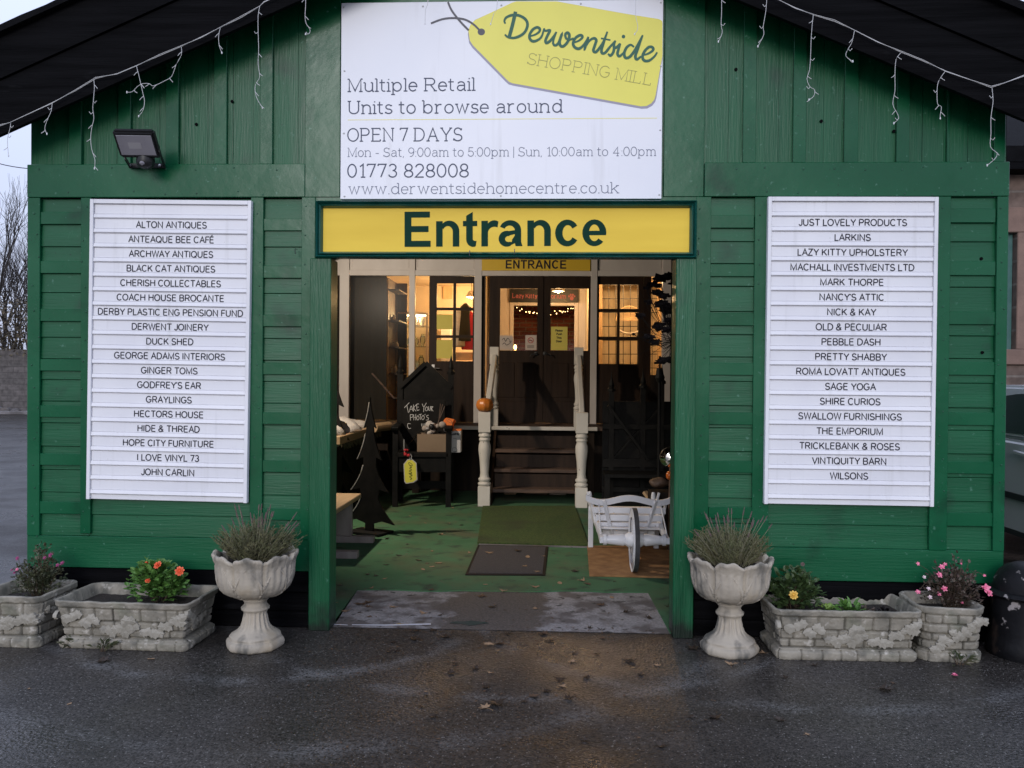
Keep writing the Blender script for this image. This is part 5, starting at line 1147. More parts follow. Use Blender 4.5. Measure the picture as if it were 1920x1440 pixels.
# cut-out christmas trees
def cutout(base, H, Wd, n, label, edge=True):
    t = thing('tree_cutout', label, 'cut-out tree', base)
    L = [(0, H)]
    for k in range(n):
        z0 = H-(H-.10)*(k+1)/n; w = Wd*(k+1)/n
        for j in range(1, 7):
            f = j/6; L.append(((w*.30*(k > 0))+(w-w*.30*(k > 0))*f**1.7, H-(H-.10)*k/n-((H-.10)/n)*f*.98))
        L.append((w*.52, z0+.045*H/n*2))
    L += [(.05, .10), (.05, 0)]
    pts = L+[(-x, z) for x, z in L[::-1][:-1]]
    mb = MB(); mb.prism([(base[0]+x, base[1], base[2]+z) for x, z in pts], (0, .018, 0)); obj('silhouette', mb, M['black_paint'], t)
    if edge:
        mb = MB(); P = [(base[0]-x-.003, base[1]-.001, base[2]+z) for x, z in L]
        for k in range(n):
            s = P[1+k*7:1+k*7+6]
            if len(s) == 6: mb.tube(s, .0055, 6, .003)
        obj('lamplit_edge', mb, M['newel'], t)  # pale tubes on one side stand in for lamplight on the board edge
    mb = MB(); mb.box(base[0]-.2, base[0]+.2, base[1]-.12, base[1]+.14, base[2], base[2]+.025); obj('stand', mb, M['black_paint'], t)
    t.rotation_euler = (0, 0, R(-24)); return t
p = atz(692, 1000, .011); cutout((p.x, p.y, .011), at(692, 745, p.y).z-.011, .30, 4, 'black plywood cut-out tree with curved edges painted pale as lamplight, beside the pine bench')
p = atz(618, 970, .011); p = V((fx(621, 800, 4.1), 4.1, .011)); cutout(tuple(p), at(630, 640, 4.1).z-.011, .42, 5, 'taller black plywood cut-out tree half hidden by the left door post', False)

# manger counter with fleece along the left wall
mg = thing('display_counter', 'dark timber display counter with a straw fringed front rail along the left wall', 'counter', (-2.6, 4.9, .011))
mb = MB(); mb.box(-3.08, -2.28, 3.75, 5.78, .012, .80); obj('front_boarding', mb, M['inner_wood'], mg)
mb = MB(); mb.box(-2.29, -2.22, 3.7, 5.8, .84, .93); obj('rail', mb, M['pine'], mg, bevel=.006)
mb = MB()
for k in range(260):
    y = rr.uniform(3.7, 5.8); q = V((-2.215+rr.uniform(-.01, .01), y, .845)); mb.tube([q, q+V((rr.uniform(0, .02), rr.uniform(-.03, .03), -rr.uniform(.02, .075)))], .003, 3)
obj('straw_fringe', mb, M['stalk'], mg)
mb = MB(); mb.box(-3.08, -2.30, 3.75, 5.78, .802, .86); obj('top', mb, M['hessian'], mg)
for k, (y, x, r, h) in enumerate(((3.95, -2.45, .20, .15), (4.35, -2.5, .22, .18), (4.15, -2.75, .2, .2), (4.8, -2.45, .2, .16), (5.25, -2.42, .17, .13))):
    mb = MB(); mb.ball((x, y, .87+h*.3), r, r, h, 20, 12)
    mb.v = [q+V((mnoise.noise(q*9), mnoise.noise(q*9+V((5, 0, 0))), mnoise.noise(q*9+V((0, 7, 0)))))*.05 for q in mb.v]; tag(obj('fleece_bundle', mb, M['fleece'], smooth='all'), 'crumpled off white fleece bundle on the display counter behind the door post', 'fleece', 'fleece bundles on the counter')
mb = MB(); a = at(700, 805, 5.2); b = at(719, 795, 5.5); a.z = max(a.z, .93); b.z = a.z; mb.tube([a, b+V((.05, .1, 0))], .06, 12); tag(obj('log_roll', mb, M['pine']), 'pale cut log lying on the end of the counter', 'log')
mb = MB(); mb.bar(V((-2.05, 5.95, 1.28)), V((-2.35, 5.9, 1.62)), .10, .02); tag(obj('leaning_plank', mb, M['step_wood'], bevel=.004), 'short brown plank leaning at an angle in the dark left corner', 'plank')

# pine bench
bn = thing('pine_bench', 'small pale pine bench on plank trestles, half hidden by the left door post', 'bench', (-1.97, 2.3, .011))
mb = MB(); mb.box(-2.17, -1.785, 1.80, 2.80, .405, .45); obj('seat', mb, M['pine'], bn, bevel=.006)
for y in (1.93, 2.60):  # legs and feet are pine; their grey puts shade into the colour
    mb = MB(); mb.box(-2.12, -1.83, y, y+.045, .075, .404); obj('leg', mb, M['grey_wood'], bn, bevel=.003)
    mb = MB(); mb.box(-2.28, -1.62, y-.02, y+.065, .012, .074); obj('foot', mb, M['grey_wood'], bn, bevel=.004)

# white wheelbarrow
wx, wy = fx(1191, 1000, 1.5), 1.56
wb = thing('wheelbarrow', 'ornamental white slatted wooden wheelbarrow with its single wheel facing the yard', 'wheelbarrow', (wx, wy, .02))
def P(px, py, Y): return at(px, py, Y)
mb = MB(); R0 = .255; cz = .03+R0
mb.lathe([(R0-.03, -.018), (R0, -.018), (R0, .018), (R0-.03, .018)], 40, (wx, wy, cz), axis='x'); mb.f = mb.f[:-2]; tyre = obj('wheel', mb, M['tyre'], wb, smooth=True)
mb = MB(); mb.lathe([(R0-.075, -.017), (R0-.0305, -.017), (R0-.0305, .017), (R0-.075, .017)], 40, (wx, wy, cz), axis='x'); mb.f = mb.f[:-2]
for k in range(8): a = 2*pi*k/8; mb.bar((wx, wy+.03*cos(a), cz+.03*sin(a)), (wx, wy+(R0-.06)*cos(a), cz+(R0-.06)*sin(a)), .025, .025, (1, 0, 0))
mb.lathe([(R0-.002, -.023), (R0-.002, -.0185), (R0-.07, -.0185), (R0-.07, -.023)], 40, (wx, wy, cz), axis='x'); mb.f = mb.f[:-2]; obj('rim', mb, M['white_paint'], tyre, smooth=True)
mb = MB(); mb.lathe([(.045, -.25), (.045, -.225), (.036, -.22), (.042, -.16), (.050, -.09), (.042, -.075), (.06, -.05), (.06, .05), (.042, .075), (.050, .09), (.042, .16), (.036, .22), (.045, .225), (.045, .25)], 20, (wx, wy, cz), axis='x'); obj('axle_hub', mb, M['white_paint'], wb, smooth=True)
yf = wy+.30                                     # front slatted panel, leaning forward at the top
zt = .62
def fp(x, z, dy=0): return V((wx+x, yf+.18-.28*(z-.25)+dy, z))
for z, w in ((.25, .225), (.318, .255), (.386, .285), (.454, .31)):
    mb = MB(); mb.bar(fp(-w, z), fp(w, z), .02, .052); obj('front_slat', mb, M['white_paint'], wb, bevel=.003)
mb = MB(); n = 24; up = []; lo = []
for k in range(n+1):
    t = -1+2*k/n; x = .375*t; z = .535+.024*cos(t*pi*1.4)+.035*t**4; up.append(fp(x, z+.032, -.012)); lo.append(fp(x, z-.022, -.012))
for k in range(n): mb.prism([lo[k], lo[k+1], up[k+1], up[k]], (0, .024, 0))
obj('curved_top_rail', mb, M['white_paint'], wb)
for s in (-1, 1):
    mb = MB(); mb.bar(fp(s*.22, .545, -.022), fp(s*.14, .22, -.022), .035, .018); obj('brace', mb, M['white_paint'], wb, bevel=.003)
for s in (-1, 1):
    mb = MB(); mb.bar((wx+s*.265, wy-.04, cz), (wx+s*.265, wy+.30, cz+.02), .03, .05); mb.bar((wx+s*.265, wy+.3, cz+.02), (wx+s*.30, wy+1.2, .42), .035, .05); mb.lathe([(.022, 0), (.024, .04), (.02, .09), (.012, .11)], 10, (wx+s*.30, wy+1.17, .40)); obj('side_rail', mb, M['white_paint'], wb, bevel=.003)
for s in (-1, 1):
    mb = MB(); mb.bar((wx+s*.30, wy+.95, .02), (wx+s*.30, wy+.95, .40), .04, .045); obj('leg', mb, M['white_paint'], wb, bevel=.003)
mb = MB()
for k in range(7): y = wy+.36+k*.105; mb.box(wx-.26, wx+.26, y, y+.085, .30+.012*k, .315+.012*k)
obj('floor_slats', mb, M['white_paint'], wb, bevel=.002)
for s in (-1, 1):
    mb = MB()
    for z in (.33, .39, .45): mb.bar((wx+s*(.27+.12*(z-.3)), wy+.44, z-.02), (wx+s*(.29+.12*(z-.3)), wy+1.08, z-.01), .015, .045)
    mb.bar((wx+s*.275, wy+.5, .30), (wx+s*.325, wy+.5, .52), .03, .02); mb.bar((wx+s*.295, wy+1.0, .38), (wx+s*.33, wy+1.0, .53), .03, .02); obj('side_slats', mb, M['white_paint'], wb, bevel=.002)
for s in (-1, 1):
    mb = MB(); mb.tube([V((wx+s*.268, wy+.06, cz+.04)), fp(s*.262, .51, -.02)], .006, 6); obj('tie_rod', mb, M['white_paint'], wb)
mb = MB(); mb.bar((1.1, 2.9, .03), (1.35, 3.2, .62), .05, .03); mb.bar((1.3, 2.75, .03), (.98, 3.1, .46), .05, .03); tag(obj('timber_offcut', mb, M['pine']), 'crossed pale timber offcuts behind the white wheelbarrow', 'timber')

# black gothic bench with X brace on the right
gb = thing('gothic_bench', 'large black timber settle with pointed posts and a diagonal brace, right of the steps', 'bench', (1.2, 5.2, .011))
Yg = 5.0
for u, top in ((1146, 706), (1205, 700), (1240, 692)):
    x = fx(u, 800, Yg); zt_ = at(u, top, Yg).z; mb = MB(); mb.box(x-.03, x+.03, Yg-.03, Yg+.03, .012, zt_-.18); mb.lathe([(.05, zt_-.18), (.05, zt_-.15), (.03, zt_-.13), (.036, zt_-.10), (.012, zt_-.03), (.002, zt_+.06)], 8, (x, Yg, 0)); obj('post', mb, M['black_paint'], gb)
x0, x1 = fx(1130, 800, Yg), fx(1262, 800, Yg)
mb = MB()
for v, h in ((868, .10), (918, .06), (800, .06)): z = at(1190, v, Yg).z; mb.box(x0, x1, Yg-.028, Yg+.028, z-h/2, z+h/2)
obj('rail', mb, M['black_paint'], gb)
mb = MB(); mb.bar(at(1140, 760, Yg-.04), at(1215, 862, Yg-.04),   .03, .09, (0, 1, 0)); obj('brace', mb, M['black_paint'], gb)
mb = MB(); mb.bar(at(1232, 770, Yg+.04), at(1140, 870, Yg+.04), .03, .08, (0, 1, 0)); obj('brace', mb, M['black_paint'], gb)
mb = MB(); mb.box(x0, x1, Yg+.06, Yg+.08, .02, 1.3); obj('back_boarding', mb, M['black_paint'], gb)
mb = MB(); mb.box(x0, x1, Yg-.45, Yg-.032, .42, .46); obj('seat', mb, M['black_paint'], gb)
for x in (x0, x1-.06):
    mb = MB(); mb.box(x, x+.06, Yg-.44, Yg-.38, .012, .419); obj('front_leg', mb, M['black_paint'], gb)
# cross finial pole
q = at(1237, 690, 3.2); mb = MB(); mb.tube([V((q.x, 3.2, .012)), V((q.x, 3.2, q.z))], .016, 8); mb.lathe([(.03, 0), (.045, -.10), (.028, -.14)], 10, q); mb.bar(q+V((-.055, 0, .05)), q+V((.055, 0, .05)), .018, .022); mb.bar(q+V((0, 0, 0)), q+V((0, 0, .12)), .018, .022, (0, 1, 0)); tag(obj('cross_finial', mb, M['black_paint']), 'black pole topped with a small cross finial below the dark flower spray', 'ornament')
# black artificial flower spray hung inside the right post
fs = thing('flower_spray', 'tall spray of near black artificial flowers and leaves hanging inside the right door post', 'flowers', at(1258, 600, .6))
rr = random.Random(3); mb = MB(); root_ = at(1268, 640, .62)
heads = [(1238, 522, 13), (1228, 534, 12), (1258, 518, 12), (1262, 530, 9), (1232, 548, 10), (1216, 567, 8), (1240, 570, 13), (1252, 575, 15), (1246, 555, 11), (1200, 592, 9), (1236, 612, 14), (1248, 618, 11), (1217, 632, 10), (1226, 642, 10), (1233, 640, 7), (1188, 627, 4), (1240, 677, 9), (1252, 675, 12), (1250, 582, 13), (1212, 540, 6), (1254, 600, 9)]
for u, v, r in heads:
    fl_ = MB()
    q = at(u, v, .62+rr.uniform(-.1, .1)); s = r/205.
    m1 = root_+(q-root_)*.55+V((0, rr.uniform(-.04, .04), -.05)); mb.tube([tuple(c) if False else c for c in (root_, m1, q)], .0028, 5)
    for k in range(7):
        a = 2*pi*k/7+rr.random(); t = rr.uniform(-.35, .35); pr_ = V((cos(a), t, sin(a)*.55)); sd_ = V((-sin(a), .3, cos(a)*.55))
        tip = q+pr_*s*rr.uniform(.8, 1.15); fl_.face([q, q+pr_*s*.55+sd_*s*.38, tip, q+pr_*s*.55-sd_*s*.38])
    fl_.ball(q, s*.45, s*.45, s*.3, 7, 5); obj('flower_head', fl_, M['leaf_black'], fs)
obj('stems', mb, M['black_paint'], fs)
mb = MB()
for k in range(26):
    q = at(rr.uniform(1195, 1258), rr.uniform(530, 700), .62); mb.tube([root_, root_+(q-root_)*.5+V((rr.uniform(-.03, .03), 0, rr.uniform(-.05, .05))), q], .0015, 4)
obj('twigs', mb, M['black_paint'], fs)
# chrome headlamp on a stand
hl = thing('chrome_headlamp', 'round chrome headlamp on a wooden post at the right door post', 'headlamp', (fx(1262, 860, 2.4), 2.4, .011))
q = at(1256, 857, 2.4); mb = MB(); mb.lathe([(.001, .10), (.05, .085), (.085, .03), (.092, 0), (.085, -.006), (.080, -.002)], 28, q, axis='y'); obj('shell', mb, M['chrome'], hl, smooth=True)
mb = MB(); mb.lathe([(.08, .0), (.06, .016), (.03, .024), (.001, .027)], 24, q+V((0, -.002, 0)), axis='y'); obj('lens', mb, mat('headlamp glass', (.45, .45, .36), rough=.08, metal=.5), hl, smooth=True)
mb = MB(); mb.bar(q+V((.03, .05, -.09)), V((q.x+.02, 2.45, .012)), .05, .05); obj('post', mb, M['step_wood'], hl, bevel=.004)
mb = MB(); mb.ball(q+V((.0, .03, -.17)), .03, .03, .04, 10, 8); obj('amber_reflector', mb, mat('amber plastic', (.55, .13, .02), rough=.2), hl, smooth=True)
mb = MB(); mb.ball((fx(1236, 912, 2.9), 2.9, at(1236, 905, 2.9).z), .10, .07, .05, 12, 8); mb.v = [q+V((0, 0, mnoise.noise(q*14)*.03)) for q in mb.v]; tag(obj('dark_bundle', mb, M['shelf_wood'], smooth='all'), 'dark rolled bundle behind the wheelbarrow by the headlamp post', 'bundle')
mb = MB(); mb.box(fx(1228, 912, 2.9)-.05, fx(1250, 912, 2.9)+.1, 2.8, 3.05, .012, at(1236, 921, 2.9).z); tag(obj('low_crate', mb, M['inner_wood'], bevel=.006), 'dark crate under the rolled bundle at the right of the porch', 'crate')

# ------------------------------------------------------------------ cast stone planters
def rrect(L, D, r, n):
    """points of a rounded rectangle, equally spaced, starting at the front left"""
    segs = [('l', (-L/2+r, -D/2), (L/2-r, -D/2)), ('a', (L/2-r, -D/2+r), -90), ('l', (L/2, -D/2+r), (L/2, D/2-r)), ('a', (L/2-r, D/2-r), 0),
            ('l', (L/2-r, D/2), (-L/2+r, D/2)), ('a', (-L/2+r, D/2-r), 90), ('l', (-L/2, D/2-r), (-L/2, -D/2+r)), ('a', (-L/2+r, -D/2+r), 180)]
    le = [(abs(s[2][0]-s[1][0])+abs(s[2][1]-s[1][1])) if s[0] == 'l' else r*pi/2 for s in segs]; T = sum(le); o = []
    for k in range(n):
        d = T*k/n
        for s, l in zip(segs, le):
            if d <= l or s is segs[-1]:
                if s[0] == 'l': f = d/l if l else 0; o.append((s[1][0]+(s[2][0]-s[1][0])*f, s[1][1]+(s[2][1]-s[1][1])*f))
                else: a = R(s[2]+90*d/l); o.append((s[1][0]+r*cos(a), s[1][1]+r*sin(a)))
                break
            d -= l
    return o, T
IVY = [(0, -.58), (.45, -.52), (.92, -.22), (.70, .10), (.78, .46), (.42, .56), (0, 1.0), (-.42, .56), (-.78, .46), (-.70, .10), (-.92, -.22), (-.45, -.52)]
def planter(label, cat, name, loc, rz, L, D, H, rc, seed, ivy, base=.055, flare=.93, group=None, mt='stone'):
    t = thing(name, label, cat, loc, rz, group); r = random.Random(seed); n = int(2*(L+D)/.0045)
    pts, T = rrect(L, D, rc, n)
    rows = [base+.012]; 
    while rows[-1] < H-.07: rows.append(rows[-1]+r.uniform(.036, .058))
    rows[-1] = H-.035
    joints = []
    for k in range(len(rows)-1):
        s = r.uniform(0, .08); js = []
        while s < T: js.append(s); s += r.uniform(.07, .17)
        joints.append(js)
    bj = []; s = r.uniform(0, .1)
    while s < T: bj.append(s); s += r.uniform(.09, .14)
    m = 64; prof = []
    for k in range(m+1): prof.append(('o', H*k/m))
    def scale(z):
        if z < base-.012: return 1.0-.025*max(0, 1-z/.02)**2
        if z < base+.012: return 1.0-(1.0-flare+.02)*(z-base+.012)/.024
        f = (z-base)/(H-base); q = flare-.02+(1.035-flare+.02)*f**1.15
        return q+(.02 if z > H-.035 else 0)*min(1, (z-H+.035)/.008)
    mb = MB(); rings = []; gr = []
    for _, z in prof:
        ring = []; sc = scale(z)
        for k, (x, y) in enumerate(pts):
            s = T*k/n; d = .0
            if z < base: w = min(abs(s-q) for q in bj); d -= .011*max(0, 1-w/.008); d -= .008*max(0, 1-abs(z-base)/.008)
            elif z < H-.035:
                w = min(abs(z-q) for q in rows); d -= .014*max(0, 1-w/.009)
                for q in range(len(rows)-1):
                    if rows[q] <= z < rows[q+1]: w = min(abs(s-g) for g in joints[q]); d -= .014*max(0, 1-w/.009); d += .006*mnoise.noise((q*7.3, int(s/.12)*3.1, seed))
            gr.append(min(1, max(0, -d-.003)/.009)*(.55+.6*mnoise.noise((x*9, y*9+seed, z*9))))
            d += .0050*mnoise.noise((x*18+seed, y*18, z*18))+.0026*mnoise.noise((x*60, y*60+seed, z*60))
            h = math.hypot(x, y) or 1; f = (D/2)
            nx = x*sc; ny = y*sc
            g = V((x/(L/2)**2, y/(D/2)**2)); g = V((round(x/(L/2), 3)**7/(L/2), round(y/(D/2), 3)**7/(D/2))); g = g.normalized() if g.length > 1e-9 else V((0, 1))
            cx = (L/2)*(sc-1); 
            ring.append(mb.p((x+(L/2*(sc-1))*g.x+g.x*d, y+(L/2*(sc-1)*.8)*g.y+g.y*d, z+(.004*mnoise.noise((x*14, y*14, seed*1.0)) if z > H-.03 else 0))))
        rings.append(ring)
    top = rings[-1]
    for (ins, dz) in ((.006, .004), (.018, .004), (.026, -.002), (.034, -.03), (.045, -.075)):
        ring = []
        for k, i in enumerate(top):
            q = mb.v[i]; g = V((q.x/(L/2), q.y/(D/2))); g = V((round(g.x, 3)**7, round(g.y, 3)**7)); g = g.normalized() if g.length > 1e-9 else V((0, 1))
            ring.append(mb.p((q.x-g.x*ins, q.y-g.y*ins, q.z+dz)))
        rings.append(ring)
    for a, b in zip(rings, rings[1:]):
        for j in range(n): mb.f.append([a[j], a[(j+1) % n], b[(j+1) % n], b[j]])
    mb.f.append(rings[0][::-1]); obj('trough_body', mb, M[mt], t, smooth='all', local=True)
    mb = MB(); ls = rings[-1]; mm_ = MB(); cz = H-.05
    sp = [mb.v for _ in ()]; inner = [rings]; 
    body = t.children[0].data; ca = body.attributes.new('joint_tone', 'FLOAT', 'POINT')
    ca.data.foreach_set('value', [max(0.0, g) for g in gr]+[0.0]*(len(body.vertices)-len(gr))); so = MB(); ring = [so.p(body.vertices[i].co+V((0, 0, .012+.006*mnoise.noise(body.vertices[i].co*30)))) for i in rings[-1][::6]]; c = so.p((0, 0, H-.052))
    for j in range(len(ring)): so.f.append([ring[j], ring[(j+1) % len(ring)], c])
    obj('soil', so, M['soil'], t, local=True)
    iv = MB()
    for (u, v, sz, rot) in ivy:                      # u across the front -1..1 (beyond 1 = round the corner), v height fraction
        z = base+.01+(H-base-.05)*v; sc = scale(z); yy = -(D/2+(L/2)*(sc-1)*.8)-.002; xx = u*(L/2*sc-.01); face = 0
        a = R(rot); ca, sa = cos(a), sin(a)
        if abs(u) > 1: face = 1 if u > 0 else -1
        P = []
        for (a0, b0) in IVY:
            p, q = (a0*ca-b0*sa)*sz, (a0*sa+b0*ca)*sz
            P.append((p, q))
        def pos(p, q, o):
            if face == 0: return V((xx+p, yy-o, z+q))
            return V((face*(L/2*sc+o+.001), -(D/2)+(abs(u)-1)*D+p, z+q))
        c = iv.p(pos(0, .1*sz, .013+.005*r.random())); rim = [iv.p(pos(p, q, .007+.003*r.random())) for p, q in P]; low = [iv.p(pos(p*.98, q*.98, -.014)) for p, q in P]
        k = len(P)
        for j in range(k): iv.f.append([c, rim[j], rim[(j+1) % k]]); iv.f.append([rim[j], low[j], low[(j+1) % k], rim[(j+1) % k]])
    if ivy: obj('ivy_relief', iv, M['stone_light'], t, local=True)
    return t
def vine(seed, pts, n, s=(.026, .038)):
    r = random.Random(seed); o = []
    for k in range(n):
        f = k/(n-1)*(len(pts)-1); i = min(int(f), len(pts)-2); g = f-i
        u = pts[i][0]+(pts[i+1][0]-pts[i][0])*g; v = pts[i][1]+(pts[i+1][1]-pts[i][1])*g
        o.append((u+r.uniform(-.03, .03), min(.97, max(.02, v+r.uniform(-.13, .13))), r.uniform(*s), r.uniform(0, 360)))
    return o
VT = vine(3, [(-1.0, .75), (-.7, .72), (-.45, .55), (-.15, .18), (.05, .25), (.12, .6), (.2, .35), (.5, .2), (.75, .45), (.92, .7), (1.0, .8)], 38)+vine(5, [(1.05, .8), (1.3, .4), (1.6, .6)], 7)
GP = 'cast stone brick pattern planters along the wall'
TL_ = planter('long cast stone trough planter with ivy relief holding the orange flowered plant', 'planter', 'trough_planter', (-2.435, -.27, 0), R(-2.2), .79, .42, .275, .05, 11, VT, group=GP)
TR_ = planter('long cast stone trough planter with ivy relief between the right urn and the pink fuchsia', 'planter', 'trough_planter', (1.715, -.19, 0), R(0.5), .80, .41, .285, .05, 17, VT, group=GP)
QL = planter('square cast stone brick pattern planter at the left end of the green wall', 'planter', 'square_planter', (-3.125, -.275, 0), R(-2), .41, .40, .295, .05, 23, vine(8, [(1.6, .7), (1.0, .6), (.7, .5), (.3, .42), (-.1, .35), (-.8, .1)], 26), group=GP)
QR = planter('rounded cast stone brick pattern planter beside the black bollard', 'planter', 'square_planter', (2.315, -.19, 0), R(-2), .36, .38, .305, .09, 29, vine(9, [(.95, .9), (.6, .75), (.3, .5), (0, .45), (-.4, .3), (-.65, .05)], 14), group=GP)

def urn(loc, label, rz):
    t = thing('stone_urn', label, 'urn', loc, rz, 'lotus shaped stone urns either side of the doorway')
    def pet(a): return abs(cos(a*4))                 # eight petals
    def fb(r, z, a, k):
        f = max(0, (z-.33)/.29)
        p = pet(a); rr_ = r*(1+.035*f*(p-.5))+.006*f*sin(a*32)*(p > .25)*(z < .55)
        rr_ += .006*max(0, 1-abs((a*4/pi) % 1-.5)*9)*0
        gro = .020*max(0, 1-p*4.5)*min(1, f*2); rr_ -= gro
        rr_ += .0035*f*f*sin(a*72+3*sin(a*8))*(z > .45); return rr_+.0022*mnoise.noise((r*cos(a)*40, r*sin(a)*40, z*40)), z+(.046*f**3*(p**.6-.55))+.006*f**4*sin(a*19)
    prof = [(.03, .325), (.075, .33), (.105, .338), (.150, .352), (.185, .374), (.208, .40), (.222, .43), (.230, .465), (.233, .50), (.234, .535), (.237, .56), (.245, .582), (.254, .600), (.254, .613), (.243, .618), (.229, .612), (.219, .59), (.211, .56), (.205, .54)]
    P2 = []
    for (a, b), (c, d) in zip(prof, prof[1:]):
        for j in range(3): P2.append((a+(c-a)*j/3, b+(d-b)*j/3))
    P2.append(prof[-1]); mb = MB(); mb.lathe(P2, 192, fn=fb); obj('bowl', mb, M['stone_urn'], t, smooth='all', local=True)
    # carved leaf scrolls on the bowl
    mb = MB()
    def on(a, z, o=0):
        rr_ = None
        for (p, q), (c, d) in zip(prof[:11], prof[1:12]):
            if q <= z <= d: rr_ = p+(c-p)*(z-q)/(d-q)
        rr_ = (rr_ or .24)+o-.004; return V((rr_*cos(a), rr_*sin(a), z))
    for k in range(8):
        a0 = k*pi/4+pi/8
        for s in (-1, 1):
            for j in range(5):
                b = .05+.062*j; path = [on(a0+s*b*f*(1.0+.25*f), .362+.035*j*.4+(.10+.012*j)*f**.8, .002) for f in [i/7 for i in range(8)]]
                mb.tube(path, .0075, 6, .0035)
        mb.tube([on(a0+.05*cos(i*pi/6), .362+.022*sin(i*pi/6), .002) for i in range(13)], .007, 6)
    obj('carved_leaves', mb, M['stone_urn'], t, smooth='all', local=True)
    def ff(r, z, a, k):
        f = .0
        if .105 < z < .255: f = .006*sin(a*16)*sin((z-.105)/.15*pi)
        if z <= .075: q = abs(((a/(pi/4)) % 1)-.5)*2; r = r*(1-.055*(1-q**2))
        return r+f+.0016*mnoise.noise((r*cos(a)*40, r*sin(a)*40, z*40)), z
    fp_ = [(.165, 0), (.176, .012), (.178, .04), (.170, .056), (.160, .060), (.158, .072), (.150, .085), (.128, .10), (.105, .118), (.085, .14), (.074, .17), (.068, .20), (.066, .225), (.072, .24), (.084, .25), (.086, .262), (.076, .272), (.068, .282), (.066, .295), (.074, .31), (.095, .33)]
    P2 = []
    for (a, b), (c, d) in zip(fp_, fp_[1:]):
        for j in range(2): P2.append((a+(c-a)*j/2, b+(d-b)*j/2))
    mb = MB(); mb.lathe(P2, 128, fn=ff); obj('pedestal', mb, M['stone_urn'], t, smooth='all', local=True)
    mb = MB(); mb.lathe([(.001, .572), (.1, .57), (.215, .56)], 32, fn=lambda r, z, a, k: (r, z+.006*mnoise.noise((r*cos(a)*30, r*sin(a)*30, 0)))); obj('soil', mb, M['soil'], t, local=True)
    t.scale = (.95, .95, .885); return t
u1 = urn((-1.70, -.35, 0), 'pale stone lotus urn on a pedestal holding lavender, left of the doorway', R(8))
u2 = urn((1.08, -.26, 0), 'pale stone lotus urn on a pedestal holding lavender, right of the doorway', R(31))

# ------------------------------------------------------------------ plants
def leafq(mb, p, d, L, Wd, rr, droop=.15, round_=False):
    d = V(d).normalized(); s = d.cross(V((rr.uniform(-.4, .4), rr.uniform(-.4, .4), 1))); s = s.normalized() if s.length > 1e-4 else V((1, 0, 0)); n = s.cross(d)
    if round_:
        a = p+d*L*.28; b = p+d*L*.72-n*droop*L*.3; t = p+d*L-n*droop*L
        mb.face([p, a+s*Wd*.48, b+s*Wd*.42, t]); mb.face([p, t, b-s*Wd*.42, a-s*Wd*.48])
    else:
        b = p+d*L*.5+n*.06*L; t = p+d*L-n*droop*L
        mb.face([p, b+s*Wd*.5, t]); mb.face([p, t, b-s*Wd*.5])
def lavender(loc, label, seed, lean):
    t = thing('lavender_plant', label, 'plant', loc, 0, 'lavender in the stone urns'); r = random.Random(seed)
    fo, stm = MB(), MB(); ends = []
    for k in range(360):
        a = r.uniform(0, 2*pi)
        if mnoise.noise((cos(a)*1.7+seed, sin(a)*1.7, 0)) < -.12 and r.random() < .75: continue
        q = r.random()**.6; b = V((cos(a)*q*.12, sin(a)*q*.12, 0)); L = r.uniform(.12, .215)*(1.08-.24*q)
        d = V((cos(a)*q*.85+lean, sin(a)*q*.7, r.uniform(.62, 1.15))).normalized(); pts = [b, b+d*L*.5+V((0, 0, .01)), b+d*L+V((cos(a)*.02*q, sin(a)*.02*q, r.uniform(-.005, .02)))]
        stm.tube(pts, .0016, 3)
        for j in range(13):
            f = .12+.88*j/12; p = pts[0]+(pts[2]-pts[0])*f+V((0, 0, .008*sin(f*pi))); aa = r.uniform(0, 2*pi)
            leafq(fo, p, d*.75+V((cos(aa), sin(aa), .15))*.55, r.uniform(.022, .042), .0052, r)
    obj('foliage', fo, M['lav'], t, local=True); obj('stems', stm, M['lav_stem'], t, local=True)
    fs_ = MB()
    for k in range(30):
        hd = MB()
        a = r.uniform(0, 2*pi); q = r.random()**.7; L = r.uniform(.24, .34)*(1-.14*q); d = V((cos(a)*q*.85+lean, sin(a)*q*.55, 1)).normalized(); b = V((cos(a)*q*.08, sin(a)*q*.08, 0))
        e = b+d*L; fs_.tube([b, b+d*L*.55+V((r.uniform(-.006, .006), 0, .006)), e], .0017, 4); 
        h = r.uniform(.018, .042)
        for j in range(6): hd.ball(e+d*h*(j/5-.2), .0052-.0004*j, n=5, m=4)
        obj('flower_head', hd, M['lav_head'], t, local=True)
    obj('flower_stalks', fs_, M['lav_stem'], t, local=True)
    return t
lavender((-1.70, -.35, .508), 'grey green lavender with faded flower spikes in the left stone urn', 5, .10)
lavender((1.08, -.26, .508), 'grey green lavender leaning left with faded flower spikes in the right stone urn', 9, -.05)
def bloom(mb, q, s, layers, n, r, up=V((0, -.6, .8))):
    up = up.normalized(); a1 = up.cross(V((1, 0, 0.1))).normalized(); a2 = up.cross(a1)
    for l in range(layers):
        for k in range(n):
            a = 2*pi*(k+.5*l)/n+r.uniform(-.2, .2); d = (a1*cos(a)+a2*sin(a))*(1-.22*l)+up*(.18+.34*l); sd_ = (a2*cos(a)-a1*sin(a))
            p = q+up*.002*l; L = s*(1-.2*l); mb.face([p, p+d*L*.6+sd_*L*.34, p+d*L+sd_*L*.10, p+d*L-sd_*L*.10, p+d*L*.6-sd_*L*.34])
    mb.ball(q+up*s*.25, s*.16, n=6, m=4)
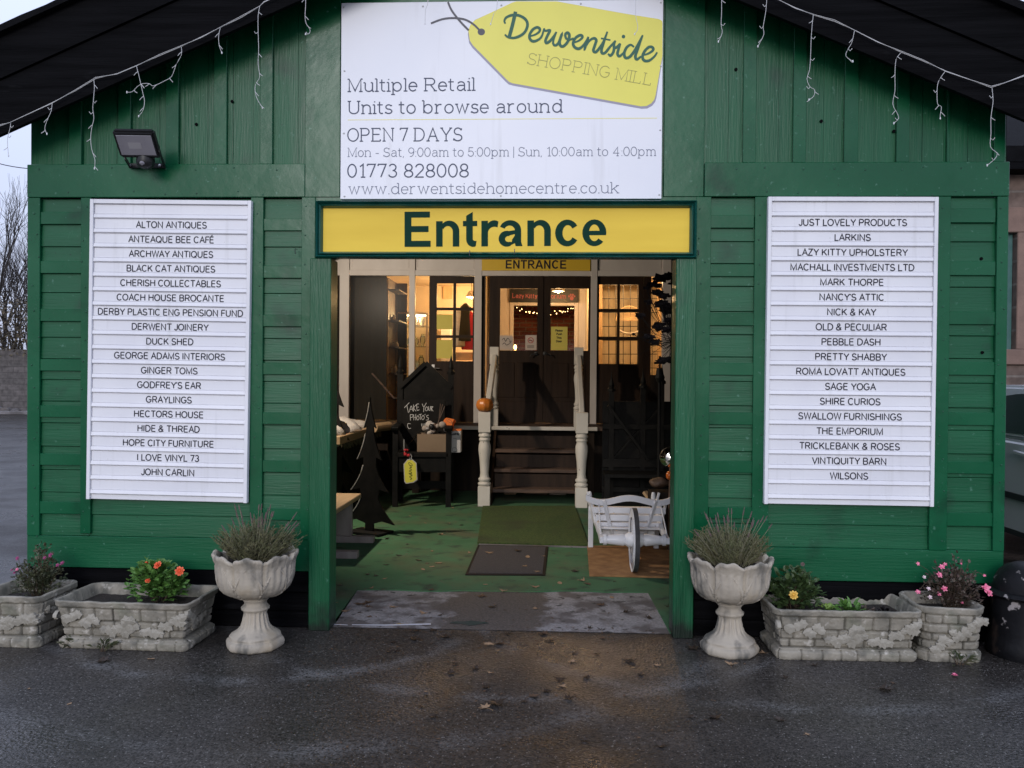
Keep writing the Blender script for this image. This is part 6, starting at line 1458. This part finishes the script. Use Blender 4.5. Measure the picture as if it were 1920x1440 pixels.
def bush(name, label, loc, rx, ry, h, N, L, Wd, leafm, seed, round_=True, flowers=(), flowerm=None, fsize=.02, lay=2, npet=8, cat='plant', stems=18, hollow=.35, zlow=.12, spiky=0.0, extra=()):
    t = thing(name, label, cat, loc); r = random.Random(seed); fo, stm, fl_ = MB(), MB(), MB(); tips = []
    for k in range(stems):
        a = r.uniform(0, 2*pi); q = r.random()**.6; e = V((cos(a)*q*rx*.85, sin(a)*q*ry*.85, h*(1-.45*q*q)*r.uniform(.75, 1.0+spiky))); b = V((cos(a)*q*rx*.25, sin(a)*q*ry*.25, 0))
        m = b+(e-b)*.5+V((0, 0, h*.06)); stm.tube([b, m, e], .0028, 4, .0014); tips.append((b, m, e))
    k = 0
    while k < N:
        if r.random() < .62:
            b, m, e = r.choice(tips); f = r.uniform(.2, 1.02); p = (b+(m-b)*f*2 if f < .5 else m+(e-m)*(f-.5)*2)+V((r.uniform(-1, 1), r.uniform(-1, 1), r.uniform(-1, 1)))*.018*(rx/.15)
        else:
            a = r.uniform(0, 2*pi); q = r.random()**.5; z = r.uniform(zlow, 1); w = (1-(z-.35)**2*1.25 if z > .35 else .8+.2*z/.35); w = max(.12, w)
            p = V((cos(a)*q*rx*w, sin(a)*q*ry*w, z*h)); 
            if q < hollow and z < .8: continue
        if mnoise.noise((p.x*13+seed, p.y*13, p.z*13)) < -.32: k += .3; continue
        d = V((p.x/rx, p.y/ry, .35+.5*p.z/h)).normalized()+V((r.uniform(-.7, .7), r.uniform(-.7, .7), r.uniform(-.5, .4)))
        s = r.uniform(.6, 1.1); leafq(fo, p, d, L*s, Wd*s, r, r.uniform(.05, .45), round_); k += 1
    obj('foliage', fo, M[leafm], t, local=True); obj('stems', stm, M['stem'], t, local=True)
    for (fx_, fy_, fz_, s, m_) in flowers:
        f = MB(); q = V((fx_, fy_, fz_)); bloom(f, q, s, lay, npet, r, V((r.uniform(-.3, .3), -.75, r.uniform(.3, .9))))
        obj('flower', f, M[m_ or flowerm], t, local=True)
        b = min((e for _, _, e in tips), key=lambda e: (e-q).length); s2 = MB(); s2.tube([b, b+(q-b)*.5+V((0, 0, .01)), q], .0013, 4); 
        if (q-b).length > .02: obj('flower_stalk', s2, M['stem'], t, local=True)
    return t
def rel(px, py, Y, loc): q = at(px, py, Y); return tuple(q-V(loc))
# orange flowered plant in the left trough
o_ = V((at(294, 1125, -.25).x, -.25, .22))
bush('dahlia_plant', 'bushy fresh green plant with small orange flowers in the left trough planter', o_, .185, .14, .225, 1150, .046, .034, 'leaf_bright', 21, flowers=[(*rel(296, 1060, -.33, o_), .026, 'coral'), (*rel(337, 1071, -.30, o_), .029, 'coral'), (*rel(277, 1089, -.38, o_), .016, 'coral'), (*rel(275, 1056, -.28, o_), .013, 'coral')], fsize=.02, lay=3, npet=9)
# left fuchsia
o_ = V((at(74, 1118, -.25).x, -.25, .24))
bush('fuchsia_plant', 'small leaved fuchsia with magenta flowers in the square planter at the left end', o_, .155, .13, .22, 1700, .022, .016, 'leaf_fuchsia', 31, spiky=.5, stems=26,
     flowers=[(*rel(u, v, -.30, o_), s, m_) for u, v, s, m_ in ((33, 1047, .014, 'magenta'), (32, 1068, .011, 'pink'), (84, 1046, .012, 'magenta'), (95, 1041, .015, 'magenta'), (117, 1056, .015, 'magenta'), (108, 1060, .012, 'magenta'), (22, 1069, .008, 'magenta'), (27, 1074, .009, 'magenta'))], lay=2, npet=5)
# right fuchsia
o_ = V((at(1785, 1130, -.15).x, -.15, .245))
bush('fuchsia_plant', 'sprawling purple leaved fuchsia with pink flowers in the rounded planter by the bollard', o_, .185, .14, .20, 1500, .023, .016, 'leaf_purple', 41, spiky=.75, stems=34,
     flowers=[(*rel(u, v, -.22, o_), s, m_) for u, v, s, m_ in ((1721, 1057, .012, 'pink'), (1766, 1063, .018, 'pink'), (1761, 1078, .020, 'pink'), (1772, 1058, .011, 'pink'), (1733, 1082, .011, 'white_petal'), (1771, 1104, .019, 'pink'), (1760, 1114, .015, 'pink'), (1744, 1120, .014, 'white_petal'), (1721, 1110, .015, 'pink'), (1741, 1104, .013, 'white_petal'), (1846, 1079, .009, 'pink'), (1802, 1057, .007, 'pink'), (1849, 1103, .026, 'pink'), (1855, 1112, .022, 'pink'), (1804, 1130, .009, 'pink'))], lay=2, npet=5)
# right trough plants
o_ = V((at(1492, 1130, -.2).x, -.17, .22))
bush('dahlia_plant', 'dark leaved plant with a pale yellow flower at the left of the right trough planter', o_, .155, .12, .235, 800, .046, .030, 'leaf_mid', 51, flowers=[(*rel(1488, 1116, -.30, o_), .027, 'yellow_petal'), (*rel(1505, 1058, -.17, o_), .013, 'lav_head')], lay=3, npet=9)
for (u, m_, nm, lb, rx, h, N, L) in ((1551, 'leaf_lime', 'primrose_plant', 'small yellow green seedling next to the yellow flowered plant', .05, .05, 70, .03), (1588, 'leaf_bright', 'primrose_plant', 'small fresh green primrose in the middle of the right trough planter', .075, .062, 60, .055), (1625, 'leaf_purple', 'pansy_plant', 'small brownish seedling right of the green primrose', .05, .04, 50, .03), (1660, 'leaf_black', 'pansy_plant', 'small dark leaved seedling at the right end of the right trough planter', .05, .035, 50, .03)):
    bush(nm, lb, V((at(u, 1140, -.24).x, -.24, .222)), rx, rx*.8, h, N, L, L*.62, m_, int(u), stems=5, hollow=0)
# weeds at the foot of the planters
for (u, v, lb, s) in ((142, 1215, 'small weed at the front left foot of the left trough planter', .10), (190, 1222, 'flat dark weed in front of the left trough planter', .08), (1797, 1247, 'small grassy weed at the foot of the rounded planter', .11)):
    q = atz(u, v); bush('weed', lb, q, s, s*.6, .05, 40, .05, .016, 'leaf_fuchsia', int(u), round_=False, stems=6, hollow=0, cat='weed')

# ------------------------------------------------------------------ fallen leaves
def leaf_mesh(kind, seed, m):
    r = random.Random(seed); P = []
    if kind == 'maple':
        tips = [(-1.0, .1), (-.8, .62), (0, 1.0), (.8, .62), (1.0, .1)]; P.append((-.25, -.25))
        for k, (x, y) in enumerate(tips):
            P += [(x*.72-.08*(y), y*.72+.02), (x, y), (x*.74+.08, y*.80-.02)]
            if k < 4: nx, ny = tips[k+1]; P.append(((x+nx)*.24, (y+ny)*.26+.03))
        P.append((.25, -.25)); 
    else:
        for k in range(14): a = 2*pi*k/14; P.append((.55*cos(a)*(1+.08*r.uniform(-1, 1)), .95*sin(a)*(1+.05*r.uniform(-1, 1))))
    P = [(x*r.uniform(.85, 1.1), y*r.uniform(.85, 1.1)) for x, y in P]; cu, cv = r.uniform(.1, .45), r.uniform(-.1, .3)
    mb = MB(); f = lambda x, y: (x*(1-.15*cu), y, .05+cu*x*x+cv*y*y*.6+r.uniform(0, .16))
    c = mb.p((0, .1, .04)); o = [mb.p(f(x, y)) for x, y in P]
    for k in range(len(o)): mb.f.append([c, o[k], o[(k+1) % len(o)]])
    mb.tube([(0, 0, .05), (.05, -.5, .1), (.15, -.9, .05)], .03, 4)
    me = bpy.data.meshes.new('fallen_leaf'); me.from_pydata([tuple(q) for q in mb.v], [], mb.f); me.materials.append(m); return me
LM = {k: [leaf_mesh('maple' if j < 3 or k in ('d', 'b') else 'oval', 100+j+hash(k[0]) % 7*0+ord(k)*3, M[mn]) for j in range(4)] for k, mn in (('d', 'leaf_dark'), ('b', 'leaf_brown'), ('t', 'leaf_tan'), ('y', 'leaf_yellow'))}
WORD = {'d': 'dark sodden', 'b': 'brown curled', 't': 'pale tan', 'y': 'yellowish'}
SURF = {'yard': 'fallen leaf on the wet asphalt in front of the shed', 'slab': 'fallen leaf on the concrete strip in the doorway', 'carpet': 'fallen leaf on the green carpet inside the porch', 'mat': 'fallen leaf on the dark doormat'}
def A(L): return [(600+u/2.667, 1060+v/2.667, k, s/2.667) for u, v, k, s in L]
def B(L): return [(560+u/4.8, 880+v/4.8, k, s/4.8) for u, v, k, s in L]
def C(L): return [(920+u/4.8, 880+v/4.8, k, s/4.8) for u, v, k, s in L]
def Dd(L): return [(1280+u/3, 900+v/3, k, s/3) for u, v, k, s in L]
def F(L): return [(u/3, 900+v/3, k, s/3) for u, v, k, s in L]
leaves = {'yard': A([(465, 370, 'd', 75), (625, 362, 'd', 75), (845, 395, 't', 60), (905, 395, 'b', 80), (1125, 345, 'b', 70), (370, 385, 'd', 45), (385, 430, 'd', 40), (345, 432, 'd', 40), (775, 515, 'd', 60), (680, 495, 'd', 40), (650, 540, 'd', 60), (850, 540, 't', 36), (825, 612, 'd', 65), (885, 690, 'd', 110), (830, 715, 't', 75), (530, 632, 't', 26), (570, 755, 'd', 65), (1260, 482, 't', 45), (1210, 605, 't', 50), (1060, 658, 'b', 80), (1020, 680, 'd', 45), (1240, 668, 'd', 75), (1330, 562, 'd', 65), (1200, 572, 'd', 70), (1130, 632, 'd', 60), (1550, 485, 'd', 80), (1685, 503, 't', 40), (1600, 550, 'd', 45), (1385, 445, 'd', 40), (1270, 440, 'd', 36), (1410, 325, 'd', 45), (1345, 315, 'd', 40), (1420, 365, 'b', 45), (570, 325, 'd', 50), (480, 330, 'd', 50), (935, 345, 'd', 40), (1150, 385, 'd', 50), (1320, 875, 'd', 50), (500, 710, 'd', 30), (1700, 905, 'd', 70), (1870, 420, 'd', 75), (1270, 310, 't', 20)])
          + Dd([(270, 1040, 't', 66), (455, 975, 't', 50), (1130, 1180, 'd', 130), (185, 1345, 'd', 100), (575, 1115, 'd', 60), (1185, 1142, 'b', 34), (550, 1350, 'd', 70), (695, 1432, 't', 40), (40, 1330, 'd', 60), (740, 1045, 'd', 60)]) + F([(850, 1008, 't', 40), (165, 1175, 't', 26), (390, 1260, 't', 28), (570, 1022, 'd', 100)]),
          'slab': A([(205, 195, 'b', 80), (240, 188, 'b', 60), (235, 207, 'b', 50), (360, 212, 't', 50), (130, 230, 't', 55), (245, 257, 'b', 36), (400, 294, 'y', 30), (600, 250, 'd', 36), (805, 155, 'b', 60), (862, 210, 'd', 48), (1410, 200, 'b', 56), (1525, 236, 'd', 50), (1650, 266, 'd', 50), (1460, 162, 't', 30), (200, 237, 'd', 26), (520, 240, 't', 44), (1080, 218, 't', 40)]),
          'carpet': A([(255, 115, 't', 36), (75, 190, 't', 34), (1315, 78, 't', 48), (1340, 96, 'b', 48), (1200, 90, 't', 34), (1075, 109, 't', 50), (825, 97, 't', 28), (915, 130, 't', 40), (560, 125, 'b', 40), (1738, 205, 'd', 30), (1275, 32, 'd', 40)]) + B([(1085, 820, 'b', 70), (1120, 903, 't', 55), (1205, 738, 't', 45), (905, 775, 'd', 60), (785, 862, 'd', 55), (690, 962, 'd', 60), (1200, 878, 't', 46), (1260, 846, 't', 60), (1340, 568, 't', 34), (1285, 588, 't', 70), (980, 676, 'd', 40), (1540, 752, 't', 45), (620, 950, 'd', 70), (775, 985, 't', 50), (1160, 846, 'b', 50), (1140, 484, 't', 30), (1355, 486, 't', 32), (1005, 422, 't', 30), (1388, 350, 't', 40), (370, 1045, 'd', 60), (1460, 505, 'd', 46), (790, 626, 'd', 70)]) + C([(390, 672, 'd', 50), (760, 920, 'd', 70), (475, 960, 'b', 40), (920, 663, 'd', 40), (570, 758, 'd', 30), (1115, 1012, 'd', 40), (30, 632, 'd', 50)]),
          'mat': C([(250, 738, 'd', 80), (335, 790, 't', 60), (310, 875, 't', 60), (415, 924, 't', 60), (475, 782, 't', 40), (10, 755, 't', 40)]) + B([(1710, 752, 't', 80)])}
rr = random.Random(77)
for sf_, L in leaves.items():
    zz = {'yard': .001, 'slab': .004, 'carpet': .011, 'mat': .024}[sf_]
    for (u, v, k, s) in L:
        q = atz(u, v, zz); o = bpy.data.objects.new('fallen_leaf', rr.choice(LM[k])); COL.objects.link(o)
        sc = s/FPX*(q.y+5.13)*.6; o.location = q; o.scale = (sc*1.05, sc*1.05, sc*.8); o.rotation_euler = (rr.uniform(-.12, .12), rr.uniform(-.12, .12), rr.uniform(0, 6.28))
        tag(o, WORD[k]+' '+SURF[sf_], 'leaf', WORD[k]+' leaves, '+SURF[sf_][12:])
lt = MB()
for k in range(420):
    u = rr.gauss(960, 260); v = rr.choice((rr.gauss(1195, 28), rr.uniform(990, 1170), rr.uniform(1180, 1400))); 
    if not 560 < u < 1400 or v < 990: continue
    if v < 1178 and not 640 < u < 1235: continue
    q = atz(u, v, .0125 if v < 1110 else .006 if v < 1174 else .003); s = rr.uniform(.004, .013); a = rr.uniform(0, 6.3)
    lt.face([q+V((cos(a+b)*s*w, sin(a+b)*s*w, rr.uniform(0, .004))) for b, w in ((0, 1), (1.7, .5), (3.1, 1.1), (4.6, .6))])
structure(obj('leaf_litter', lt, M['leaf_brown']), 'stuff', 'tiny crumbs of dry leaf scattered over the doorway floor and asphalt')
q = atz(1790, 1268); mb = MB(); bloom(mb, q+V((0, 0, .006)), .018, 2, 5, rr, V((0, 0, 1))); tag(obj('fallen_flower', mb, M['pink']), 'single pink fuchsia flower dropped on the asphalt below the rounded planter', 'flower')

# ------------------------------------------------------------------ icicle fairy lights on the bargeboards
YF = YB-.055
il = thing('icicle_lights', 'white unlit icicle fairy lights strung along both black bargeboards of the gable', 'lights', at(960, 0, YF))
cabl = [(-40, 252), (0, 236), (18, 230), (97, 193), (140, 171), (180, 147), (220, 138), (256, 123), (300, 104), (340, 87), (378, 69), (412, 52), (450, 34), (487, 12), (495, 3), (540, -15), (600, -42), (680, -75), (803, -125), (940, -190), (1100, -140), (1250, -80), (1350, -42), (1440, -8), (1460, 0), (1490, 14), (1525, 28), (1565, 40), (1605, 58), (1645, 78), (1690, 98), (1730, 114), (1773, 133), (1815, 148), (1858, 164), (1880, 157), (1920, 141), (1970, 128)]
mb = MB(); P = [at(u, v, YF) for u, v in cabl]; mb.tube(P, .0021, 5); mb.tube([q+V((0, -.004, .006*sin(k*1.7))) for k, q in enumerate(P)], .0017, 5); obj('cable', mb, M['white_wire'], il)
DROPS = [[(20, 231), (19, 240), (15, 255), (14, 268), (16, 292)], [(98, 193), (96, 208), (90, 222), (84, 240), (88, 251)], [(176, 150), (177, 165), (175, 190), (174, 205), (176, 222), (172, 240), (170, 260), (172, 280), (178, 300), (177, 316)],
 [(256, 124), (260, 140), (264, 157), (268, 175), (271, 190), (268, 207), (260, 218)], [(340, 88), (340, 103), (330, 122), (322, 143), (308, 152), (288, 161), (280, 157), (268, 157), (258, 162), (248, 172), (238, 173)], [(413, 52), (410, 68), (411, 85), (416, 99)],
 [(487, 12), (484, 30), (484, 60), (485, 90), (484, 120), (487, 144), (481, 155), (478, 167), (482, 185), (492, 202)], [(574, -30), (573, 10), (572, 30), (574, 44), (581, 55), (580, 63), (573, 64)],
 [(1353, -40), (1353, 20), (1352, 45), (1354, 62), (1347, 78)], [(1438, -8), (1436, 20), (1431, 50), (1432, 65), (1421, 87)], [(1525, 28), (1523, 45), (1521, 70), (1520, 100), (1518, 130), (1513, 148), (1519, 163), (1527, 168), (1526, 180), (1517, 187)],
 [(1602, 58), (1597, 80), (1590, 92), (1586, 105), (1599, 115)], [(1689, 99), (1680, 112), (1678, 140), (1678, 170), (1674, 195), (1682, 212), (1685, 222), (1676, 231)], [(1772, 134), (1760, 152), (1757, 170), (1758, 195), (1765, 200), (1763, 215), (1763, 222)],
 [(1860, 165), (1862, 190), (1858, 220), (1858, 250), (1857, 275), (1869, 287), (1866, 297), (1851, 310)], [(803, -120), (803, -5), (798, 18), (797, 44)], [(933, -185), (933, -2), (926, 25), (920, 45)], [(1192, -100), (1192, 10), (1192, 30), (1196, 52), (1190, 64)]]
rr = random.Random(5)
for k, d in enumerate(DROPS):
    P = [at(u, v, YF-.004) for u, v in d]; mb = MB(); c = smooth_curve(P, 3); mb.tube(c, .0016, 5)
    if k < 15:
        for i in range(2, len(c)-1, 4):
            s = rr.choice((-1, 1)); q = c[i]; mb.tube([q, q+V((s*.011, -.004, -.012)), q+V((s*.022, -.004, rr.choice((-.025, -.018, .002))))], .0018, 5)
    dr = obj('drop', mb, M['white_wire'], il)
    mb = MB(); mb.ball(c[-1], .0042, .0042, .008, 6, 4); obj('bulb', mb, M['bulb'], dr)

# ------------------------------------------------------------------ bollard, car and stone building on the right
bo = thing('bollard', 'chipped black iron bollard with domed cap at the right corner of the shed', 'bollard', (2.80, -.2, 0)); bq = V((2.80, -.2, 0)); BS = .86
mb = MB(); mb.lathe([(.20, 0), (.205, .02), (.20, .06), (.195, .08), (.185, .12), (.178, .30), (.176, .395*BS)], 32, bq); obj('column', mb, M['iron'], bo, smooth=True)
mb = MB(); mb.lathe([(r_, z_*BS) for r_, z_ in [(.176, .395), (.20, .40), (.212, .415), (.20, .432), (.172, .44), (.168, .47), (.160, .51), (.138, .56), (.10, .598), (.055, .62), (.001, .628)]], 32, bq); obj('cap', mb, M['iron'], bo, smooth=True)
car = thing('parked_car', 'silver parked car glimpsed between the shed and the stone building', 'car', (4.75, 2.1, 0))
CX0, CX1, CY0, CY1 = 3.92, 5.64, .05, 4.2
def hull(mb, prof, x0, x1):                         # side profile (y, z) swept across the width
    mb.prism([(x0, y, z) for y, z in prof], (x1-x0, 0, 0))
body = [(CY0+.02, .42), (CY0, .62), (CY0+.12, .86), (CY0+.85, 1.08), (CY1-.25, 1.12), (CY1-.02, 1.0), (CY1, .55), (CY1-.06, .34), (CY1-.55, .30)]
def arch(cy): return [(cy+.34*cos(a*pi/8), .31+.34*sin(a*pi/8)) for a in range(0, 9)]
ya_, yb_ = CY0+.75, CY1-.72
low = [(CY1-.06, .30)] + [(y, max(z, .30)) for y, z in arch(yb_)] + [(y, max(z, .30)) for y, z in arch(ya_)] + [(CY0+.05, .32)]
mb = MB(); hull(mb, body[:-2]+low, CX0, CX1); obj('body', mb, M['car'], car, bevel=.03, seg=3, smooth=True)
mb = MB(); roof = [(CY0+.65, 1.09), (CY0+1.25, 1.46), (CY0+1.55, 1.55), (CY1-.9, 1.55), (CY1-.35, 1.46), (CY1-.12, 1.11)]
n0 = [mb.p((CX0+.03 if z < 1.2 else CX0+.16, y, z)) for y, z in roof]; n1 = [mb.p((CX1-.03 if z < 1.2 else CX1-.16, y, z)) for y, z in roof]
mb.f.append(n0); mb.f.append(n1[::-1])
for k in range(len(roof)): mb.f.append([n0[k], n0[(k+1) % 6], n1[(k+1) % 6], n1[k]])
obj('roof', mb, M['car'], car, bevel=.03, seg=3, smooth=True)
def sidewin(pts, name):
    mb = MB(); f = lambda y, z: (CX0+.03+.13*min(1, max(0, (z-1.1)/.37))-.012, y, z)
    mb.prism([f(y, z) for y, z in pts], (.01, 0, 0)); obj(name, mb, M['car_glass'], car)
sidewin([(CY0+.85, 1.15), (CY0+1.30, 1.42), (CY0+1.62, 1.48), (CY0+1.62, 1.15)], 'window'); sidewin([(CY0+1.66, 1.15), (CY0+1.66, 1.48), (CY1-.95, 1.48), (CY1-.75, 1.15)], 'window'); sidewin([(CY1-.68, 1.16), (CY1-.86, 1.45), (CY1-.5, 1.40), (CY1-.3, 1.16)], 'window')
for y in (CY0+1.76, CY1-.85):
    mb = MB(); mb.bar((CX0-.03, y-.10, .985), (CX0-.03, y+.10, 1.0), .03, .035); obj('door_handle', mb, M['car'], car, bevel=.008, smooth=True)
mb = MB(); mb.box(CX0-.008, CX0+.02, ya_+.36, yb_-.36, .30, .345); obj('sill', mb, M['black'], car)
mb = MB(); mb.bar((CX0-.01, ya_+.4, .62), (CX0-.01, yb_-.4, .64), .02, .05); obj('rubbing_strip', mb, M['black'], car)
for y in (ya_, yb_):
    for x in (CX0+.11, CX1-.11):
        mb = MB(); mb.lathe([(.20, -.10), (.29, -.10), (.31, -.08), (.31, .08), (.29, .10), (.20, .10)], 32, (x, y, .312), axis='x'); w = obj('wheel', mb, M['tyre'], car, smooth=True)
        mb = MB(); mb.lathe([(.05, -.085), (.20, -.075), (.20, .075), (.05, .085)], 24, (x, y, .312), axis='x'); obj('rim', mb, M['steel'], w, smooth=True)
sb = thing('stone_building', 'red sandstone building with a tall teal framed window behind the parked car', 'building', (8, 7, 0))
YW = 7.0; uw = fx(1906, 540, YW); z0, z1 = at(1898, 655, YW).z, at(1898, 436, YW).z; wl = uw-1.3
mb = MB()
for (a, b, c, d) in ((4.2, wl, 0, 4.9), (uw, 16, 0, 4.9), (wl, uw, 0, z0), (wl, uw, z1, 4.9)): mb.box(a, b, YW, YW+.5, c, d)
obj('wall', mb, M['sandstone'], sb)
dress = mat('dressed pink sandstone', (.25, .165, .13), (.19, .125, .10), rough=.9, scale=5, bump=.4, bscale=40)
mb = MB(); mb.box(wl-.3, uw+.3, YW-.02, YW+.3, z1+.002, z1+.36); obj('lintel', mb, dress, sb, bevel=.01)
mb = MB(); mb.box(wl-.25, uw+.25, YW-.06, YW+.3, z0-.22, z0-.002); obj('sill', mb, dress, sb, bevel=.01)
mb = MB(); mb.box(uw+.002, uw+.28, YW-.018, YW+.2, z0, z1); obj('jamb', mb, dress, sb, bevel=.01)
mb = MB()
for x in (wl, wl+.43, wl+.86, uw-.07): mb.box(x, x+.06, YW+.10, YW+.16, z0, z1)
for k in range(6): z = z0+(z1-z0-.06)*k/5; mb.box(wl+.061, uw-.071, YW+.105, YW+.155, z, z+.05)
wn = obj('window_frame', mb, M['teal_frame'], sb)
mb = MB(); mb.face([(wl, YW+.17, z0), (uw, YW+.17, z0), (uw, YW+.17, z1), (wl, YW+.17, z1)]); obj('pane', mb, mat('dull old glass', (.05, .055, .055), (.16, .15, .14), rough=.15, scale=2), wn)
zq = at(1900, 312, YW).z
mb = MB(); mb.prism([(4.2, YW-.35, zq-.02), (4.2, YW-.35, zq+.2), (4.2, YW+4, zq+2.4), (4.2, YW+4, zq+2.1)], (12, 0, 0)); obj('roof', mb, M['roof'], sb)
mb = MB(); mb.box(4.2, 16, YW-.34, YW+.02, zq-.12, zq-.021); obj('gutter_board', mb, M['black_wood'], sb)
# ------------------------------------------------------------------ background beyond the left corner
bw = at(20, 790, 26)
mb = MB(); mb.box(-40, -11, 26, 26.3, 0, at(20, 655, 26).z); tag(obj('block_wall', mb, M['blockwork']), 'long grey concrete block wall across the yard on the left', 'wall')
mb = MB(); mb.box(-40, -11, 25.0, 25.25, 0, .13); structure(obj('kerb', mb, M['concrete'], bevel=.02))
rr = random.Random(6)
for k in range(9):
    x = -21.5+k*.42; mb = MB(); r = rr.uniform(.14, .3); mb.ball((x, 25.6, r*.4), r*1.4, r, r*.8, 8, 6); mb.v = [q+V((mnoise.noise(q*3), mnoise.noise(q*3+V((9, 0, 0))), 0))*.12 for q in mb.v]; tag(obj('rubble_stone', mb, M['concrete']), 'pale lump of rubble at the foot of the block wall', 'stone', 'rubble along the block wall')
iv = MB()
for k in range(6500):
    x = rr.uniform(-23.5, -15.5); z = rr.uniform(2.2, 4.5+.7*mnoise.noise((x*.7, 0, 0))); p = V((x, 26.2+rr.uniform(-.5, 1.2), z)); s = rr.uniform(.07, .16)
    leafq(iv, p, V((rr.uniform(-1, 1), rr.uniform(-1.2, .2), rr.uniform(-.8, .6))), s, s*.8, rr)
ih = thing('ivy_hedge', 'tangled brown and dull green ivy hedge growing over the block wall', 'hedge', (-20, 26.5, 0)); obj('foliage', iv, M['ivy_far'], ih)
mb = MB()
for k in range(160):
    x = rr.uniform(-27, -14); p = V((x, 26.3+rr.uniform(-.3, .8), 2.2)); mb.tube([p, p+V((rr.uniform(-.5, .5), rr.uniform(-.3, .3), rr.uniform(.8, 1.6))), p+V((rr.uniform(-1, 1), rr.uniform(-.5, .5), rr.uniform(1.6, 3.0)))], .018, 4, .006)
obj('twigs', mb, M['bark'], ih)
def bare_tree(x, y, h, seed, label):
    t = thing('bare_tree', label, 'tree', (x, y, 0), group='bare trees beyond the block wall'); r = random.Random(seed); tk, br = MB(), MB()
    def grow(p, d, L, rad, dep):
        q = p+d*L; m = p+d*L*.5+V((r.uniform(-1, 1), r.uniform(-1, 1), 0))*L*.05; (tk if dep == 0 else br).tube([p, m, q], rad, 6 if dep < 2 else 4, rad*.68, cap=False)
        if dep >= 6: return
        for k in range(3 if dep < 4 else 2):
            nd = (d+V((r.uniform(-1, 1), r.uniform(-1, 1), r.uniform(-.05, .75)))*(.48+.05*dep)).normalized(); grow(q if k < 2 else p+d*L*.7, nd, L*r.uniform(.62, .86), rad*.6, dep+1)
    grow(V((x, y, 0)), V((r.uniform(-.06, .06), 0, 1)), h*.26, h*.010, 0); obj('trunk', tk, M['bark'], t, smooth='all'); obj('branches', br, M['bark'], t)
for k, (u, Y, h) in enumerate(((-20, 28, 10.5), (8, 30, 10.0), (40, 27.5, 8.2), (70, 33, 10), (25, 36, 9))):
    x = fx(u, 700, Y); bare_tree(x, Y, h, 60+k, ('tall bare tree at the left edge of the view beyond the wall', 'slender bare tree standing just right of the left edge of the view', 'shorter bare tree closest to the green shed corner', 'bare tree mostly hidden behind the green shed', 'distant bare tree between the nearer trunks')[k])
mb = MB(); a, b = at(-60, 287, 16), at(80, 318, 16); mb.tube([a+(b-a)*k/10-V((0, 0, .1*sin(pi*k/10))) for k in range(11)], .012, 5); tag(obj('overhead_wire', mb, M['black']), 'thin overhead wire crossing the sky left of the shed', 'wire')
